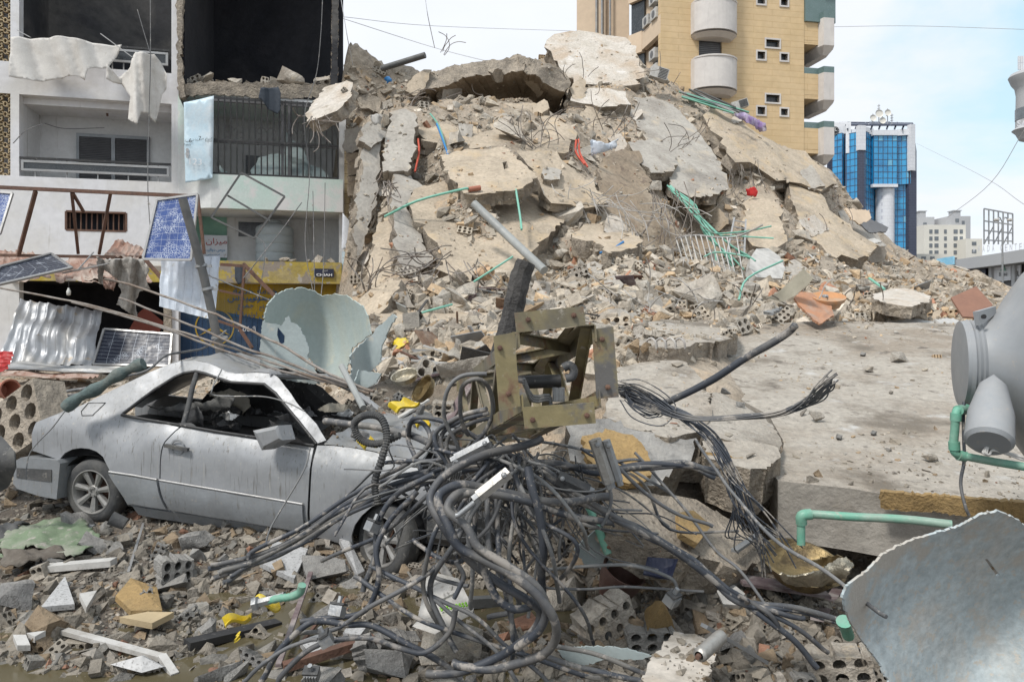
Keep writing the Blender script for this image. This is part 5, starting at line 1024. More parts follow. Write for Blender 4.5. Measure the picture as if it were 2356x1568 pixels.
def rotm(rnd, n=None, flat=False):
    if flat and n is not None:
        q = Vector((0, 0, 1)).rotation_difference(n); return (q.to_matrix() @ Matrix.Rotation(rnd.uniform(0, 6.28), 3, 'Z') @ Matrix.Rotation(rnd.gauss(0, .3), 3, 'X'))
    a = Vector((rnd.gauss(0, 1), rnd.gauss(0, 1), rnd.gauss(0, 1))); return Matrix.Rotation(rnd.uniform(0, 6.28), 3, a.normalized())
def dens_region(x, y):
    """photo-informed amount of loose rubble (0..1) at an image position"""
    return 1
def inpoly(x, y, pl):
    c = False; j = len(pl)-1
    for i in range(len(pl)):
        if (pl[i][1] > y) != (pl[j][1] > y) and x < (pl[j][0]-pl[i][0])*(y-pl[i][1])/(pl[j][1]-pl[i][1])+pl[i][0]: c = not c
        j = i
    return c
HEAP = [(792,150),(940,160),(1190,120),(1262,78),(1470,90),(1520,170),(1640,230),(1760,300),(1920,400),(2040,570),(2356,650),(2356,760),(1700,760),(1560,860),(1400,860),(1150,880),(900,880),(860,740),(826,690),(800,600),(790,300)]
BAND = [(860,690),(1060,645),(1180,625),(1300,590),(1480,580),(1560,575),(1800,585),(2020,588),(2240,640),(2356,700),(2356,765),(2240,748),(1760,748),(1700,775),(1560,830),(1400,850),(1150,880),(900,880),(850,760)]
FORE = [(-60,860),(620,840),(900,900),(1150,980),(1420,1120),(1760,1310),(2356,1240),(2356,1600),(-60,1600)]
STUFF = {'v': [], 'f': [], 't': [], 'n': 0}
CAMP = Vector((0, 0, H))
def cast(x, y):
    d = Vector(((x-CX)/F, 1, (CY-y)/F)).normalized(); h = BV.ray_cast(CAMP, d, 80); return h
def tintc(rnd, t, p):
    v = rnd.uniform(.62, 1.15); w_ = rnd.random()
    c = [v, v*.985, v*.96]
    if w_ < .16: c = [v*1.0, v*.83, v*.64]
    elif w_ < .30: c = [v*.83, v*.87, v*.92]
    elif w_ < .35: c = [v*1.3, v*1.3, v*1.32]
    elif w_ < .375: c = [v*.95, v*.55, v*.42]
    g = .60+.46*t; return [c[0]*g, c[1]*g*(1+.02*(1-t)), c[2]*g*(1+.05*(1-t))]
def putstuff(p, n, s, rnd, k=None, sink=.25):
    k = rnd.randrange(len(PN)) if k is None else k; vs, fs = PN[k]; m = np.array(rotm(rnd, n, 14 <= k < 24)); q = (vs*s) @ m.T+np.array(p)+np.array(n)*s*(.28-sink)
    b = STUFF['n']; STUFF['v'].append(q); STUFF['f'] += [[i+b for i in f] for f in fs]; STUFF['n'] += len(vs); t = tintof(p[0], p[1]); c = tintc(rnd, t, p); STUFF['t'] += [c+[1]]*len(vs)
def heavy(rnd, lo, hi, a=1.9):   # power law sizes
    u = rnd.random(); return (lo**(1-a)+u*(hi**(1-a)-lo**(1-a)))**(1/(1-a))
rnd = random.Random(5); n_ok = 0
def onslab(h): return SID[h[2]] < NS-1
CLEAR = {24}        # the great flat slab keeps only few stones
for t in range(76000):
    if t < 24000: pl, lo, hi = HEAP, .05, .5
    elif t < 43000: pl, lo, hi = BAND, .04, .42
    else: pl, lo, hi = FORE, .02, .2
    xs_2 = [q[0] for q in pl]; ys_2 = [q[1] for q in pl]; x = rnd.uniform(min(xs_2), max(xs_2)); y = rnd.uniform(min(ys_2), max(ys_2))
    if not inpoly(x, y, pl): continue
    h = cast(x, y)
    if h[0] is None: continue
    sid = SID[h[2]]
    if sid == NS-1:
        pass
    elif sid in CLEAR:
        if rnd.random() > .75: continue
        hi = .10; lo = .009
    else:
        if rnd.random() > (.34 if fbm(h[0], .9) > .12 else .07): continue
        hi *= .4; lo *= .6
    s = heavy(rnd, lo, hi, 2.0 if pl is not FORE else 1.9)
    n = h[1] if h[1].dot(CAMP-h[0]) > 0 else -h[1]
    putstuff(h[0], n, s, rnd)
SLP = [(1615,865),(1700,785),(1760,752),(2240,752),(2356,860),(2356,1180),(1790,1108),(1810,1020),(1700,925)]
for t in range(3600):
    x, y = rnd.uniform(1400, 2356), 750+430*rnd.random()**1.2
    if not (inpoly(x, y, SLP) or (x < 1800 and 830 < y < 1010)): continue
    q = noise.noise(Vector((x*.006, y*.011, 3)))+.35*(y > 1050)*(x > 1950)+.5*(y < 790)
    if rnd.random() > .25+1.3*q: continue
    h = cast(x, y)
    if h[0] is not None and SID[h[2]] < NS-1 and h[1].z > .5: putstuff(h[0], h[1], heavy(rnd, .012, .13, 2.2), rnd)
# rubble out of the camera's sight, spread evenly over the slope
for t in range(3500):
    x, y = rnd.uniform(-9, 26), rnd.uniform(2, 40); h = BV.ray_cast(Vector((x, y, 60)), Vector((0, 0, -1)))
    if h[0] is None or h[0].z < -1 or SID[h[2]] != NS-1 or (x < -5 and y > 14): continue
    putstuff(h[0], h[1], heavy(rnd, .08, .5, 2), rnd)
def flush_stuff():
    v = np.vstack(STUFF['v']); me = bpy.data.meshes.new('loose_rubble'); me.from_pydata(v.tolist(), [], STUFF['f']); me.materials.append(rubm)
    o = bpy.data.objects.new('loose_rubble', me); COL.objects.link(o); settint(o, STUFF['t']); tag(o, 'mass of small broken stones and plaster covering the heap and street', 'rubble', None, 'stuff')
# larger pieces are things of their own
BIG = []
for k in range(10):
    g = bmgeo(rockbm(rr_, 1, rr_.uniform(.65, 1), rr_.uniform(.4, .8), 10, 2, .05)); me = bpy.data.meshes.new('chunk'); me.from_pydata(g.v, [], g.f); me.polygons.foreach_set('use_smooth', [True]*len(me.polygons)); me.set_sharp_from_angle(angle=R(32)); BIG.append(('concrete_chunk', 'lump', me))
for k in range(5):
    g = bmgeo(rockbm(rr_, 1, rr_.uniform(.55, .9), rr_.uniform(.10, .2), 9, 2, .03)); me = bpy.data.meshes.new('plate'); me.from_pydata(g.v, [], g.f); me.polygons.foreach_set('use_smooth', [True]*len(me.polygons)); me.set_sharp_from_angle(angle=R(32)); BIG.append(('concrete_plate', 'plate', me))
for k, a in enumerate([(3, 2, 1, .5, .5, .11, .04), (4, 2, 1, .45, .4, .075, .05), (2, 2, .7, .55, .5, .12, .06)]):
    g = hollow(*a, rnd=rr_); me = bpy.data.meshes.new('hollow'); me.from_pydata([tuple(v) for v in g.v], [], g.f); BIG.append(('hollow_brick', 'hollow brick', me))
for e in BIG: e[2].materials.append(rock)
BIGG = []
for nm, ct, me in BIG: m2 = me.copy(); m2.materials.clear(); m2.materials.append(rockg); BIGG.append((nm, ct, m2))
LMK = [(1350,130,'on the summit below the pale roof slab'),(1150,160,'on the crest near the dark cavity'),(900,170,'on the left crest by the fallen grey post'),(820,250,'beside the hanging slab corner'),(930,320,'by the smooth grey panel'),(1130,290,'on the sandy slope below the dark cavity'),(1400,260,'below the narrow white ledge'),(1200,380,'near the square pale slab'),(1130,520,'at the central sandy slab'),(1310,320,'beside the bristling bar cluster'),(1560,300,'by the board marked slab'),(1700,330,'on the right ridge'),(1850,420,'at the lower right ridge'),(1650,500,'around the green conduits'),(1960,540,'at the right end near the glass tower'),(1400,540,'around the tilted slab with a pale edge'),(1000,620,'at the foot of the central slab'),(1250,620,'behind the charred post'),(1500,640,'in the rubble band right of the charred post'),(1700,640,'behind the twisted beige sheet'),(1900,650,'near the orange lid'),(2100,660,'around the ribbed slab piece'),(2250,680,'beside the brown board'),(900,720,'at the low ledge left'),(1050,800,'above the brass bowls'),(1300,760,'behind the steel truss'),(1600,760,'by the slab with bent hooks'),(2100,760,'at the far edge of the great slab'),(2000,900,'on the great flat slab'),(300,900,'behind the silver car'),(120,1000,'behind the car boot'),(120,1230,'by the green fabric'),(450,1280,'in front of the silver car'),(200,1450,'in the puddle at the lower left'),(600,1400,'beside the middle puddle'),(850,1480,'under the cable loops at the bottom'),(1150,1500,'in the puddle below the cables'),(1450,1350,'right of the thick cable loop'),(1650,1420,'by the spray can'),(1800,1330,'near the golden bowls'),(1950,1500,'at the foot of the pale blue shell'),(700,1310,'below the front wheel'),(1600,1100,'in the gap under the great slab'),(1450,900,'on the cracked floor piece')]
def near(x, y): return min(LMK, key=lambda l: (l[0]-x)**2+((l[1]-y)*1.4)**2)[2]
def pix(p): return (CX+F*p.x/p.y, CY-F*(p.z-H)/p.y)
def shade(rnd, t): return ('sandy' if t > .5 else 'grey')
for o, x, y, c in PIECES: o['label'] = '%s tipped piece of floor %s' % (c, near(x, y))
NB = 0; LBL = set()
def sizew(s): return 'small' if s < .22 else 'middling' if s < .42 else 'big' if s < .7 else 'very big'
def bigchunk(p, n, s, rnd, k=None, grey=None, flat=None, sc=None, rot=None, label=None, grp='loose concrete pieces', sink=.12, mat=None):
    global NB
    k = rnd.randrange(len(BIG)) if k is None else k; t = tintof(p[0], p[1]); grey = t < .5 if grey is None else grey
    nm, ct, me = (BIGG if grey else BIG)[k]
    if mat: me = me.copy(); me.materials.clear(); me.materials.append(mat)
    o = bpy.data.objects.new(nm, me); COL.objects.link(o); NB += 1
    m = rot if rot is not None else rotm(rnd, Vector(n), (10 <= k < 15)); e = sc or (s, s*rnd.uniform(.8, 1.1), s*rnd.uniform(.8, 1.2))
    o.matrix_world = Matrix.Translation(Vector(p)+Vector(n)*s*(.3-sink if k < 10 or k > 14 else .02)) @ m.to_4x4() @ Matrix.Diagonal((*e, 1))
    _WL[o.name] = Vector(p)
    if not label:
        x, y = pix(Vector(p)); w_ = {'lump': 'broken lump', 'plate': 'flat broken plate', 'hollow brick': 'hollow brick with round cores'}[ct]
        label = '%s %s %s %s' % (sizew(s), 'grey' if grey else 'sandy', w_, near(x, y))
    return tag(o, label, {'lump': 'concrete chunk', 'plate': 'concrete plate', 'hollow brick': 'brick'}[ct], grp)
cnt = 0; PL_ = []
for t in range(4000):
    if cnt >= 225: break
    r = rnd.random(); pl = HEAP if r < .35 else BAND if r < .75 else FORE
    xs_2 = [q[0] for q in pl]; ys_2 = [q[1] for q in pl]; x = rnd.uniform(min(xs_2), max(xs_2)); y = rnd.uniform(min(ys_2), max(ys_2))
    if not inpoly(x, y, pl): continue
    h = cast(x, y)
    if h[0] is None: continue
    sid = SID[h[2]]; k = rnd.choices(range(len(BIG)), [4]*10+[3]*5+[5]*3)[0]
    s = heavy(rnd, .38, 1.1, 2.4) if pl is HEAP else heavy(rnd, .28, .75, 2.4) if pl is BAND else heavy(rnd, .14, .34, 2.2)
    if k > 14: s = min(s, .42 if pl is not FORE else .3)
    if sid in CLEAR: continue
    if sid != NS-1:
        if rnd.random() > .12: continue
        s *= .5
    if any((h[0]-q).length < (s+r_)*.42 for q, r_ in PL_): continue
    PL_.append((h[0].copy(), s)); n = h[1] if h[1].dot(CAMP-h[0]) > 0 else -h[1]; bigchunk(h[0], n, s, rnd, k); cnt += 1
# ------------------------------------------------------------ the crushed silver car
hr, hf = P(200, 1134, 7.1), P(873, 1246, 6.4); FC = Fr((hr.x, hr.y), (hf.x, hf.y)); cp = FC.ray
CAR = thing('parked_car', FC.pt(1.6, gz(FC.pt(1.6, 0).x, FC.pt(1.6, 0, -.9).y), -.85), 'crushed silver two door car with a dented roof, its front buried in cables', 'car')
def uz(x, y, k=0): p = cp(x, y, k); return ((p-FC.o).dot(FC.u), p.z)
def lin(a, b): (x0, y0), (x1, y1) = uz(*a), uz(*b); return lambda u: y0+(y1-y0)*(u-x0)/(x1-x0)
zsl, zbl = lin((290, 1188), (704, 1255)), lin((260, 958), (711, 1028))
def carf(off=0, dent=1):
    def f(u, z):
        s, b = zsl(u), zbl(u); t = (z-s)/(b-s)
        if t <= 1:
            k = -.10*max(0, (t-.66)/.34)**2.2-.09*max(0, (.34-t)/.34)**1.6
        else: k = -.10-.62*(z-b)
        k += dent*(.022*noise.noise(Vector((u*2.2, z*2.5, 4)))+.016*(.5-abs(noise.noise(Vector((u*4+z*3, z*5-u*2, 8)))))*(1 if z > b-.22 else .25)-.05*math.exp(-((u-.45)**2+(z-b+.12)**2)/.03)-.035*math.exp(-((u-2.5)**2+(z-b+.12)**2)/.05))
        return FC.pt(u, z, k+off)
    return f
def cpanel(name, px, mat, off=0, th=.02, step=.05, parent=CAR, holes=(), **k):
    return add(name, sheetgeo([uz(*q) for q in px], carf(off), step, th, holes=[[uz(*q) for q in h] for h in holes]), mat, parent, smooth=30, **k)
arch_r = [(284,1163),(278,1140),(267,1112),(253,1077),(238,1050),(222,1038),(205,1032),(185,1030),(165,1033),(147,1042),(135,1057)]
roofl = [(80,971),(112,958),(150,945),(205,910),(250,883),(284,862),(318,845),(345,836),(376,835),(410,842),(437,852),(460,862),(480,866),(519,863),(560,865)]
cpanel('body_side', roofl+[(582,876),(615,906),(649,940),(701,981),(733,1018),(711,1026),(660,977),(625,945),(588,913),(554,893),(515,889),(478,888),(460,884),(437,876),(410,867),(386,862),(362,866),(345,874),(308,906),(284,932),(260,956),(330,968),(402,980),(392,992),(376,1016),(371,1035),(368,1060),(366,1098),(370,1125),(377,1150),(385,1176),(336,1169),(287,1163)]+arch_r+[(105,1047),(75,1036),(74,1000)], paint, label='dented rear quarter with the roof rail and windscreen pillar')
door = [(405,982),(500,996),(600,1011),(709,1028),(711,1060),(708,1140),(705,1229),(600,1213),(480,1193),(388,1178),(379,1150),(372,1125),(369,1098),(371,1060),(374,1035),(379,1017),(394,994)]
DO = cpanel('door', door, paint)
cpanel('side_cladding', [(371,1106),(480,1124),(600,1144),(699,1161),(700,1224),(600,1207),(480,1188),(391,1173),(380,1148)], paintc, .03, .02, parent=DO)
cpanel('side_cladding', [(257,1087),(310,1096),(364,1105),(372,1140),(381,1171),(336,1164),(291,1157),(275,1120)], paintc, .03, .02)
cpanel('sill', [(290,1167),(386,1182),(480,1197),(600,1217),(706,1234),(704,1256),(600,1241),(480,1223),(380,1205),(300,1190)], paintc, -.02)
arch_f = [(1003,1180),(975,1158),(945,1147),(915,1143),(885,1150),(855,1165),(832,1185),(815,1208),(806,1232),(803,1262)]
cpanel('front_fender', [(716,1029),(760,1030),(805,1036),(850,1044),(884,1053),(925,1060),(953,1067),(972,1088),(992,1125)]+arch_f+[(760,1252),(710,1238),(713,1140)], paint)
def cline(name, px, r, mat, off=.02, parent=CAR, n=8, **k):
    m = MB(); m.tube([carf(off, 1)(*uz(*q)) for q in px], r, n); return add(name, m, mat, parent, smooth=60, **k)
cline('chrome_strip', [(257,1083),(310,1092),(364,1102)], .011, chrome); cline('chrome_strip', [(371,1103),(480,1121),(600,1141),(699,1158)], .011, chrome, parent=DO)
cline('window_seal', [(262,957),(330,969),(402,981),(500,997),(600,1012),(711,1029)], .014, black, .012)
cline('window_seal', [(262,955),(308,905),(345,873),(362,865),(386,861),(410,866),(437,875),(478,887),(554,892),(588,913),(660,977),(713,1026)], .016, black, -.005)
cline('window_post', [(388,866),(392,900),(398,940),(401,978)], .026, rubber, -.02)
h = MB(); c = cp(406, 1026, .02); h.bar(cp(380, 1024, .03), cp(433, 1034, .03), .035, .03); add('door_handle', h, rubber, DO)
h = MB(); h.lathe(cp(408, 1028, 0.0), FC.n, [(0, .075), (.006, .075), (.006, .06), (0.0, .055)], 18); add('handle_dish', h, paint, DO)
fl = [uz(176,932)] if 0 else None
mr = thing_m = MB(); a = [cp(582,990,.16), cp(640,978,.20), cp(650,1012,.20), cp(602,1035,.16)]; b = [p-FC.n*.13+FC.u*.05+Vector((0, 0, -.01)) for p in a]
ins = [cp(590,996,.19), cp(633,987,.22), cp(641,1008,.22), cp(606,1026,.19)]
mr.put(a+b+ins, [(4, 7, 6, 5), (0, 4, 5, 1), (1, 5, 6, 2), (2, 6, 7, 3), (3, 7, 4, 0), (0, 1, 9, 8), (1, 2, 10, 9), (2, 3, 11, 10), (3, 0, 8, 11), (8, 9, 10, 11)])
add('wing_mirror', mr, paint, CAR, smooth=20)
m_ = MB(); m_.put([cp(618,964,-.05), cp(640,975,-.04), cp(704,1020,-.04), cp(640,1014,-.04)]+[cp(618,964,-.08), cp(640,975,-.07), cp(704,1020,-.07), cp(640,1014,-.07)], [(0, 3, 2, 1), (4, 5, 6, 7), (0, 4, 7, 3), (3, 7, 6, 2), (2, 6, 5, 1), (1, 5, 4, 0)]); add('mirror_foot', m_, black, CAR)
# fuel flap outline
cline('fuel_flap', [(178,930),(215,930),(200,957),(178,957),(172,948),(178,930)], .004, black, .004)
# roof, boot and rear window as one crumpled skin across the car
def loft(curve, k0, k1, dz, nk=16, amp=.05, seed=0, sub=3):
    base = [carf(0, 0)(*uz(*q)) for q in curve]; base = smoothpts(base, sub); n = len(base); vs = []; fs = []
    for j in range(nk+1):
        t = j/nk
        for i, p in enumerate(base):
            q = p-FC.n*((k1-k0)*t)+Vector((0, 0, dz(i/(n-1), t)+amp*math.sin(min(1, t*5)*1.57)*noise.fractal(Vector((i*.13, t*2.4, seed)), 1, 2, 3))); vs.append(q)
    for j in range(nk):
        for i in range(n-1): fs.append((j*n+i, j*n+i+1, (j+1)*n+i+1, (j+1)*n+i))
    N_ = len(vs); vs2 = [v-Vector((0, 0, .02)) for v in vs]; fs2 = [tuple(i+N_ for i in f[::-1]) for f in fs]
    return (vs+vs2, fs+fs2)
add('roof', loft(roofl, 0, 1.45, lambda s, t: .05*math.sin(3.14*t)-.22*t*max(0, s-.35), amp=.07, seed=3), paint, CAR, smooth=50)
hoodc = [(731,1026),(760,1029),(805,1035),(850,1043),(884,1052),(925,1059),(953,1066)]
add('bonnet', loft(hoodc, 0, 1.5, lambda s, t: .07*math.sin(3.14*t)+.10*t, amp=.12, seed=9), paint, CAR, smooth=50, label='buckled bonnet under the fallen cables')
m_ = MB(); sl0, sl1 = uz(300, 1180)[0], uz(900, 1180)[0]
zf0 = zsl(sl0)+.1; m_.hexa([FC.pt(sl0-1.0, zf0, -.16), FC.pt(sl1+.5, zsl(sl1)+.1, -.16), FC.pt(sl1+.5, zsl(sl1)+.1, -1.5), FC.pt(sl0-1.0, zf0, -1.5), FC.pt(sl0-1.0, zbl(sl0)-.16, -.2), FC.pt(sl1+.5, zbl(sl1)-.2, -.2), FC.pt(sl1+.5, zbl(sl1)-.2, -1.45), FC.pt(sl0-1.0, zbl(sl0)-.16, -1.45)]); add('interior', m_, black, CAR, label='dark torn out cabin')
add('far_dark_sheet', sheetgeo([uz(*q) for q in [(262,958),(308,906),(345,876),(386,866),(437,880),(478,892),(554,897),(590,915),(640,965),(640,1010),(260,980)]], lambda a, b: FC.pt(a, b-.02, -1.25+.04*fbm((a*3, b*3, 1), 1)), .1, .01), black, CAR)  # black sheet added on the far side to make the window opening dark
m_ = MB(); m_.hexa([FC.pt(-.75, zsl(0)+.1, -1.56), FC.pt(sl1+.4, zsl(sl1)+.1, -1.56), FC.pt(sl1+.4, zsl(sl1)+.1, -1.62), FC.pt(-.75, zsl(0)+.1, -1.62), FC.pt(-.75, zbl(-.4), -1.5), FC.pt(sl1+.4, zbl(sl1), -1.5), FC.pt(sl1+.4, zbl(sl1), -1.56), FC.pt(-.75, zbl(-.4), -1.56)]); add('far_side', m_, paint, CAR)
# torn headlining and seats seen through the window
for i, (pl, k) in enumerate([([(330,930),(380,938),(430,926),(480,922),(520,908),(545,915),(520,940),(470,950),(420,948),(360,945)], -.45), ([(480,905),(530,893),(560,905),(575,935),(560,952),(530,925),(500,915)], -.7), ([(425,950),(455,933),(470,960),(465,985),(430,980)], -.3), ([(405,975),(440,972),(470,985),(500,992),(405,980)], -.12)]):
    g = sheetgeo([uz(x, y, k) for x, y in pl], lambda a, b, k=k, i=i: FC.pt(a, b, k+.07*fbm((a*4, b*4, i), 1)), .06, .01, .02, seed=i); add('torn_lining', g, [rubber, M('beige_lining', (.25, .23, .19), bump=.3), black, rubber][i], CAR, smooth=True)
m_ = MB(); m_.tube([carf(0,0)(*uz(560,868)), FC.pt(uz(640,900)[0], uz(600,880)[1]-.02, -.9), FC.pt(uz(640,900)[0], uz(600,880)[1]-.2, -1.5)], .035, 8); m_.tube([FC.pt(uz(640,900)[0], uz(600,880)[1]-.2, -1.5), FC.pt(uz(760,1020)[0], uz(760,1020)[1]-.02, -1.5)], .035, 8); add('windscreen_frame', m_, paint, CAR)
s = random.Random(3)
for i in range(16):
    k = -s.uniform(.3, 1.2); x0, y0 = (s.uniform(330, 600), s.uniform(925, 985)) if i < 8 else (s.uniform(640, 800), s.uniform(930, 1000)); w_ = s.uniform(15, 45)
    pl = [(x0-w_, y0+s.uniform(-6, 6)), (x0-w_*.2, y0-s.uniform(4, 14)), (x0+w_, y0+s.uniform(-8, 8)), (x0+w_*.6, y0+s.uniform(5, 16)), (x0-w_*.5, y0+s.uniform(4, 12))]
    add('torn_trim', sheetgeo([uz(x, y, k) for x, y in pl], lambda a, b, k=k, i=i: FC.pt(a, b, k+.12*fbm((a*5, b*5, i), 1)), .06, .01, .01, seed=i), s.choice([rubber, black, MC['beige_lining'], galv, shut]), CAR, smooth=30)
# bumpers
def bump(name, pl, k, dep, mat, **kw):
    f = [cp(x, y, k) for x, y in pl]; b = [p-FC.n*dep for p in f]; n = len(f)
    g = MB(); g.put(f+b, [tuple(range(n))[::-1], tuple(range(n, 2*n))]+[(i, (i+1) % n, n+(i+1) % n, n+i) for i in range(n)]); return add(name, g, mat, CAR, **kw)
bump('rear_bumper', [(34,1060),(48,1052),(132,1058),(138,1066),(130,1148),(88,1140),(40,1124),(30,1112)], .05, 1.5, paintc)
bump('bumper_insert', [(38,1076),(118,1080),(118,1108),(38,1098)], .058, .05, rubber)
fb = [P(985,1178,6.15), P(1060,1190,6.15), P(1180,1196,6.6), P(1285,1180,7.3)]; g = MB(); sec = []
for p in smoothpts(fb, 5):
    for dz, dy in ((.02, 0), (-.02, -.09), (-.22, -.10), (-.30, .02), (-.1, .12)): sec.append(p+Vector((0, dy, dz+.05)))
ns = len(sec)//5
g.put(sec, [(i*5+j, i*5+(j+1) % 5, (i+1)*5+(j+1) % 5, (i+1)*5+j) for i in range(ns-1) for j in range(5)]+[(0, 1, 2, 3, 4), tuple(range((ns-1)*5, ns*5))[::-1]])
add('front_bumper', g, rubber, CAR, smooth=40)
# wheels
def wheel(c, ax, r):
    ax = Vector(ax).normalized(); up = Vector((0, 0, 1)); up = (up-ax*up.dot(ax)).normalized(); rt = up.cross(ax); W = thing('wheel', c, None, None); W.parent = CAR; W.location = Vector(c)-wl(CAR)
    m = MB(); wd = .20; tr_ = [(-wd, r*.70), (-wd-.005, r*.86), (-wd+.03, r*.97), (-wd+.05, r)]
    n = 72
    prof = [(-wd, r*.68), (-wd-.008, r*.84), (-wd+.025, r*.965), (-wd+.05, r*.995), (-.05-.0, r*1.0), (-.02, r*.965), (.008, r*.84), (.0, r*.68)]
    m.lathe(c, ax, prof, n)
    for gk in (-.155, -.115, -.075): m.lathe(Vector(c)+ax*gk, ax, [(0, r*1.004), (.008, r*1.004)], n)
    add('tyre', m, rubber, W, smooth=45)
    m = MB(); m.lathe(c, ax, [(-.16, r*.66), (-.015, r*.665), (.004, r*.69), (.006, r*.66), (-.02, r*.61), (-.15, r*.58), (-.16, 0)], 48); rimo = add('rim', m, alloy, W, smooth=45)
    m = MB(); hb = Vector(c)+ax*-.03; m.lathe(hb, ax, [(-.03, r*.2), (.0, r*.19), (.01, r*.16), (.01, r*.08), (0, r*.075), (0, 0)], 24)
    for k in range(7):
        a = 2*math.pi*k/7+.2; d = rt*math.cos(a)+up*math.sin(a); t = rt*-math.sin(a)+up*math.cos(a); p0 = hb+d*r*.14-ax*.005; p1 = Vector(c)+d*r*.63-ax*.012
        vs = [p0-t*r*.055, p0+t*r*.055, p1+t*r*.105, p1-t*r*.105]; back = [v-ax*.04 for v in vs]; rg_ = [p0+ax*.01, p1+ax*.008]
        m.put(vs+back+rg_, [(0, 3, 9, 8), (1, 8, 9, 2), (0, 4, 7, 3), (1, 2, 6, 5), (4, 5, 6, 7), (2, 9, 3), (0, 8, 1)])
        a2 = 2*math.pi*k/5
        if k < 5: m.lathe(hb+(rt*math.cos(a2)+up*math.sin(a2))*r*.125+ax*.008, ax, [(0, .012), (.012, .011), (.012, 0)], 8)
    add('spokes', m, alloy, W, smooth=35)
    m = MB(); m.lathe(Vector(c)-ax*.12, ax, [(0, r*.5), (.01, r*.5), (.01, 0)], 24); add('brake_disc', m, rust, W)
wheel(hr+FC.n*-.05, FC.n+Vector((0, 0, -.03)), .315)
wheel(hf+FC.n*-.02, FC.n+Vector((-.52, 0, .10)), .32)
m_ = MB()
for cx_, r_, ar_ in ((hr, .36, 1), (hf, .37, 1)):
    g = MB(); n = 16; vs = []
    for i in range(n+1):
        a = math.pi*i/n; d = FC.u*math.cos(a)+Vector((0, 0, 1))*math.sin(a); vs += [cx_+d*r_-FC.n*.04, cx_+d*r_-FC.n*.35]
    g.put(vs, [(2*i, 2*i+1, 2*i+3, 2*i+2) for i in range(n)]); add('wheel_arch_liner', g, black, CAR)
# roll of membrane on the rear pillar
m_ = MB(); q = [(150,938,6.95),(185,912,6.95),(225,893,6.95),(265,866,6.98),(300,848,7.0),(330,836,7.0)]; pp = CP(q, 4); m_.tube(pp, [.055+.012*math.sin(i*1.1) for i in range(len(pp))], 10); add('rolled_membrane', m_, tealr, label='teal crusted roll of membrane lying on the rear pillar of the car', cat='roll', smooth=50)
# stones fallen on the bonnet and roof
for nm_ in ('roof', 'bonnet'):
    ob = bpy.data.objects[nm_]; vv = [wl(ob)+v.co for v in ob.data.vertices]; vv = vv[:len(vv)//2]
    for i in range(90 if nm_ == 'bonnet' else 40):
        v = rnd.choice(vv); putstuff(v, (0, 0, 1), heavy(rnd, .012, .09 if nm_ == 'bonnet' else .04, 2), rnd)
    if nm_ == 'bonnet':
        for i in range(7): v = vv[int(len(vv)*(.25+.1*i))]; bigchunk(v, (0, 0, 1), rnd.uniform(.1, .2), rnd, rnd.randrange(10), grey=True, label='grey lump lying on the buckled bonnet', grp='lumps on the bonnet')
# ------------------------------------------------------------ fallen steel lattice pole
LP = thing('steel_lattice_pole', P(1150, 1030, 5.6), 'bent end of a fallen mustard and brown lattice steel pole pointing at the viewer', 'lattice pole')
nf = [P(1190,765,3.45), P(1362,752,3.42), P(1374,936,3.42), P(1200,948,3.45)]; ff = [P(1052,880,6.4), P(1208,868,6.4), P(1216,1015,6.3), P(1060,1030,6.3)]
def legp(i, t): return nf[i].lerp(ff[i], t)
ctr = lambda t: sum((legp(i, t) for i in range(4)), Vector())/4
for i in range(4):
    m_ = MB(); a, b = legp(i, -.02), legp(i, 1); na = (legp((i+1) % 4, 0)-legp(i, 0)).normalized(); nb = (legp((i+3) % 4, 0)-legp(i, 0)).normalized(); w_ = .075
    for d in (na, nb): e = nb if d is na else na; m_.put([a, a+d*w_, b+d*w_, b, a-e*.007, a+d*w_-e*.007, b+d*w_-e*.007, b-e*.007], [(0, 1, 2, 3), (7, 6, 5, 4), (0, 4, 5, 1), (1, 5, 6, 2), (2, 6, 7, 3), (3, 7, 4, 0)])
    add('corner_angle', m_, steel, LP)
for f in range(4):
    j = (f+1) % 4; nbay = 5
    for k in range(nbay):
        t0, t1 = k/nbay, (k+1)/nbay; m_ = MB()
        a, b = (legp(f, t0), legp(j, t1)) if k % 2 == 0 else (legp(j, t0), legp(f, t1)); nn = (ctr((t0+t1)/2)-(a+b)/2).normalized()
        m_.bar(a, b, .055, .007, up=nn); m_.bar(a+nn*.028, b+nn*.028, .007, .05, up=nn); add('brace', m_, steel, LP)
def plate(px, d, name='gusset_plate', th=.012, mt=steel, parent=LP):
    pts = [P(x, y, dd) for (x, y), dd in zip(px, d)]; n_ = (pts[1]-pts[0]).cross(pts[2]-pts[0]).normalized()
    if n_.y > 0: n_ = -n_
    mm = len(pts); rnd_ = random.Random(px[0][0]); g = MB(); g.put(pts+[p-n_*th for p in pts], [tuple(range(mm)) if (pts[1]-pts[0]).cross(pts[2]-pts[0]).y < 0 else tuple(range(mm))[::-1], tuple(range(mm, 2*mm))]+[(i, (i+1) % mm, mm+(i+1) % mm, mm+i) for i in range(mm)])
    return add(name, g, mt, parent)
plate([(1135,773),(1184,764),(1190,850),(1198,934),(1148,945)], [3.4]*5); plate([(1362,757),(1411,751),(1424,913),(1373,917)], [3.38]*4)
plate([(1183,719),(1342,704),(1348,748),(1188,765)], [3.36]*4); plate([(1202,937),(1367,925),(1371,973),(1207,986)], [3.34]*4)
plate([(1300,755),(1352,748),(1358,800),(1240,870),(1218,860)], [3.5,3.45,3.5,5.3,5.4], 'inner_plate')
m_ = MB(); m_.tube(CP([(1160,880,3.75),(1225,878,3.7),(1290,876,3.7)], 3), .034, 14); add('spool_arm', m_, black, LP, smooth=60)
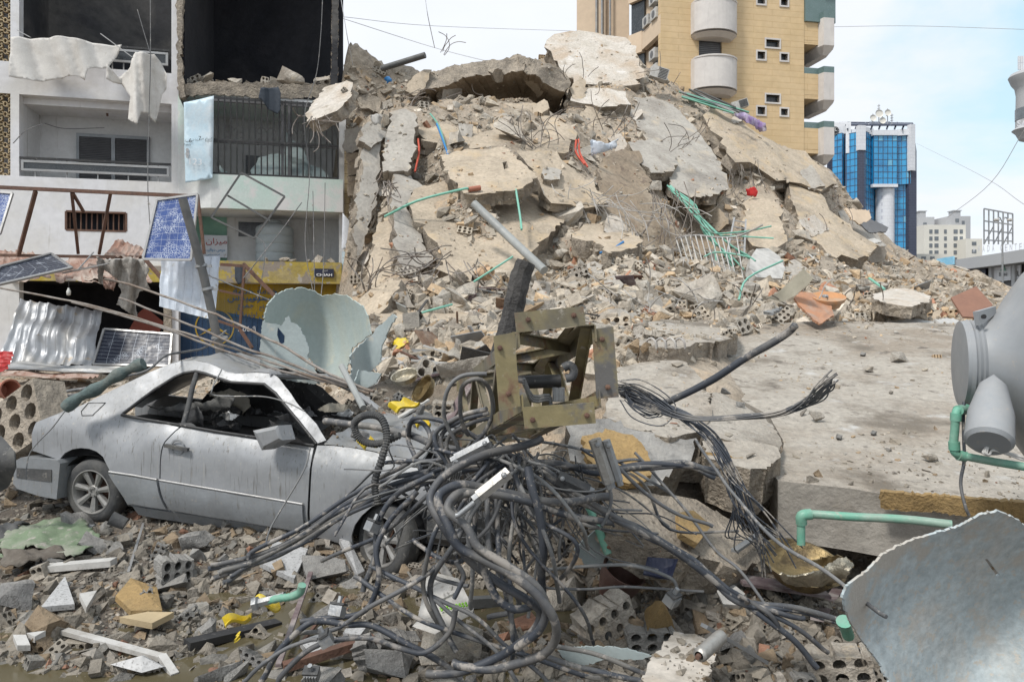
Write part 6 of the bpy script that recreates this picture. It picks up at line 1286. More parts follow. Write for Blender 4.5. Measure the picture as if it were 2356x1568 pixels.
hk = MB(); hk.tube(CP([(1296,846,3.6),(1310,840,3.6),(1320,850,3.6),(1316,866,3.6),(1302,870,3.6)], 5), .022, 10); add('insulator_hook', hk, cabg, LP, smooth=60)
for (x, y) in [(1290,905),(1280,905)]: m_ = MB(); m_.tube([P(x, y-14, 3.6), P(x, y+18, 3.6)], .02, 10); add('bolt', m_, galv, LP)
m_ = MB()
for y in (930, 936, 942): m_.tube(CP([(1205,y-60,3.5),(1225,y-20,3.55),(1262,y-22,3.6),(1268,y,3.6)], 3), .008, 5)
add('wire_stub', m_, cabg, LP)
for x, y, d in [(1150,800,3.4),(1170,905,3.4),(1385,780,3.38),(1398,890,3.38),(1215,735,3.36),(1320,725,3.36),(1225,965,3.34),(1350,955,3.34)]: m_ = MB(); m_.lathe(P(x, y, d-.004), (.05, -1, 0), [(0, .013), (.010, .013), (.012, .006), (.02, .006), (.02, 0)], 6); add('bolt', m_, rust, LP)
# charred timber post behind it
cpx = [(1160,790,5.9),(1176,740,5.9),(1186,690,5.9),(1196,640,5.9),(1210,602,5.9)]
pts_ = [P(*q) for q in cpx]; m_ = MB(); g = CP(cpx, 5); rs = [.092-.0006*i+.003*math.sin(i*2.1) for i in range(len(g))]; m_.tube([P(1150,830,5.9)]+g, [.1]+rs, 9)
m_.v = [tuple(Vector(v)+Vector((.010*noise.noise(Vector(v)*9), .010*noise.noise(Vector(v)*9+Vector((5, 5, 5))), 0))) for v in m_.v]
add('charred_post', m_, char, label='blackened timber post standing up behind the steel pole end', cat='post', smooth=30)
# ------------------------------------------------------------ cables
CN_ = [0]
def cable(pts, r, mat=cabk, label='dark cable', k=7, grp='fallen cables', n=8, name='power_cable', lift=None):
    g = CP(pts, k); m = MB(); CN_[0] += 1; g = [p+Vector([noise.noise(p*3.1+Vector((CN_[0]*7.7, j*13, 0))) for j in range(3)])*min(.018, r*1.1)*(0 if i in (0, len(g)-1) else 1) for i, p in enumerate(g)]; m.tube(g, [r*(1+.07*noise.noise(p*6)) for p in g], n)
    return add(name, m, mat, label=label, cat='cable', group=grp, smooth=60)
THK = [
 ([(1246,1008,4.3),(1193,1024,4.2),(1127,1039,4.1),(1061,1066,4.0),(1017,1094,3.95),(995,1123,3.9),(990,1151,3.85),(1009,1190,3.8),(1042,1240,3.8),(1086,1291,3.8),(1159,1346,3.8),(1214,1379,3.8),(1243,1408,3.82),(1239,1438,3.85),(1203,1478,3.9),(1148,1514,4.0),(1056,1540,4.05),(983,1549,4.1)], .023, 'thickest cable sweeping from the steel pole down into the bottom loop'),
 ([(1404,1141,4.3),(1276,1150,4.15),(1166,1134,4.0),(1075,1117,3.9),(1027,1126,3.85),(1007,1150,3.8),(1031,1210,3.75),(1056,1254,3.74),(1111,1286,3.72),(1185,1328,3.7),(1247,1375,3.7),(1278,1423,3.72),(1272,1474,3.8),(1221,1514,3.9),(1130,1533,4.0),(1042,1524,4.05)], .024, 'thick mud spotted cable forming the outer right loop'),
 ([(1408,1200,4.3),(1313,1185,4.2),(1221,1156,4.05),(1111,1134,3.9),(1056,1141,3.85),(1036,1165,3.8),(1056,1197,3.78),(1086,1230,3.76),(1104,1269,3.76),(1119,1320,3.78),(1141,1372,3.8),(1177,1399,3.82),(1214,1399,3.84),(1240,1385,3.86)], .021, 'thick cable of the inner loop ending below the mud line'),
 ([(1120,1140,3.95),(1080,1128,3.9),(1045,1140,3.82),(1030,1175,3.76),(1075,1215,3.72),(1100,1258,3.7),(1170,1300,3.7),(1235,1350,3.72),(1256,1400,3.76),(1240,1450,3.82),(1190,1490,3.9)], .022, 'thick cable between the two outer loops'),
 ([(1215,1075,4.1),(1225,1130,4.05),(1240,1190,4.05),(1250,1260,4.1),(1248,1330,4.2),(1252,1375,4.3)], .024, 'thick muddy cable hanging straight down from the pole'),
 ([(747,968,5.3),(850,982,5.1),(930,1000,4.9),(985,1016,4.7),(1040,1030,4.6),(1120,1050,4.5)], .024, 'thick dark cable lying across the car bonnet'),
 ([(1430,905,5.0),(1500,930,4.9),(1560,915,4.8),(1630,878,4.7),(1700,835,4.6),(1770,792,4.5),(1812,765,4.45),(1830,748,4.4)], .024, 'thick stiff cable rising to the right over the flat slab'),
]
for p_, r_, l_ in THK: cable(p_, r_, label=l_, grp='thick cables')
for i, (dx, dy, r_) in enumerate([(0, 0, .016), (6, -8, .016), (23, 10, .018), (13, 22, .018), (34, 31, .016), (50, 18, .015), (90, -26, .015)]):
    s = random.Random(i); j = lambda a=5: s.uniform(-a, a)
    cable([(479+dx, 1308+dy, 4.6), (581+j(), 1281+dy*.7+j(), 4.7), (690+j(), 1236+dy*.6+j(), 4.8), (805+j(), 1160+dy*.7+j(), 4.8), (910+j(), 1113+dy*.6+j(), 4.7), (1001+j(), 1090+dy*.5+j(), 4.6), (1070+j(), 1072+dy*.4+j(), 4.5), (1200+j(), 1058+dy*.3, 4.5)], r_, label='%s cable of the bundle fanning out in front of the car door' % ['outermost', 'upper', 'middle', 'long lower', 'lowest', 'short', 'steep'][i], grp='bundle before the car')
for i in range(7):
    s = random.Random(40+i); j = lambda a=7: s.uniform(-a, a); e = [(1930,1432),(1850,1420),(1905,1500),(1880,1535),(1790,1445),(1940,1425),(1700,1370)][i]
    cable([(1225+j(), 1062+j(), 4.5), (1300+j(), 1120+j(10), 4.4), (1390+j(), 1180+j(8), 4.3), (1480+j(), 1225+j(8), 4.25), (1590+j(), 1290+j(9), 4.2), (1700+j(), 1372+j(9), 4.2), ((1700+e[0])/2+20, (1385+e[1])/2+j(), 4.15), (e[0], e[1], 4.15)], s.uniform(.012, .019), label='cable of the long bundle running to the lower right, ending %s' % ['highest at the right', 'short under the shell', 'beside the shell edge', 'lowest of all', 'by the purple board', 'against the pale shell', 'by the blue tray'][i], grp='bundle to the lower right')
for i, e in enumerate([(1652,1083),(1645,1098),(1570,1062),(1655,1090)]):
    s = random.Random(60+i); j = lambda a=5: s.uniform(-a, a)
    cable([(1200, 1062+j(), 4.6), (1290, 1072+j(), 4.55), (1380, 1078+j(9), 4.5), (1470, 1073+j(9), 4.5), (1570, 1070+j(), 4.5), (e[0], e[1], 4.5)], s.uniform(.014, .019), label='dark cable stub reaching right to the dark gap, %s' % ['middle one', 'lowest one', 'short upper one', 'long upper one'][i], grp='cable stubs to the right')
# big rings and loose coils
LOOPS = [([(1078,1000,4.4),(1060,960,4.3),(1060,900,4.25),(1080,876,4.2),(1110,874,4.2),(1132,900,4.25),(1136,950,4.3),(1110,1000,4.35),(1060,1040,4.4),(1000,1032,4.5)], .013, 'grey cable hoop standing beside the left gusset plate'),
 ([(1120,860,4.2),(1060,866,4.2),(1030,900,4.2),(1024,960,4.25),(1052,1020,4.3),(1064,1060,4.35)], .012, 'thin grey hoop left of the steel pole'),
 ([(940,1000,4.8),(945,975,4.75),(960,960,4.7),(1010,966,4.65),(1060,985,4.6),(1100,1010,4.6)], .016, 'dark cable arching over the bonnet from the coil'),
 ([(1000,1150,4.6),(960,1060,4.7),(938,1010,4.8),(940,975,4.8),(965,968,4.75),(985,990,4.7),(1000,1040,4.6),(1040,1070,4.5)], .016, 'narrow upright coil over the bonnet corner'),
 ([(1030,1070,4.5),(1005,1020,4.5),(1010,990,4.5),(1060,955,4.4),(1120,940,4.35)], .015, 'upper curve of the coil behind the steel pole'),
 ([(1040,1075,4.5),(1015,1030,4.5),(1022,995,4.5),(1070,965,4.4),(1125,950,4.35)], .014, 'second curve of the coil behind the steel pole'),
 ([(1050,1080,4.5),(1028,1040,4.5),(1034,1002,4.5),(1080,975,4.4),(1128,962,4.35)], .014, 'third curve of the coil behind the steel pole'),
 ([(870,1068,4.7),(930,1062,4.6),(1000,1058,4.5),(1060,1040,4.5),(1130,1025,4.4)], .013, 'light grey cable with a round tip over the fender'),
 ([(862,1105,4.7),(920,1080,4.6),(960,1050,4.6),(990,1020,4.6),(1000,990,4.6)], .014, 'dark cable end above the front wheel'),
 ([(740,1290,4.7),(800,1265,4.6),(880,1230,4.5),(960,1160,4.4),(1010,1110,4.35)], .013, 'cable crossing the front tyre'),
 ([(835,1360,4.4),(860,1280,4.4),(870,1200,4.45),(920,1130,4.45),(1000,1090,4.4)], .017, 'cable curving down in front of the wheel hub'),
 ([(690,1430,4.3),(770,1420,4.3),(840,1400,4.3),(870,1330,4.3),(866,1260,4.35),(900,1190,4.4),(960,1130,4.4)], .017, 'long cable from the clamp up past the wheel'),
 ([(690,1455,4.25),(780,1440,4.25),(880,1380,4.2),(980,1320,4.2),(1040,1270,4.2)], .014, 'cable rising right from the lower left clamp'),
 ([(600,1568,4.2),(640,1500,4.2),(700,1440,4.2),(740,1430,4.25),(800,1440,4.25),(860,1440,4.25),(940,1480,4.2),(1010,1520,4.2),(1060,1560,4.2)], .018, 'big arch of cable across the bottom left of the loops'),
 ([(640,1568,4.15),(700,1500,4.15),(760,1470,4.15),(840,1465,4.15),(920,1490,4.15),(980,1500,4.15),(1030,1460,4.15),(1048,1400,4.15)], .016, 'lower arch of cable ending upwards'),
 ([(560,1568,4.1),(600,1530,4.1),(660,1490,4.15),(730,1470,4.15)], .012, 'thin cable leaving the frame at the bottom left'),
 ([(815,1325,4.4),(880,1370,4.3),(960,1420,4.2),(1060,1460,4.2),(1160,1490,4.2),(1280,1530,4.2),(1380,1560,4.2)], .014, 'straight cable slanting across the meter box'),
 ([(850,1300,4.4),(930,1340,4.3),(1030,1390,4.25),(1110,1430,4.2),(1180,1500,4.2),(1260,1568,4.2)], .013, 'upper cable slanting over the meter box'),
 ([(870,1320,4.35),(960,1350,4.3),(1060,1430,4.2),(1140,1500,4.15),(1190,1568,4.1)], .012, 'cable running down behind the loop'),
 ([(1240,1500,4.0),(1330,1530,4.0),(1450,1560,4.0),(1560,1568,4.0)], .016, 'cable on the ground right of the loop'),
 ([(1260,1480,4.0),(1360,1500,4.0),(1480,1545,4.0),(1560,1590,4.0)], .014, 'second cable on the ground right of the loop'),
 ([(1400,1110,4.2),(1405,1150,4.2),(1395,1190,4.2),(1384,1210,4.2)], .010, 'thin tail hanging from the aluminium clamps'),
 ([(950,1240,4.4),(1010,1280,4.3),(1060,1290,4.25),(1090,1240,4.3),(1095,1180,4.35)], .014, 'slack loop below the fender'),
 ([(1045,1375,4.0),(1060,1345,4.0),(1068,1320,4.0),(1050,1290,4.0)], .013, 'short curl above the meter box'),
 ([(1240,1100,4.4),(1255,1200,4.4),(1235,1300,4.4),(1215,1420,4.4)], .010, 'thin vertical wire left of the loop edge'),
 ([(1640,1210,4.3),(1560,1180,4.3),(1480,1130,4.3),(1400,1050,4.3)], .011, 'thin wire over the tilted brown slab'),
 ([(1250,1310,4.3),(1350,1300,4.3),(1450,1300,4.2),(1540,1330,4.2),(1560,1360,4.2)], .010, 'thin wire passing the sandstone lump'),
 ([(1250,1350,4.3),(1350,1356,4.3),(1450,1350,4.3),(1620,1360,4.2)], .008, 'low thin wire beside the copper pot'),
 ([(2039,1418,3.0),(1960,1360,3.2),(1880,1300,3.4),(1780,1240,3.7),(1700,1150,4.0),(1660,1100,4.2),(1600,1010,4.6)], .009, 'long thin cable ending over the pale blue shell'),
 ([(1760,1390,4.2),(1700,1310,4.3),(1640,1260,4.4),(1560,1150,4.5),(1460,1040,4.6)], .009, 'thin wire crossing the rubble right of the loop')]
for p_, r_, l_ in LOOPS: cable(p_, r_, mat=cabk if r_ > .0125 else cabg, label=l_)
s = random.Random(78)
for i in range(12):      # medium cables draped round the loops and over the fender
    a = (1130+s.gauss(40, 50), 1060+s.gauss(0, 14), s.uniform(4.2, 4.6)); b = [(s.uniform(960, 1060), s.uniform(1180, 1380)), (s.uniform(1000, 1240), s.uniform(1300, 1480)), (s.uniform(1240, 1420), s.uniform(1180, 1400))][i % 3]; c = (b[0]+s.uniform(-120, 90), b[1]+s.uniform(30, 150))
    m_ = tuple((a[j]+b[j])/2+s.gauss(0, 30) for j in range(2)); w_ = ['beside the fender', 'below the loop', 'right of the loop'][i % 3]
    cable([a, (m_[0], m_[1], 4.15), (b[0], b[1], s.uniform(4.0, 4.3)), (c[0], min(c[1], 1545), s.uniform(4.2, 4.4))], s.uniform(.010, .017), mat=s.choice([cabk, cabk, cabg]), label='medium cable drooping from the tangle %s' % w_, grp='medium cables '+w_)
s = random.Random(77); TG = thing  # dense thin tangle under the pole: each strand its own cable
WHERE = ['left', 'middle', 'right']
for i in range(104):
    a = (1100+s.gauss(60, 70), 1045+s.gauss(10, 22), s.uniform(4.3, 5.0)); ln = s.choice([0, 0, 1, 2])
    wh = 'left part' if a[0] < 1130 else 'middle part' if a[0] < 1185 else 'right part'
    if ln == 0: e = (a[0]+s.gauss(20, 60), s.uniform(1180, 1340), s.uniform(4.3, 5.2))
    elif ln == 1: e = (a[0]-s.uniform(80, 300), a[1]+s.uniform(20, 200), s.uniform(4.4, 5.1))
    else: e = (a[0]+s.uniform(100, 400), a[1]+s.uniform(30, 230), s.uniform(4.3, 5.0))
    m1 = tuple(a[k]*.66+e[k]*.34+(s.gauss(0, 32) if k < 2 else s.uniform(-.1, .1)) for k in range(3)); m2 = tuple(a[k]*.33+e[k]*.67+(s.gauss(0, 32) if k < 2 else s.uniform(-.1, .1)) for k in range(3))
    cable([a, m1, m2, e], s.choice([.004, .005, .006, .008, .010]), mat=s.choice([cabg, cabk, cabg]), k=6, n=6, label='thin strand tangled under the steel pole, %s, %s' % (wh, ['hanging down', 'reaching left', 'reaching right'][ln]), grp='thin strands under the steel pole, %s' % ['hanging down', 'reaching left', 'reaching right'][ln], name='thin_cable')
# stranded bundle draped from the pole over the slab gap, with frayed ends
FB = MB(); s = random.Random(5)
def strand(pts, n, spread, r, name, lb):
    m = MB()
    for i in range(n):
        o = [s.gauss(0, 1), s.gauss(0, 1)]; q = []
        for t, p in enumerate(pts): f = spread[t]; ph = t*.9; q.append((p[0]+(o[0]*math.cos(ph)-o[1]*math.sin(ph))*f, p[1]+(o[0]*math.sin(ph)+o[1]*math.cos(ph))*f, p[2]+o[1]*f*.002))
        m.tube(CP(q, 5), r, 5)
    return add(name, m, cabk, label=lb, cat='stranded cable', group=None)
strand([(1420,888,4.9),(1460,900,4.85),(1510,925,4.8),(1560,950,4.75),(1600,975,4.7),(1640,1010,4.65),(1672,1070,4.6),(1695,1140,4.6),(1720,1210,4.6),(1770,1270,4.65)], 26, [6,5,6,5,5,6,8,13,22,30], .0045, 'stranded_cable', 'bundle of black strands hanging over the slab gap and fanning out below')
strand([(1430,900,4.85),(1480,925,4.8),(1560,955,4.7),(1640,962,4.6),(1720,958,4.5),(1800,950,4.4),(1860,925,4.35),(1895,893,4.3),(1914,866,4.3)], 18, [6,5,3,2.5,2.5,3,6,8,7], .0045, 'stranded_cable', 'stranded cable with a frayed end curving up over the flat slab')
strand([(1435,890,4.8),(1470,900,4.8),(1520,935,4.8),(1500,955,4.8),(1460,935,4.8),(1440,910,4.8)], 9, [5,8,10,10,8,5], .004, 'unravelled_strands', 'unravelled strand ends right of the steel pole')
for i, l_ in enumerate([[(240,642,9),(300,655,9),(500,725,8),(640,790,7.4),(760,860,6.9),(860,900,6.6)], [(0,662,10),(200,700,9.4),(400,758,8.5),(560,810,7.7),(700,858,7),(850,905,6.6)], [(275,685,9),(420,740,8.3),(560,798,7.6),(700,850,7),(820,890,6.6)], [(165,695,9.4),(330,740,8.7),(500,800,7.9),(640,850,7.2),(800,890,6.7)]]):
    cable(l_, .013 if i else .014, rebar, label='long steel strand slanting across the left scene, %s' % ['topmost', 'reaching the left edge', 'short third one', 'lowest one'][i], grp='long slanting steel strands', name='steel_strand')
for pts_, r_, l_ in [([(460,625,13),(520,650,12),(640,700,11),(760,770,9),(830,740,8.6),(842,770,8.4),(840,800,8.4)], .012, 'thin wire from the grey pole over the torn tank'), ([(290,866,7),(340,850,6.9),(390,815,7.2),(470,800,8),(520,760,9)], .012, 'cable curving up behind the car roof'), ([(714,1030,6.1),(700,1080,6.0),(660,1150,5.9),(625,1210,5.8),(612,1250,5.7)], .007, 'thin cable hanging over the car door'), ([(510,850,6.8),(488,895,6.6),(500,910,6.6),(600,912,6.5),(660,925,6.4),(700,945,6.3)], .006, 'thin wire hooked through the car window'), ([(40,905,8.6),(120,902,8.4),(200,892,8.2)], .018, 'dark cable bundle end behind the car boot'), ([(45,912,8.6),(130,910,8.4),(190,905,8.2)], .016, 'second cable end behind the car boot'), ([(150,945,6.8),(120,985,6.8),(70,1040,6.8),(60,1100,6.7)], .005, 'thin wire hanging over the boot corner')]:
    cable(pts_, r_, cabg, label=l_)
# corrugated hose
g = CP([(870,1160,4.6),(862,1110,4.6),(880,1050,4.6),(890,1000,4.65),(875,960,4.7),(840,955,4.75),(815,975,4.8),(830,1010,4.8),(870,1020,4.75),(920,1000,4.7)], 16); m_ = MB(); m_.tube(g, [.026 if i % 2 else .020 for i in range(len(g))], 10); add('corrugated_hose', m_, rubber, label='black corrugated hose looped over the bonnet corner', cat='hose')
# aluminium wedge clamps
def hexbar(a, b, r, mat, name, lb, bolts=True, grp=None):
    t = thing(name, a, lb, 'clamp', grp); m = MB(); m.tube([a, b], r, 6, cap=True); add('clamp_body', m, mat, t); d = (b-a).normalized()
    m = MB(); m.tube([a-d*.03, a], r*.75, 6); add('end_nut', m, galv, t)
    m = MB(); q = a.lerp(b, .85)+Vector((0, -r*.9, r*.3)); m.lathe(q, (0, -1, .2), [(0, .016), (.012, .012), (.016, 0)], 10); add('rivet', m, galv, t)
    return t
alu = M('dusty_aluminium', (.40, .385, .36), (.33, .32, .30), rough=.4, metal=.5, bump=.3, spots=[((.25, .235, .21), 12, .58, .68)])
hexbar(P(1100,1142,3.7), P(1170,1086,3.75), .036, alu, 'wedge_clamp', 'silver wedge clamp with a rod at the centre of the tangle'); cable([(1048,1186,3.7),(1070,1168,3.7),(1097,1146,3.7)], .014, galv, label='bright steel rod out of the central clamp', name='clamp_rod')
hexbar(P(1402,1110,4.0), P(1368,1010,4.0), .036, alu, 'wedge_clamp', 'silver clamp hanging under the right gusset plate, left of the pair'); hexbar(P(1424,1104,4.0), P(1394,1012,4.0), .024, galv, 'wedge_clamp', 'narrow grey clamp hanging right beside the silver one')
hexbar(P(1050,1056,4.3), P(1128,1016,4.3), .038, galv, 'wedge_clamp', 'grey clamp behind the hoop at the left of the pole'); hexbar(P(1352,1130,4.4), P(1282,1098,4.4), .05, rubber, 'wedge_clamp', 'dark conical sleeve right of the central clamp')
for x, y, d, l_ in [(776,1405,4.1,'highest'), (752,1470,4.05,'middle'), (718,1552,4.0,'lowest'), (856,1212,4.4,'in front of the wheel'), (1042,1085,4.2,'in the middle of the tangle'), (1545,1378,4.1,'right of the loop')]:
    c = P(x, y, d); t = thing('cable_connector', c, 'ribbed grey cable connector with a bolt, %s' % (l_+(' of three at the lower left' if l_ in ('highest', 'middle', 'lowest') else '')), 'connector', 'ribbed cable connectors'); r_ = Matrix.Rotation(x*.7, 3, 'Z') @ Matrix.Rotation(.5, 3, 'X')
    m = MB(); m.box(c, .075, .06, .055, r_)
    for i in range(5): m.box(c+r_ @ Vector((-.03+.015*i, -.032, 0)), .006, .012, .056, r_)
    add('clamp_half', m, galv, t); m = MB(); m.box(c+r_ @ Vector((0, 0, .038)), .085, .055, .012, r_); add('cap', m, rubber, t); m = MB(); m.tube([c+r_ @ Vector((0, 0, .03)), c+r_ @ Vector((0, 0, .08))], .014, 6); add('bolt', m, galv, t)
# ------------------------------------------------------------ sheets, panels and fittings before the burnt building
def patch(c, nu, nv, f=None, th=.006):
    """bilinear patch through 4 corners (TL, TR, BR, BL) with offset f(s,t) along its normal"""
    c = [Vector(q) if isinstance(q, Vector) else P(*q) for q in c]; n = (c[1]-c[0]).cross(c[3]-c[0]).normalized(); n = -n if n.y > 0 else n
    vs = []; fs = []
    for j in range(nv+1):
        for i in range(nu+1):
            s, t = i/nu, j/nv; p = c[0].lerp(c[1], s).lerp(c[3].lerp(c[2], s), t); vs.append(p+n*(f(s, t) if f else 0))
    for j in range(nv):
        for i in range(nu): a = j*(nu+1)+i; fs.append((a, a+nu+1, a+nu+2, a+1))
    m = len(vs); vs += [v-n*th for v in vs]; fs += [tuple(i+m for i in q[::-1]) for q in fs]
    bd = bedges(fs[:nu*nv]); fs += [(b, a, a+m, b+m) for a, b in bd]
    return vs, fs
def corrug(name, c, ribs, amp, mat, label, cat='corrugated sheet', along=0, dent=.05, seed=0, group=None):
    n = ribs*6
    def prof(x): q = (x*ribs) % 1; return amp if q < .25 else amp*(1-(q-.25)/.12) if q < .37 else 0 if q < .88 else amp*(q-.88)/.12
    f = (lambda s, t: prof(s)+dent*noise.fractal(Vector((s*3, t*3, seed)), 1, 2, 3)) if along == 0 else (lambda s, t: prof(t)+dent*noise.fractal(Vector((s*3, t*3, seed)), 1, 2, 3))
    g = patch(c, n if along == 0 else 14, 14 if along == 0 else n, f); return add(name, g, mat, label=label, cat=cat, group=group, smooth=35)
corrug('corrugated_sheet', [(48,688,15.5),(238,716,15.5),(212,842,14.6),(0,836,14.6)], 9, .035, corr, 'large dented grey corrugated sheet leaning over the dark shop opening', dent=.12, seed=1)
corrug('corrugated_sheet', [(372,600,14.6),(508,587,14.6),(496,737,14.4),(368,705,14.4)], 7, .03, corrw, 'pale blue corrugated sheet hanging under the shattered blue solar panel', seed=2, dent=.05)
for i, (c, lb) in enumerate([([(272,552,16.5),(335,572,16.2),(318,600,15.4),(238,592,15.6)], 'rusty red corrugated sheet tilted up beside the blue solar panel'), ([(120,600,16.6),(240,590,16.4),(260,640,15),(130,650,15.1)], 'rusty corrugated awning sheet in the middle of the collapsed awning'), ([(0,578,17),(75,580,16.8),(120,640,15.2),(-30,650,15.4)], 'rusty corrugated awning sheet at the left edge'), ([(175,604,16.6),(320,600,16.3),(352,650,15),(190,652,15)], 'pale and rust striped awning sheet under the lace cloth'), ([(236,640,15),(272,640,15),(262,668,14.8),(240,662,14.8)], 'short rusty sheet end below the lace cloth')]):
    corrug('awning_sheet', c, 6, .03, corrr, lb, seed=3+i, dent=.08)
corrug('red_sheet', [(-30,806,11.5),(32,810,11.4),(18,850,11.2),(-30,868,11.2)], 4, .02, redp, 'bright red metal sheet at the left edge', along=1, cat='metal sheet')
corrug('metal_sheet', [(30,835,13.8),(290,846,13.6),(285,860,13.2),(5,850,13.2)], 4, .02, galv, 'long grey flattened sheet lying along the pavement', along=1, cat='metal sheet')
corrug('metal_sheet', [(10,852,13.4),(230,864,13.2),(200,872,12.8),(0,866,12.9)], 3, .02, corrr, 'brown flattened sheet under the long grey one', along=1, cat='metal sheet')
def solar(c, mat, lb, grp=None):
    cc = [P(*q) for q in c]; t = thing('solar_panel', cc[3], lb, 'solar panel', grp); n = (cc[1]-cc[0]).cross(cc[3]-cc[0]).normalized(); n = -n if n.y > 0 else n
    vs = [cc[3], cc[2], cc[1], cc[0]]+[p-n*.03 for p in (cc[3], cc[2], cc[1], cc[0])]
    o = add('cell_glass', (vs, [(0, 1, 2, 3), (7, 6, 5, 4), (0, 4, 5, 1), (1, 5, 6, 2), (2, 6, 7, 3), (3, 7, 4, 0)]), mat, t); uv = o.data.uv_layers.new(name='UVMap')
    for p in o.data.polygons:
        for li, vi in zip(p.loop_indices, p.vertices): uv.data[li].uv = [(0, 0), (1, 0), (1, 1), (0, 1)][vi % 4]
    for a, b in ((0, 1), (1, 2), (2, 3), (3, 0)): m = MB(); m.bar(cc[a]+n*.005, cc[b]+n*.005, .04, .045, up=n); add('frame_rail', m, chrome, t)
    return t
solar([(362,460,14.2),(455,447,14.2),(440,598,14.0),(330,596,14.0)], solb, 'shattered blue solar panel standing upright above the awning')
solar([(0,614,13.5),(118,584,15),(165,616,13.9),(-60,668,12.4)], sold, 'dark cracked solar panel lying flat on the awning at the left')
solar([(-60,438,14.5),(29,445,14.5),(0,538,14.2),(-70,545,14.2)], solb, 'blue solar panel cut by the left edge of the view')
solar([(240,757,14.8),(396,769,14.8),(390,842,14.4),(215,838,14.4)], sold, 'soot stained dark solar panel in the shop opening')
m_ = slabgeo([(318,720),(335,706),(376,740),(360,778),(290,770)], [(318,720,15.8),(376,740,15.8),(290,770,15.6)], .02, step=.5, edge=0, rough=0, seed=71); add('red_board', m_, [M('dull_red_paint', (.22,.055,.035), bump=.2)]*2, label='dull red panel behind the soot stained solar panel', cat='panel')
m_ = MB()
st_ = thing('awning_gantry', P(200, 600, 15.5), 'rusty steel awning frame with its long top rail and slanting legs', 'frame')
for nm, a, b, w_ in [('top_rail', (-20,430,14.9), (457,452,14.9), .07), ('leg', (82,440,14.9), (42,588,15.6), .07), ('leg', (165,443,14.9), (180,583,15.8), .055), ('brace', (168,445,14.9), (193,488,15.6), .05), ('leg', (254,446,14.9), (228,584,15.8), .055), ('leg', (455,452,14.9), (470,584,14.9), .05), ('cross_rail', (0,587,15.6), (330,592,15.6), .06), ('end_brace', (330,592,15.1), (372,640,14.9), .06)]:
    m_ = MB(); m_.bar(P(*a), P(*b), w_, w_); add(nm, m_, rust, st_)
m_ = MB(); g = [P(420,456,11.2), P(470,640,11.4), P(515,852,11.5)]; m_.tube(smoothpts(g, 8), .065, 14, cap=False); m_.tube([p+Vector((0, .002, 0)) for p in smoothpts(g, 8)], .05, 14, cap=False); PG = add('steel_post', m_, pole, label='tall dark grey steel pole leaning left in front of the shop', cat='pole', smooth=60)
for x, y in ((463, 612), (478, 665), (500, 775)): m_ = MB(); c = P(x, y, 11.4); m_.lathe(c, (.25, 0, -1), [(-.02, .09), (.02, .09)], 14); m_.box(c+Vector((.12, 0, 0)), .08, .03, .04); add('pipe_clip', m_, galv, parent=None, label='pipe clip on the leaning dark pole, %s' % {612: 'uppermost', 665: 'middle one', 775: 'lowest'}[y], cat='clip')
# hanging angle frame with a thin diagonal
hf_ = thing('hanging_diamond', P(575, 500, 19.8), 'diamond shaped grey steel window frame hanging below the window cage', 'frame')
q = [(555,397,19.7),(655,452,19.9),(585,548,19.7),(486,500,19.4)]
for i in range(4): m_ = MB(); m_.bar(P(*q[i]), P(*q[(i+1) % 4]), .07, .05); add('frame_bar', m_, pole, hf_)
m_ = MB(); m_.bar(P(524,450,19.6), P(622,508,19.8), .06, .05); add('frame_bar', m_, pole, hf_)
# bent red steel bars before the shutter
for i, (a, b, w_, lb) in enumerate([((560,607,17.5),(700,750,17), .07, 'rusty bar slanting from the yellow beam to the torn tank'), ((508,608,17.6),(565,612,17.6), .07, 'short rusty bar on the left end of the yellow beam'), ((505,668,17.4),(560,680,17.4), .05, 'level rusty bar before the shutter'), ((500,737,17.4),(552,755,17.2), .05, 'low rusty bar before the star emblem'), ((562,615,17.2),(552,755,17.2), .05, 'upright rusty bar before the shutter writing'), ((552,757,17.2),(580,800,17), .06, 'rusty bar end leaning at the foot of the shutter')]):
    m_ = MB(); m_.bar(P(*a), P(*b), w_, w_); add('rusty_bar', m_, rust, label=lb, cat='steel bar')
def drape(name, pl, d, amp, mat, label, cat, seed, step=.05, d2=None):
    f = lambda a, b: P(a, b, d+((b-pl[0][1])/300 if d2 is None else d2*(b-pl[0][1]))-amp*(math.sin(a*.16+seed+b*.02)+.6*math.sin(a*.31+b*.03+seed*2))+amp*.5*fbm((a*.03, b*.03, seed), 1))
    k = d/F; g = sheetgeo([(a, b) for a, b in pl], f, step/k, .008, jag=.03/k, seed=seed); return add(name, g, mat, label=label, cat=cat, smooth=True)
drape('lace_curtain', [(222,590),(250,598),(300,590),(330,598),(345,620),(336,640),(346,665),(320,672),(312,690),(316,730),(290,715),(268,700),(280,670),(268,640),(240,620),(238,655),(228,650)], 14.3, .08, lace, 'dirty grey lace curtain draped over the awning edge', 'curtain', 4)
for i, (a, b, lb) in enumerate([((40,70,19.2),(70,86,19.2), 'bright metal strip at the corner of the upper balcony'), ((232,78,19.3),(305,132,19.2), 'thin metal strip poking up behind the canvas'), ((178,622,14.4),(215,580,14.6), 'bent light alloy strip by the lace curtain'), ((145,628,14.4),(250,606,14.2), 'long light alloy strip across the awning front')]):
    m_ = MB(); m_.bar(P(*a), P(*b), .05, .02); add('metal_strip', m_, chrome, label=lb, cat='metal strip')
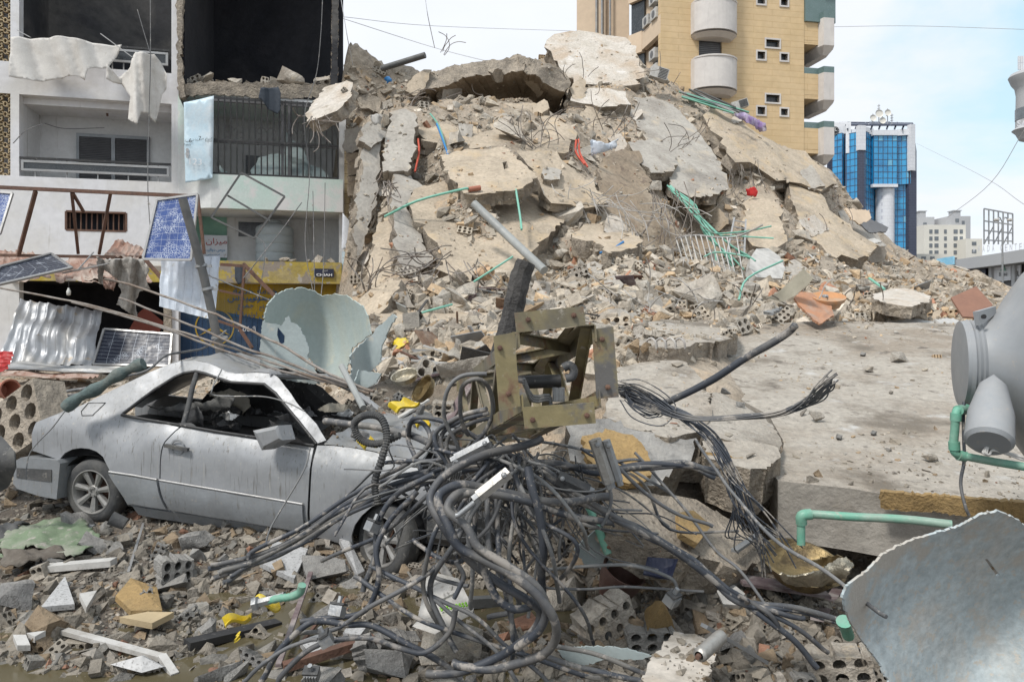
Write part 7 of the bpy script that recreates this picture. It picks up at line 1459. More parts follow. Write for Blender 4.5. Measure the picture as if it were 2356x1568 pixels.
# cables hanging on the facade
s = random.Random(9)
for i, pl in enumerate([[(346,0,19.3),(346,150,19.3),(343,260,19.6),(340,420,19.6),(345,520,19.6)], [(345,120,19.3),(330,70,19.3),(316,22,19.3)], [(30,330,19.6),(60,300,19.6),(102,284,20.2)], [(102,284,21.4),(150,296,21.5),(240,294,21.6)], [(742,0,20),(738,80,20),(728,170,20),(700,270,20),(712,400,20),(702,560,19.5),(722,680,19)], [(720,440,19.5),(722,560,19),(724,680,18.5)], [(748,420,20),(745,600,19.6),(738,690,19)], [(694,466,19.5),(640,540,18.5),(560,640,17)], [(590,545,19),(610,570,18.5),(600,660,18),(590,690,17.5)]]):
    m_ = MB(); m_.tube(CP(pl, 6), .012, 4); add('hanging_wire', m_, cabg, label=['wire hanging down past the twisted canvas', 'wire sticking up beside the twisted canvas', 'cable at the left wall below the upper balcony', 'cable along the white balcony wall', 'long wire hanging before the window cage', 'wire hanging straight before the yellow beam', 'wire near the right end of the yellow beam', 'pale wire slanting past the water tank', 'looping wire left of the water tank'][i], cat='wire')
# leaning dusty bag and small stones on the yellow beam
for i, (x, w_) in enumerate([(612, .3), (655, .45), (673, .35), (712, .25), (730, .4), (760, .3)]):
    c = FA.ray(x, 603, .1); bigchunk(c, (0, 0, 1), w_*.8, s, s.randrange(10), grey=False, sink=.1, label='stone on the yellow beam, %s from the left' % ['first', 'second', 'third', 'fourth', 'fifth', 'sixth'][i], grp='stones on the yellow beam')
for i in range(26):
    x = s.uniform(430, 775); c = FA.ray(x, 192, -.15-s.random()*.9); c.z = zd-.02; bigchunk(c, (0, 0, 1), s.uniform(.25, .6) if x < 640 else s.uniform(.35, .9), s, None, grey=False, sink=.05, grp='rubble on the burnt floor edge', label='broken masonry on the floor edge of the burnt room, %s' % ('left part' if x < 540 else 'middle part' if x < 660 else 'heaped right part'))
m_ = slabgeo([(640,240),(660,285),(640,330),(700,347),(720,340)], [(640,240,21.3),(720,340,21.4),(640,330,21.2)], .01, step=.3, edge=0, rough=0, seed=9)
# ------------------------------------------------------------ the torn green tank and its pieces
bow = lambda cx, cy, w_, h_, dp: (lambda x, y: dp*(1-min(1.3, ((x-cx)/w_)**2+.4*((y-cy)/h_)**2)))
def shell(name, pl, d, bf, mat, label, cat='torn shell', jag=2.5, step=9, th=.012, holes=(), seed=1, parent=None, wav=.0):
    g = sheetgeo(pl, lambda x, y: P(x, y, d+bf(x, y)+wav*math.sin(x*.08+y*.05)), step, th, jag=jag, holes=holes, seed=seed); return add(name, g, mat, parent, label=label, cat=cat if parent is None else None, smooth=50)
TT = thing('torn_water_tank', P(720, 890, 8), 'torn open pale green water tank shell standing behind the car', 'torn water tank')
shell('back_shell', [(604,742),(612,702),(636,674),(664,664),(694,660),(722,668),(742,680),(770,674),(800,680),(815,690),(836,702),(848,725),(856,768),(834,786),(812,800),(806,826),(800,850),(806,884),(770,870),(730,850),(690,800),(650,752)], 7.6, bow(735,770,130,140,.75), torng, None, parent=TT, seed=2)
shell('front_flap', [(604,738),(622,744),(648,748),(658,730),(664,726),(672,742),(686,748),(702,772),(712,800),(708,820),(724,846),(738,884),(700,880),(650,872),(600,866),(598,800)], 7.3, bow(640,800,170,200,.30), tankgg, 'front flap with a diamond hole', parent=TT, seed=3, holes=[[(640,752),(656,772),(655,788),(645,792),(638,770)]])
shell('torn_tank_piece', [(800,884),(808,850),(803,820),(816,800),(856,770),(874,748),(905,722),(914,728),(892,768),(880,800),(878,832),(856,850),(838,876)], 7.0, lambda x, y: .35*math.sin((x-800)/35), tankgg, 'curled grey green strip of tank standing right of the torn tank', 'tank piece', seed=4)
shell('torn_tank_piece', [(815,880),(825,850),(860,856),(880,858),(868,880),(850,890),(830,900)], 6.6, lambda x, y: .2*math.sin((x-800)/20), tankgg, 'small curled tank piece low behind the bonnet', 'tank piece', seed=6)
m_ = MB(); m_.tube([P(786,842,6.6), P(836,938,6.1)], .028, 10); add('grey_pipe', m_, pipeg, label='light grey pipe leaning between the torn tank and the bonnet', cat='pipe')
# ------------------------------------------------------------ grey water tank lying at the right edge
WT = thing('water_tank', P(2450, 1080, 4.9), 'big grey plastic water tank lying on its side at the right edge', 'water tank')
ax = Vector((1, -.38, .0)).normalized(); o_ = P(2216, 836, 4.55); m_ = MB()
prof = [(.0, .262), (.02, .272), (.03, .262), (.04, .272), (.055, .262), (.065, .272), (.08, .262), (.10, .27), (.14, .29), (.20, .35), (.26, .45), (.34, .57), (.43, .66), (.53, .72), (.60, .735), (.63, .72), (.67, .735), (1.0, .74), (1.04, .72), (1.08, .74), (1.3, .74), (1.45, .5), (1.5, 0)]
m_.lathe(o_, ax, prof, 56); add('tank_body', m_, tankg, WT, smooth=28)
m_ = MB(); m_.lathe(o_, ax, [(-.035, 0), (-.03, .2), (-.02, .262), (.0, .262)], 48); add('lid', m_, tankg, WT, smooth=40)
m_ = MB(); m_.lathe(P(2275,1020,3.95), (P(2285,880,4.2)-P(2275,1020,3.95)), [(0, 0), (.0, .10), (.02, .118), (.2, .112), (.4, .07), (.5, .0)], 30); add('outlet_boss', m_, tankg, WT, smooth=35)
m_ = MB(); m_.tube(CP([(2266,1010,4.2),(2270,1020,4.05),(2276,1032,4.0)], 3), .022, 12); add('outlet', m_, whitep, WT, smooth=50)
g = patch([(2250,716,4.35),(2292,704,4.45),(2292,722,4.45),(2256,748,4.35)], 4, 3, None, .03); add('lifting_lug', g, tankg, WT)
m_ = MB(); m_.lathe(P(2262,728,4.33), (0, -1, 0), [(0, .014), (.01, .014), (.01, 0)], 12); add('lug_hole', m_, black, WT)
for i in range(3): cable([(2268+i*3,1028-i*3,3.98),(2262+i*4,1040,3.97),(2276,1046-i*2,3.97),(2290,1034,3.97),(2360,1052+i*3,3.95)], .006, whitep, label='pale cord knotted round the tank outlet, %s' % ['lower', 'middle', 'upper'][i], grp='cords on the tank outlet', name='cord')
cable([(2218,925,4.25),(2216,1000,4.2),(2216,1060,4.2),(2210,1110,4.2),(2222,1165,4.15),(2230,1185,4.15)], .009, label='dark cord hanging from the tank lid', name='cord')
pp_ = thing('green_pipe', P(2200, 1045, 4.2), 'pale green water pipe with two elbows running under the grey tank', 'pipe'); m_ = MB()
m_.tube(CP([(2238,941,4.4),(2214,941,4.25),(2200,948,4.2),(2197,985,4.2),(2194,1028,4.2),(2200,1043,4.2),(2216,1048,4.2),(2290,1062,4.1),(2400,1080,4.0)], 5), .023, 14); add('pipe', m_, pvc, pp_, smooth=60)
for a, b in [((2225,941,4.3),(2204,944,4.2)), ((2200,950,4.2),(2199,968,4.2)), ((2195,1015,4.2),(2196,1034,4.2)), ((2204,1046,4.2),(2222,1050,4.2))]: m_ = MB(); m_.tube([P(*a), P(*b)], .030, 14); add('elbow_collar', m_, pvc, pp_, smooth=60)
pp_ = thing('green_pipe', P(1842, 1250, 4.5), 'green water pipe with one elbow crossing the face of the flat slab', 'pipe'); m_ = MB()
m_.tube(CP([(1843,1252,4.5),(1843,1215,4.5),(1845,1188,4.5),(1862,1182,4.5),(1960,1188,4.4),(2080,1194,4.3),(2190,1206,4.2)], 5), .025, 14); add('pipe', m_, pvc, pp_, smooth=60)
m_ = MB(); m_.tube(CP([(1844,1204,4.5),(1845,1186,4.49),(1866,1182,4.49)], 4), .033, 14); add('elbow', m_, pvc, pp_, smooth=60)
m_ = MB(); m_.tube(CP([(1345,1150,5.2),(1370,1200,5.1),(1400,1275,5.0)], 4), .028, 12); add('green_pipe', m_, pvc, label='short green pipe slanting down right of the tangle', cat='pipe', smooth=60)
m_ = MB(); m_.tube([P(1952,1462,3.9), P(1944,1440,3.85), P(1942,1428,3.83)], [.03, .03, .04], 14); add('green_pipe_end', m_, pvc, label='dark green pipe socket beside the pale blue shell', cat='pipe')
# pale blue shell at the lower right
shl = [(1933,1372),(1943,1345),(1965,1328),(1995,1305),(2028,1270),(2084,1242),(2140,1225),(2205,1206),(2250,1180),(2291,1170),(2330,1186),(2358,1206),(2430,1260),(2520,1400),(2520,1700),(2090,1700),(2043,1570),(2012,1514),(1972,1460),(1946,1414)]
shell('torn_tank_shell', shl, 2.95, lambda x, y: .55*max(0, 1-((x-2330)/430)**2-((y-1480)/420)**2)+.03*math.sin(x*.02+y*.013)-.05*math.exp(-((x*.66+y*.75-2330)/60)**2), tornb, 'large curved pale blue torn tank shell in the lower right corner', 'tank shell', jag=3, step=14, th=.01, seed=8, holes=[[(2262,1282),(2268,1280),(2296,1318),(2290,1322)]])
shell('torn_tank_shell', [(1320,1262),(1340,1240),(1370,1218),(1405,1214),(1424,1240),(1420,1280),(1395,1310),(1345,1300)], 5.0, bow(1370,1265,90,80,.2), tankgg, 'grey green curved tank scrap under the brown tilted slab', 'tank scrap', seed=9, step=7)
shell('torn_tank_shell', [(1282,1494),(1330,1486),(1400,1484),(1450,1492),(1500,1506),(1480,1514),(1400,1512),(1330,1530),(1300,1516)], 4.05, lambda x, y: .05*math.sin((x-1280)/60), tankgg, 'flat pale tank scrap on the ground right of the cable loop', 'tank scrap', seed=10, step=8)
# ------------------------------------------------------------ pipes, posts and conduits on the heap
def pipe(name, pts, r, mat, label, cat='pipe', n=12, k=4, grp=None): m = MB(); m.tube(CP(pts, k) if len(pts) > 2 else [P(*q) for q in pts], r, n); return add(name, m, mat, label=label, cat=cat, smooth=60, group=grp)
pipe('drain_pipe', [(1090,468,15.6),(1160,535,15.2),(1252,622,14.2)], .088, pipeg, 'light grey drain pipe lying down the central slab')
pipe('steel_pipe', [(878,158,24.5),(978,127,24)], .10, pole, 'dark steel pipe pointing right from the left crest against the sky')
pipe('green_conduit', [(885,498,16.6),(960,462,16.4),(1060,436,16.6),(1078,434,16.7)], .028, greenw, 'green conduit curving over the central slab')
pipe('green_conduit', [(1187,436,17),(1197,500,16.4),(1200,528,16)], .025, greenw, 'short green conduit hanging below the square slab')
pipe('red_sleeve', [(1078,436,16.7),(1105,432,16.8)], .06, terra, 'red sleeve on the left corner of the square slab')
s = random.Random(31)
for i in range(9):
    j = lambda a=5: s.uniform(-a, a); e = [(1700,640),(1690,610),(1725,590),(1775,520),(1650,620),(1780,548),(1640,560),(1740,605),(1712,620)][i]
    pipe('green_conduit', [(1540+j(),430+j(),20.5),(1590+j(12),478+j(10),20),(1630+j(14),530+j(10),19.5),((1640+e[0])/2,(545+e[1])/2+j(),19),(e[0],e[1],18.8)], .022, greenw, 'pale green conduit of the bunch beside the metal railing, ending %s' % ['lowest', 'low left', 'under the mattress', 'by the ladder top', 'at the railing foot', 'by the ladder foot', 'halfway', 'low right', 'low middle'][i], n=6, grp='bunch of green conduits')
for pl, r_, mt, lb in [([(1005,285,20.5),(1022,330,19.8),(1036,372,19.2)], .03, bluep, 'blue conduit on the sandy slope left'), ([(990,262,21),(1010,290,20.4),(1028,345,19.6)], .025, greenw, 'green conduit above the blue one'), ([(962,320,19.8),(964,350,19.5),(955,395,19)], .03, redw, 'red conduit beside the smooth grey panel'), ([(1326,322,21),(1325,350,20.8),(1345,378,20.4)], .035, redw, 'red conduit under the bar cluster'), ([(1332,320,21),(1334,352,20.8),(1352,384,20.4)], .03, redw, 'second red conduit under the bar cluster'), ([(1380,582,15.9),(1410,572,16),(1434,556,16.4)], .028, bluep, 'blue conduit on the tilted pale edged slab'), ([(1090,648,13.6),(1180,590,13.8)], .02, greenw, 'thin green rod behind the charred post'), ([(1490,600,16),(1560,640,15.4),(1650,680,14.8)], .035, rust, 'long rusty angle bar in the rubble band'), ([(1700,690,13.6),(1720,640,14),(1800,600,15)], .022, greenw, 'green conduit right of the railing'), ([(2000,640,18),(2035,665,16.8)], .03, greenw, 'short green conduit in the right rubble'), ([(1620,590,18),(1650,580,18),(1720,590,17.5),(1738,600,17.2)], .022, greenw, 'green conduit hook below the railing'), ([(960,722,12),(1010,708,12),(1040,700,12.2)], .02, greenw, 'green rod on the low ledge')]:
    pipe('conduit', pl, r_, mt, lb, 'conduit', n=6)
# reinforcing bars
s = random.Random(17); NBAR = 0
def bars(cx, cy, d, n, ln, up=(0, -1), spread=1., r=.011, lb='', grp=None, dsp=.6, mat=rebar, sx=25, sy=12):
    global NBAR
    for i in range(n):
        a = math.atan2(up[1], up[0])+s.gauss(0, spread); l = ln*s.uniform(.5, 1.2); x0, y0 = cx+s.gauss(0, sx), cy+s.gauss(0, sy); x, y = x0, y0; pt = [(x, y, d)]; dd = d; cur = s.gauss(0, .25)
        for k in range(4): x += math.cos(a)*l/4; y += math.sin(a)*l/4; a += cur+s.gauss(0, .16); dd += s.gauss(0, dsp*.25)-.12*dsp; pt.append((x, y, dd))
        m = MB(); m.tube(CP(pt, 3), r, 5, cap=False); add('reinforcing_bar', m, mat, label=lb, cat='bar', group=grp or 'bars: '+lb, smooth=60); NBAR += 1
bars(1240,345,20.5,14,95,(.15,-1),.55,lb='bent bar of the bristling cluster above the square slab')
bars(1400,300,21.5,10,80,(.8,-1),.6,lb='bar sticking out over the pale metal scrap')
bars(890,420,16.8,14,45,(0,1),.5,.013,lb='bar of the bent bundle at the left panels', sx=12)
bars(1010,590,14.3,16,100,(-1,.15),.45,.012,lb='bar in the sheaf below the central slab', sy=25)
bars(960,640,13.5,9,110,(-.9,.5),.35,.012,lb='bar sweeping down at the foot of the left panels')
bars(1060,600,14.2,8,80,(.4,1),.4,.012,lb='bar bent over the lower edge of the central slab')
bars(1000,770,10.8,13,70,(-1,.4),.5,.016,lb='bar poking out under the low ledge', sx=60)
bars(1450,480,18,16,110,(.9,.5),.5,.010,lb='light wire bar tangled over the brown underside', mat=rebarl, sx=50)
bars(1530,440,19.5,18,150,(.15,1),.3,.012,lb='bar and cable hanging below the board marked slab', sx=30)
bars(1390,470,17.2,9,100,(.9,.35),.6,.010,lb='thin wire over the tilted slab', mat=rebarl)
bars(1560,335,23,9,60,(.3,-1),1.0,.012,lb='bar at the top of the board marked slab')
bars(1700,380,24.5,9,90,(0,1),.4,.012,lb='bar hanging between the grey and the right slabs')
bars(1930,460,26,10,40,(.6,1),.6,.012,lb='bar fringe at the lower end of the right ridge')
bars(1850,500,24,8,50,(.1,1),.6,.012,lb='bar by the right leaning slab')
bars(1320,185,24.5,6,50,(.3,-1),.9,.012,lb='bar around the peak slabs')
bars(1500,190,28,7,50,(1,-.5),.9,.012,lb='bar right of the roof slab')
bars(1015,125,25,4,60,(.75,-1),.2,.012,lb='bar poking into the sky right of the steel pipe', sx=3, sy=3)
bars(1010,215,23.6,10,60,(-1,.15),.25,.012,lb='exposed bar on the long girder edge', sx=60)
bars(735,278,19.5,13,55,(0,1),.8,.012,lb='wire hanging from the hanging slab corner', sx=18)
bars(1500,700,12.2,14,90,(-.3,-1),1.1,.010,lb='wire in the rubble behind the steel truss', sx=120, mat=rebarl)
bars(1780,700,13.5,10,60,(0,-1),.9,.010,lb='bar standing behind the flat slab', sx=120)
bars(1330,430,18,12,85,(.6,.7),.7,.010,lb='thin wire sprawled over the slabs right of the square one',mat=rebarl,sx=60,sy=30)
bars(1120,300,21,9,80,(.1,1),.5,.010,lb='thin wire on the sandy slope below the cavity',sx=70)
bars(1600,640,16,10,90,(-.6,-.5),.9,.010,lb='loose wire in the rubble by the railing',mat=rebarl,sx=90)
bars(850,670,13.8,9,100,(.1,-1),.25,.010,lb='thin bar standing beside the gear sign', sx=12)
for i in range(4): x = 1490+i*22; pipe('bent_hook', [(x,800,8.9),(x-2,785,8.85),(x+8,778,8.8),(x+18,786,8.75),(x+20,802,8.75)], .014, rebarl, 'bent hook bar on the slab edge behind the truss, %s' % ['first', 'second', 'third', 'fourth'][i]+' from the left', 'hook', n=6)
# railing, ladder, mattress and household things
rl_ = thing('metal_railing', P(1650, 690, 18), 'light metal stair railing with thin upright bars leaning on the rubble', 'railing')
tp = [(1555,548,19),(1600,541,19),(1650,546,19),(1695,544,19)]; bt = [(1600,690,17),(1640,697,17),(1690,700,17),(1720,706,17)]
m_ = MB(); m_.tube(CP(tp+[(1730,530,18.6),(1755,517,18.4)], 4), .025, 6); add('handrail', m_, rebarl, rl_); m_ = MB(); m_.tube(CP(bt, 4), .025, 6); add('bottom_rail', m_, rebarl, rl_)
A_, B_ = CP(tp, 4), CP(bt, 4)
for i in range(12): m_ = MB(); q = i/11*(len(A_)-1); j = int(q); m_.tube([A_[j], B_[j]], .016, 5); add('upright', m_, whitep, rl_)
ld = thing('ladder', P(1678, 605, 21), 'dusty aluminium ladder standing under the grey slab', 'ladder'); a0, a1, b0, b1 = P(1690,500,21.6), P(1672,588,20.4), P(1716,505,21.6), P(1712,592,20.4)
for a, b in ((a0, a1), (b0, b1)): m_ = MB(); m_.bar(a, b, .05, .03); add('rail', m_, chrome, ld)
for i in range(6): t = (i+.5)/6; m_ = MB(); m_.bar(a0.lerp(a1, t), b0.lerp(b1, t), .04, .03); add('rung', m_, chrome, ld)
g = slabgeo([(1728,590),(1740,572),(1768,570),(1795,590),(1806,618),(1800,640),(1740,636),(1724,615)], [(1740,572,18.6),(1795,590,18.6),(1740,636,17.4)], .22, jag=0, edge=.0, step=.14, seed=81, rough=.05); add('mattress', g, [mats_]*2, label='pale quilted mattress leaning in the rubble under the tan slab', cat='mattress', smooth=True)
g = slabgeo([(1745,460),(1765,458),(1772,478),(1752,482)], [(1745,460,23),(1765,458,23),(1752,482,22.8)], .2, edge=.02, step=.2, seed=3)
drape('red_cloth', [(1716,434),(1736,430),(1744,440),(1740,452),(1720,450)], 23.2, .08, redcl, 'red cloth lying above the tan slab', 'cloth', 2, .06)
drape('quilt', [(1690,262),(1712,258),(1735,270),(1762,284),(1764,300),(1748,304),(1730,288),(1700,274)], 27.2, .15, purple, 'purple and white quilt hanging over the right ridge', 'quilt', 3, .12)
drape('blue_cloth', [(884,180),(896,176),(904,186),(892,192)], 23.6, .1, bluep, 'bright blue bag on the left crest', 'bag', 5, .08)
drape('plastic_sheet', [(1358,322),(1400,330),(1424,318),(1416,342),(1380,352),(1360,358)], 20.6, .07, corrw, 'pale metal scrap hanging off the brown upright slab', 'scrap', 6, .08)
drape('plastic_bag', [(852,266),(870,262),(880,270),(872,285),(862,288)], 19.2, .08, whitep, 'dusty white bag on top of the long left panel', 'bag', 7, .06)
for i, (x, y, w_, h_, d, lb) in enumerate([(1516,170,40,26,28,'white box of an air conditioner right of the roof slab'), (1700,242,38,18,28.5,'wrecked air conditioner by the purple quilt')]):
    c = P(x, y, d); t = thing('air_conditioner', c, lb, 'air conditioner'); r_ = Matrix.Rotation(.3*(1-2*i), 3, 'Y'); m_ = MB(); m_.box(c, w_/F*d, .35, h_/F*d, r_); add('casing', m_, whitep, t); m_ = MB()
    for k in range(7): m_.box(c+r_ @ Vector((w_/F*d*.2, -.18, h_/F*d*(-.4+.13*k))), w_/F*d*.5, .02, .02, r_)
    add('grille', m_, black, t)
for i in range(9):
    a = (s.uniform(1560, 1600), s.uniform(205, 225), 28.3); b = (s.uniform(1680, 1740), s.uniform(246, 268), 27.8); m_ = MB(); m_.bar(P(*a), P(*b), s.uniform(.08, .2), .04); add('window_profile', m_, [pole, galv, greenw][i % 3], label='aluminium window profile on the right ridge below the balcony', cat='profile', group='window profiles on the right ridge')
lidc = P(1906, 684, 13.0); ol_ = thing('barrel_lid', lidc, 'round orange barrel lid lying in the rubble behind the flat slab', 'lid'); m_ = MB(); m_.lathe(lidc, (-.05, -.35, 1), [(-.16, .20), (-.06, .24), (-.05, .27), (0, .29), (.02, .29), (.02, .25), (.005, .23), (.005, 0)], 36); add('lid_disc', m_, orange, ol_, smooth=40)
m_ = MB(); m_.lathe(lidc+Vector((-.05, .02, .01)), (-.05, -.35, 1), [(0, .06), (.03, .05), (.03, .02), (.01, 0)], 14); add('cap', m_, galv, ol_)
add('orange_panel', slabgeo([(1828,680),(1842,670),(1870,672),(1912,705),(1918,728),(1886,746),(1870,735)], [(1828,680,12.9),(1870,672,13.1),(1886,746,12.2)], .04, jag=.01, edge=.01, step=.12, seed=91, rough=.05), [orangep]*2, label='rusty orange curved panel leaning on the barrel lid', cat='panel')
add('beige_sheet', sheetgeo([(1762,685),(1790,672),(1820,645),(1850,618),(1872,640),(1860,655),(1830,680),(1800,694)], lambda x, y: P(x, y, 12.6+.25*math.sin((x-1760)/28)), 7, .01, seed=4), M('beige_laminate', (.40,.375,.30), bump=.2), label='twisted beige sheet standing left of the orange panel', cat='sheet', smooth=50)
add('ribbed_panel', slabgeo([(2008,676),(2050,664),(2100,668),(2142,680),(2138,694),(2100,704),(2040,698),(2012,688)], [(2010,676,14.6),(2140,682,14.6),(2050,664,15.6)], .22, jag=.05, edge=.05, step=.15, seed=92), [pale, sandedge], label='white ribbed floor piece lying flat in the right rubble', cat='floor piece')
add('brown_board', slabgeo([(2188,684),(2246,658),(2284,700),(2262,730),(2216,728)], [(2188,684,11.6),(2246,658,11.8),(2216,728,11.2)], .03, step=.4, edge=0, rough=0, seed=93), [brownp]*2, label='reddish brown board standing left of the grey tank', cat='board')
for i, (pl, an, mt, lb) in enumerate([([(2040,742),(2110,732),(2150,738),(2140,748),(2070,752)], 13.5, whitep, 'white broken panel at the far edge of the flat slab'), ([(2150,732),(2195,728),(2210,740),(2165,744)], 13.6, whitep, 'second white panel piece near the brown board'), ([(1960,560),(2010,548),(2030,556),(1990,566)], 26, whitep, 'white sheet at the right foot of the heap'), ([(1945,478),(1975,482),(2000,482),(2005,500),(1985,520),(1960,505)], 27, beige, 'torn beige cover at the right tail of the heap'), ([(1980,515),(2005,505),(2045,522),(2040,532),(2000,535)], 26.5, shut, 'dark wreckage at the right tail of the heap'), ([(1755,715),(1800,705),(1780,720)], 12.6, galv, 'bent metal flashing left of the barrel lid')]):
    g = slabgeo(pl, [(pl[0][0], pl[0][1], an), (pl[1][0], pl[1][1], an+.5), (pl[-1][0], pl[-1][1]+4, an-.3)], .05, jag=.04, edge=.02, step=.2, seed=100+i); add('panel_scrap', g, [mt]*2, label=lb, cat='scrap')
# dark toys of wreckage in the middle distance
for i in range(42):
    x, y = s.choice([(s.uniform(900, 1500), s.uniform(640, 800)), (s.uniform(1500, 2200), s.uniform(600, 735)), (s.uniform(850, 1150), s.uniform(780, 880))]); h = cast(x, y)
    if h[0] is None: continue
    n = h[1] if h[1].dot(CAMP-h[0]) > 0 else -h[1]; a = Vector((s.gauss(0, 1), s.gauss(0, .6), s.gauss(0, .45))).normalized(); l = s.uniform(.25, 1.0); c = h[0]+n*.08; m_ = MB(); k = s.random(); mt = s.choice([wood, woodp, galv, rust, whitep, pipeg, char, wood])
    if k < .55: m_.bar(c-a*l/2, c+a*l/2, s.uniform(.03, .09), .02)
    else: b = a.orthogonal().normalized(); m_.bar(c-a*l*.3, c+a*l*.3, l*.4, .015, up=b)
    x, y = pix(c); add('broken_batten' if k < .55 else 'board_scrap', m_, mt, label='%s %s %s' % ({'dusty_brown_wood': 'brown wooden', 'plum_board': 'plum brown', 'galvanised_steel': 'grey metal', 'rusty_steel': 'rusty', 'dusty_white_plastic': 'dusty white', 'grey_pipe': 'pale grey', 'charred_wood': 'blackened'}[mt.name], 'batten' if k < .55 else 'board scrap', near(x, y)), cat='batten' if k < .55 else 'board', group='battens and boards in the rubble')
# ------------------------------------------------------------ foreground pieces
s = random.Random(23)
def gpt(x, y, up=0):      # ground point seen at an image position
    d = Vector(((x-CX)/F, 1, (CY-y)/F)); r = BV.ray_cast(CAMP, d.normalized(), 60)
    return r[0]+Vector((0, 0, up)) if r[0] else P(x, y, 5)
def blk(x, y, w_, h_, k, lb, mat=None, d=None, rz=None, tilt=0, ar_=1., grey=True, dep=None):
    """a placed piece: foot at image x,y; w_,h_ its size in image units there"""
    p = gpt(x, y); d = p.y; W_ = w_/F*d; h2 = h_/F*d; sc = (W_, (dep/F*d if dep else W_*.7), max(.02, h2)); k0 = BIG[k][2]
    bb = [max(abs(v.co[i]) for v in k0.vertices)*2 for i in range(3)]
    rot = Matrix.Rotation(rz if rz is not None else s.uniform(0, .6), 3, 'Z') @ Matrix.Rotation(tilt, 3, 'Y')
    o = bigchunk(p, (0, 0, 1), 0, s, k, grey=grey, sc=(sc[0]/bb[0], sc[1]/bb[1], sc[2]/bb[2]), rot=rot, label=lb, grp=None, mat=mat)
    o.location = p+Vector((0, 0, sc[2]*.40)); return o
blk(35,1402,78,70,1,'big grey block cut by the left edge of the view', rz=.2)
blk(1065,1240,0,0,0,'x') if 0 else None
blk(895,1555,115,78,4,'rounded pale lump right of the lower left connectors', rz=.1)
blk(748,1335,105,62,2,'smooth grey paving lump beside the square granite tile', rz=.4)
blk(450,1265,86,55,5,'rough grey lump in front of the car door', rz=.3)
blk(1020,1560,60,40,6,'dark lump at the bottom behind the cable loop')
blk(1035,1500,150,85,3,'large brown stained lump behind the thick cable loop', grey=False, rz=.2)
blk(1315,1400,130,110,7,'upright sandstone lump with a rough top right of the loop', grey=False, rz=.5)
blk(500,1562,110,60,8,'pale rough lump at the bottom of the mud')
blk(540,1568,60,60,0,'round lump above the bottom edge left of the cables')
blk(485,1470,70,55,9,'angular grey stone behind the bottom lumps')
blk(1390,1460,150,90,16,'tilted hollow brick lump right of the cable loop', grey=False, rz=.4, tilt=-.4, dep=70)
blk(1515,1460,110,90,6,'square brown stone face among the cables', mat=mustard, rz=.8, tilt=.3)
blk(1930,1560,150,80,15,'hollow brick lump at the foot of the pale blue shell', grey=False, rz=-.3, tilt=-.2, dep=80)
blk(400,1330,75,60,15,'ribbed hollow brick end standing in the mud', rz=.7, tilt=.1, dep=60)
blk(190,1225,100,55,12,'broken hollow brick under the rear wheel', rz=.2)
blk(1880,970,32,28,2,'small stone with a round hole on the flat slab', grey=False); 
for x, y, w_, h_, lb in [(1668,905,26,16,'brown stone on the flat slab near its left crack'),(1702,935,22,14,'flat pebble on the flat slab below the brown stone'),(2000,855,36,18,'pale flat stone in the middle of the flat slab'),(2072,832,44,26,'rugged brown stone at the back of the flat slab'),(1845,955,22,20,'dark stone beside the frayed cable'),(2140,1060,40,22,'whitish stone near the green pipe elbow'),(1722,1050,30,12,'thin flake at the slab edge above the mustard end'),(1985,818,24,10,'small dark stone far back on the flat slab'),(2050,905,18,9,'pebble right of the middle of the flat slab'),(1930,1010,26,14,'pebble low on the flat slab'),(2010,1000,24,13,'dark pebble low right on the flat slab')]: blk(x, y, w_, h_, s.randrange(10), lb, grey=s.random() < .4)
# the big perforated block at the left edge
g = hollow(4, 3, .95, .62, .34, .088); c = P(55, 985, 7.6); r_ = Matrix.Rotation(R(-18), 3, 'Z') @ Matrix.Rotation(R(-30), 3, 'Y') @ Matrix.Rotation(R(-12), 3, 'X')
g.v = [tuple(r_ @ Vector(v)+c) for v in g.v]; add('perforated_masonry', g, sandedge, label='large broken block with rows of round cores at the left edge', cat='masonry block')
add('plastic_scrap', sheetgeo([(-20,1010),(5,1005),(36,1040),(38,1075),(20,1118),(0,1130),(-20,1120)], lambda x, y: P(x, y, 6.6+.1*math.sin(y*.04)), 8, .02, seed=3), rubber, label='grey brown curved plastic piece at the left edge below the perforated block', cat='plastic piece', smooth=50)
fp_ = P(20, 898, 9.6); m_ = MB(); m_.lathe(fp_+Vector((-.14, 0, 0)), (1, -.45, .1), [(0, .09), (.22, .12), (.23, .135), (.26, .135), (.26, .115), (.05, .085), (.05, 0)], 28); add('flower_pot', m_, terra, label='terracotta flower pot lying on its side at the left edge', cat='flower pot', smooth=40)
m_ = MB(); m_.lathe(P(1105,0,1)*0+P(1098,632,14.2), (1, -.6, .2), [(0, .10), (.2, .15), (.26, .15), (.26, .10), (.35, .09), (.35, .07), (.2, .05)], 18); add('clay_spout', m_, M('peach_clay', (.55,.38,.24), bump=.1), label='peach coloured clay spout left of the charred post', cat='spout', smooth=40)
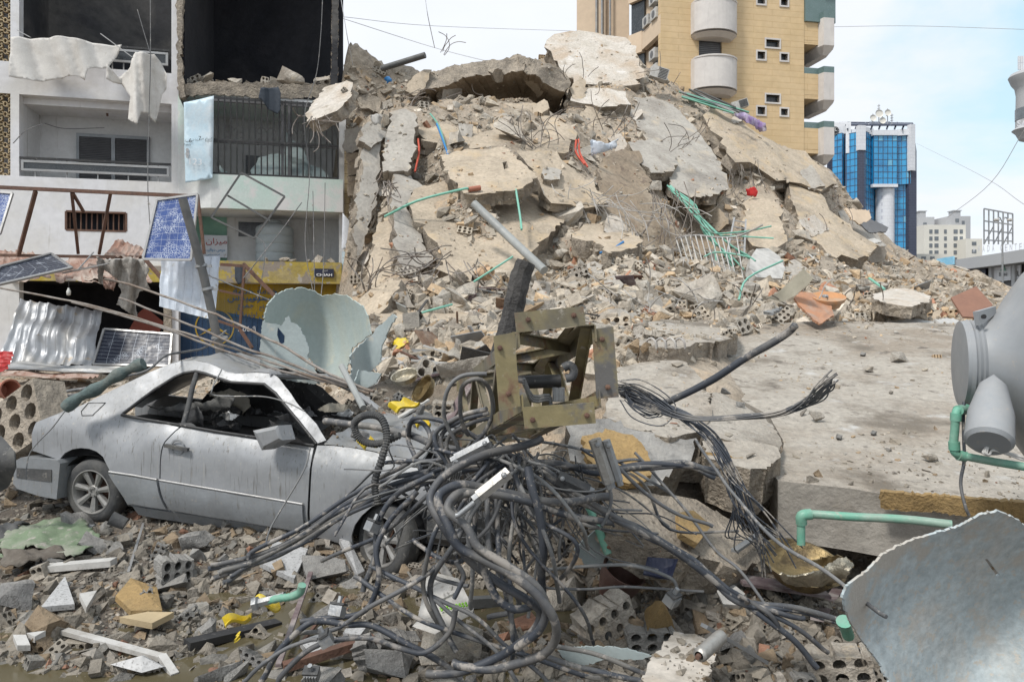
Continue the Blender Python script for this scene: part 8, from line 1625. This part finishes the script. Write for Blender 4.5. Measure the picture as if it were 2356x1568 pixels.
# fabrics
def crumple(name, pl, amp, mat, lb, cat, seed, h=.12):
    pw = [gpt(*q) for q in pl]; ol = [(p.x, p.y) for p in pw]; cx_, cy_ = sum(p.x for p in pw)/len(pw), sum(p.y for p in pw)/len(pw); rr = max(math.hypot(p.x-cx_, p.y-cy_) for p in pw)
    def f(a, b):
        q = math.hypot(a-cx_, b-cy_)/rr; hh_ = BV.ray_cast(Vector((a, b, 3)), Vector((0, 0, -1))); z = hh_[0].z if hh_[0] else 0; n = abs(noise.noise(Vector((a*3.2, b*3.2, seed))))+.5*abs(noise.noise(Vector((a*8, b*7, seed))))+.3*abs(noise.noise(Vector((a*17, b*15, seed))))
        return (a, b, z+.03+h*max(0, 1-q*q)+amp*n)
    return add(name, sheetgeo(ol, f, .032, .008, jag=.03, seed=seed), mat, label=lb, cat=cat, smooth=True)
crumple('green_fabric', [(0,1310),(0,1262),(40,1236),(90,1216),(160,1206),(195,1222),(215,1250),(238,1262),(205,1282),(170,1300),(120,1294),(60,1292),(30,1312)], .09, greencl, 'crumpled dusty green fabric lying in the mud at the left', 'fabric', 3, .08)
crumple('brown_fabric', [(0,1330),(0,1300),(60,1290),(140,1286),(150,1300),(80,1322),(30,1332)], .12, browncl, 'muddy brown fabric under the green one', 'fabric', 6, .08)
crumple('grey_fabric', [(-30,1262),(0,1232),(45,1216),(70,1224),(40,1245),(0,1268)], .1, rubber, 'grey sheet scrap left of the green fabric', 'fabric', 8, .06)
crumple('yellow_bag', [(900,800),(930,790),(940,806),(910,818)], .1, yel, 'yellow bag under the low ledge', 'bag', 8, .06)
# boards, tiles, profiles lying about
def lay(name, a, b, w_, th, mat, lb, cat, up=0.05, grp=None, tilt=0):
    A_, B_ = gpt(*a, up), gpt(*b, up); m = MB(); m.bar(A_, B_, w_, th); return add(name, m, mat, label=lb, cat=cat, group=grp)
lay('white_lath', (148,1468), (372,1530), .055, .03, whitep, 'white plastic strip with fins lying across the lower left puddle', 'strip'); lay('white_lath', (372,1530), (402,1575), .05, .03, whitep, 'short bent end of the white plastic strip', 'strip', up=.06)
lay('metal_channel', (80,1322), (262,1306), .10, .05, whitep, 'dusty pale metal channel left of the grey block in the mud', 'channel'); lay('plum_batten', (715,1345), (640,1568), .035, .02, woodp, 'plum coloured batten standing in front of the connectors', 'batten', up=.10)
lay('rusty_rod', (745,1430), (690,1500), .02, .02, rust, 'rusty rod below the upper connector', 'rod'); lay('steel_channel', (652,1568), (860,1500), .06, .05, rust, 'brown square tube at the bottom under the cables', 'tube', up=.09) 
lay('dark_box_profile', (1010,1420), (1145,1412), .07, .07, pole, 'dark square profile in front of the white meter box', 'profile', up=.10)
lay('plank', (210,1220), (150,1262), .08, .02, galv, 'grey plank end left of the rear wheel', 'plank'); lay('metal_strip', (295,1330), (330,1215), .02, .01, chrome, 'thin bright strip standing before the car sill', 'strip'); lay('black_tray', (430,1500), (640,1450), .10, .05, black, 'black plastic tray edge lying in the mud', 'tray')
for a, b, w_, mt, lb in [((1700,1365),(1900,1395), .20, woodp, 'speckled purple board right of the cables'), ((1930,1380),(1880,1460), .08, woodp, 'narrow purple board piece by the shell'), ((1690,1300),(1745,1260), .05, galv, 'crumpled foil strip in the slab gap'), ((1620,1480),(1760,1560), .05, galv, 'perforated steel angle beside the spray can'), ((905,990),(985,940), .07, whitep, 'dusty white board behind the bonnet'), ((1100,870),(1030,990), .10, woodp, 'plum board left of the steel pole'), ((930,900),(1010,880), .07, woodp, 'plum batten under the brass bowls'), ((840,940),(870,880), .10, granite, 'speckled board at the bonnet edge'), ((960,820),(1010,880), .16, galv, 'bright metal scrap above the brass bowls'), ((1020,800),(1090,770), .06, woodp, 'long plum batten behind the bowls'), ((1010,830),(1110,760), .05, char, 'blackened batten behind the bowls'), ((935,770),(985,700), .04, char, 'charred stick above the low ledge')]:
    lay('board', a, b, w_, .02, mt, lb, 'board', up=.10)
for pl, mt, lb in [([(598,1325),(632,1272),(708,1290),(676,1362)], granite, 'square speckled granite tile in front of the car'), ([(780,1265),(800,1262),(838,1340),(822,1352)], granite, 'narrow speckled tile standing behind the paving lump'), ([(690,1510),(740,1490),(780,1502),(720,1545)], granite, 'speckled tile at the lowest connector'), ([(805,1468),(850,1472),(830,1500),(790,1492)], granite, 'bright tile left of the bottom lump'), ([(870,840),(900,838),(930,850),(905,862)], granite, 'grey tile above the bonnet'), ([(95,1430),(150,1355),(172,1420)], granite, 'broken white tile standing in the mud'), ([(182,1400),(222,1392),(198,1435)], whitep, 'small white tile shard in the mud'), ([(60,1492),(105,1488),(80,1505)], whitep, 'white plate shard in the left puddle'), ([(258,1558),(330,1540),(380,1560),(330,1580)], granite, 'pale tile at the bottom edge'), ([(265,1400),(300,1360),(360,1380),(372,1440),(300,1440)], mustard, 'brown rendered stone face in the middle of the mud'), ([(275,1458),(340,1444),(400,1446),(350,1470)], M('cream_tile', (.42,.33,.2), bump=.2), 'cream tile below the brown rendered stone'), ([(30,1500),(60,1498),(70,1520),(40,1525)], whitep, 'shard near the left edge in the puddle'), ([(1650,1390),(1690,1375),(1715,1395),(1700,1425),(1665,1420)], whitep, 'whitish shard right of the brown stone face'), ([(1555,1215),(1590,1208),(1632,1238),(1600,1282),(1560,1262)], mustard, 'square tan tile on the tilted brown slab')]:
    pw = [gpt(x, y, .07+.02*s.random()) for x, y in pl]; n_ = (pw[1]-pw[0]).cross(pw[2]-pw[0]).normalized(); n_ = -n_ if n_.z < 0 else n_; k = len(pw); m_ = MB()
    fl_ = (pw[1]-pw[0]).cross(pw[2]-pw[0]).z > 0; top_ = tuple(range(k)) if fl_ else tuple(range(k))[::-1]
    m_.put([p+n_*.03 for p in pw]+[p-n_*.012 for p in pw], [top_, tuple(i+k for i in top_[::-1])]+[(i, (i+1) % k, k+(i+1) % k, k+i) for i in range(k)]); add('tile_piece', m_, mt, label=lb, cat='tile')
# bowls
def bowl(c, ax_, r, mat, lb, cat='bowl', prof=None):
    m = MB(); pr = prof or [(0, .05), (.02, r*.55), (r*.35, r*.9), (r*.75, r), (r*.78, r*1.04), (r*.74, r*.95), (r*.35, r*.84), (.04, r*.5), (.03, 0)]; m.lathe(c, ax_, pr, 30); return add('metal_bowl', m, mat, label=lb, cat=cat, smooth=40)
bowl(P(990,905,6.5), (-.75, -.45, .55), .13, gold, 'gold patterned bowl tipped to the left behind the bonnet'); bowl(P(936,882,6.6), (-.2, -.4, .9), .12, silverb, 'silver bowl beside the gold patterned one')
bowl(P(1845,1300,5.0), (.1, -.3, 1), .26, gold, 'wide golden basin under the flat slab edge', prof=[(-.11, .05), (-.09, .18), (.0, .25), (.03, .28), (.035, .26), (-.0, .235), (-.07, .16), (-.08, 0)])
shell('crushed_bowl', [(1788,1318),(1830,1322),(1880,1312),(1915,1296),(1945,1282),(1962,1300),(1948,1326),(1900,1345),(1830,1345),(1800,1334)], 4.75, lambda x, y: .06*math.sin(x*.07)-.10*math.sin((y-1280)/65*3.14), silverb, 'crumpled silver gold sheet bowl in front of the golden basin', 'crushed bowl', step=8, seed=12, wav=.03)
shell('crushed_bowl', [(1860,1292),(1890,1280),(1930,1276),(1958,1290),(1960,1304),(1920,1300),(1880,1300)], 4.85, lambda x, y: .05*math.sin(x*.08), gold, 'golden rim piece above the crumpled bowl', 'crushed bowl', step=7, seed=13)
bowl(P(1425,1335,5.1), (.35, -.35, .9), .15, M('copper_pot', (.16,.07,.055), (.2,.16,.14), rough=.5, metal=.4, bump=.2), 'dark copper pot lying open right of the sandstone lump', prof=[(-.14, .03), (-.13, .1), (0, .145), (.10, .155), (.10, .145), (0, .13), (-.1, .09), (-.1, 0)])
g = patch([P(1490,1280,4.9), P(1560,1285,4.9), P(1545,1330,4.7), P(1480,1318,4.7)], 8, 4, lambda a, b: -.06*math.sin(a*3.14)*math.sin(b*3.14), .012); add('blue_tray', g, signn, label='dark blue tray right of the copper pot', cat='tray')
# spray can, cup, yellow pieces
sp = thing('spray_can', P(1612, 1512, 3.6), 'dented silver spray can lying in the lower right foreground', 'spray can'); a, b = P(1608,1508,3.55), P(1660,1462,3.75); d_ = (b-a).normalized(); L_ = (b-a).length; m_ = MB(); m_.lathe(a, d_, [(0, .022), (.01, .034), (.02, .036), (L_*.9, .036), (L_*.97, .034), (L_, .03), (L_, 0)], 20); add('can_body', m_, alu, sp, smooth=40)
m_ = MB(); m_.lathe(a-d_*.02, d_, [(0, 0), (0, .012), (.02, .014)], 12); add('nozzle', m_, rust, sp)
m_ = MB(); m_.lathe(P(268,1196,6.35), (-1, -.25, .55), [(-.08, .05), (.05, .058), (.05, .05), (-.06, .045), (-.06, 0)], 18); add('metal_cup', m_, rubber, label='grey cup lying against the car sill behind the rear wheel', cat='cup', smooth=40)
m_ = MB(); m_.lathe(gpt(1398,1475,.02), (0, 0, 1), [(0, .035), (.07, .035), (.07, .03), (.0, .028)], 16); add('pipe_stub', m_, pole, label='short dark pipe stub standing beside the tilted hollow brick', cat='pipe stub')
for i, (c, lb) in enumerate([([(892,935,5.8),(925,912,5.8),(965,925,5.7),(915,950,5.7)], 'yellow plastic casting in front of the bowls'), ([(950,965,5.6),(980,955,5.6),(990,972,5.5),(960,985,5.5)], 'yellow plastic scrap above the cable coil'), ([(585,1378,4.9),(640,1372,4.9),(645,1392,4.8),(588,1396,4.8)], 'yellow plastic grid in the middle puddle'), ([(510,1420,4.75),(580,1408,4.8),(575,1418,4.75),(520,1440,4.7)], 'yellow wedge shaped piece floating in the puddle'), ([(540,1470,4.6),(552,1450,4.65),(554,1462,4.6),(545,1475,4.6)], 'small yellow triangle near the black tray'), ([(820,1015,5.4),(850,1000,5.4),(870,1018,5.3),(840,1035,5.3)], 'yellow scrap inside the corrugated hose loop')]):
    g = patch(c, 8, 5, lambda a, b: .03*math.sin(a*6)+.02*math.sin(b*7), .02); add('yellow_plastic_piece', g, yel, label=lb, cat='plastic piece', smooth=30)
m_ = MB(); ax0, ax1 = (590,1388,4.75), (690,1362,4.7); g = CP([ax0, (640,1376,4.7), (668,1372,4.68), (690,1362,4.66), (695,1345,4.64)], 6); m_.tube(g, [.022+.004*(i % 2) for i in range(13)]+[.026]*(len(g)-13), 12); add('pipe_fitting', m_, [pvc], label='green and grey pipe fitting with a flexible hose in the puddle', cat='pipe fitting', smooth=50)
m_ = MB(); m_.lathe(P(586,1388,4.72), (1, 0, .25), [(-.01, .045), (.02, .045), (.03, .028), (.18, .028), (.2, .034)], 6); add('tap_nut', m_, galv, label='grey nut and hose end of the pipe fitting', cat='nut')
# white meter box
mb = thing('meter_box', P(1020, 1400, 4.6), 'broken white electrical box with bright green terminals under the cables', 'electrical box'); c = [P(985,1312,4.9), P(1055,1330,4.8), P(1090,1400,4.45), P(960,1425,4.5)]
g = patch(c, 4, 4, None, .05); add('housing', g, whitep, mb); n_ = (c[1]-c[0]).cross(c[3]-c[0]).normalized(); n_ = -n_ if n_.y > 0 else n_
cc2 = (c[0]+c[1]+c[2]+c[3])/4+n_*.002; m_ = MB(); m_.lathe(cc2+(c[0]-c[2])*.08, n_, [(0, .075), (.015, .075), (.015, .06), (.008, .055), (.008, 0)], 26); add('dial_ring', m_, whitep, mb, smooth=30)
m_ = MB()
for i in range(3): m_.lathe(cc2+(c[1]-c[0])*(.2-.1*i)+(c[3]-c[0])*.05*i, n_, [(0, .02), (.02, .02), (.02, 0)], 12)
add('knob', m_, whitep, mb)
gl = M('bright_green_terminal', (.25, .6, .02), (.2, .5, .02), rough=.4, bump=0)
for i in range(18): q = c[2].lerp(c[3], .1+.055*(i % 9)*1)+n_*.02+(c[1]-c[2])*(.05+.07*(i//9)); m_ = MB(); m_.lathe(q, n_, [(0, .008), (.008, .007), (.012, 0)], 8); add('terminal', m_, gl, mb)
m_ = MB(); m_.put([P(962,1425,4.5), P(1090,1400,4.45), P(1086,1412,4.42), P(1000,1458,4.4), P(948,1440,4.45)], [(0, 1, 2, 3, 4)]); add('side_wall', m_, whitep, mb)
add('white_shroud', sheetgeo([(1005,1300),(1020,1290),(1065,1360),(1050,1368)], lambda x, y: P(x, y, 4.9), 10, .02, seed=3), whitep, label='white casing arm sticking up behind the electrical box', cat='casing')
flush_stuff()
# labels that several things still share: say which one, by place along the picture, where there are few of them
from collections import defaultdict
bpy.context.view_layer.update()
dd = defaultdict(list)
for o in SC.objects:
    if o.parent is None and 'label' in o and 'category' in o: dd[o['label']].append(o)
ORD = ['leftmost', 'second from left', 'third from left', 'fourth from left', 'fifth from left', 'sixth from left', 'seventh from left', 'eighth from left']
def wc(o):
    if o.type == 'MESH': b = sum((o.matrix_world @ Vector(c) for c in o.bound_box), Vector())/8
    else: b = o.matrix_world.translation
    return b
for lb, L_ in dd.items():
    if 1 < len(L_) <= 30:
        L_.sort(key=lambda o: wc(o).x/max(.1, wc(o).y)); n = len(L_)
        for i, o in enumerate(L_):
            w_ = ORD[i] if i < 8 and i <= n-1-i else ('rightmost' if i == n-1 else ORD[n-1-i].replace('left', 'right')) if n-1-i < 8 else 'number %d from left' % (i+1)
            wds = (lb+', '+w_).split(); o['label'] = ' '.join(wds if len(wds) <= 16 else (lb.split()[:16-len(w_.split())-0]+w_.split()))
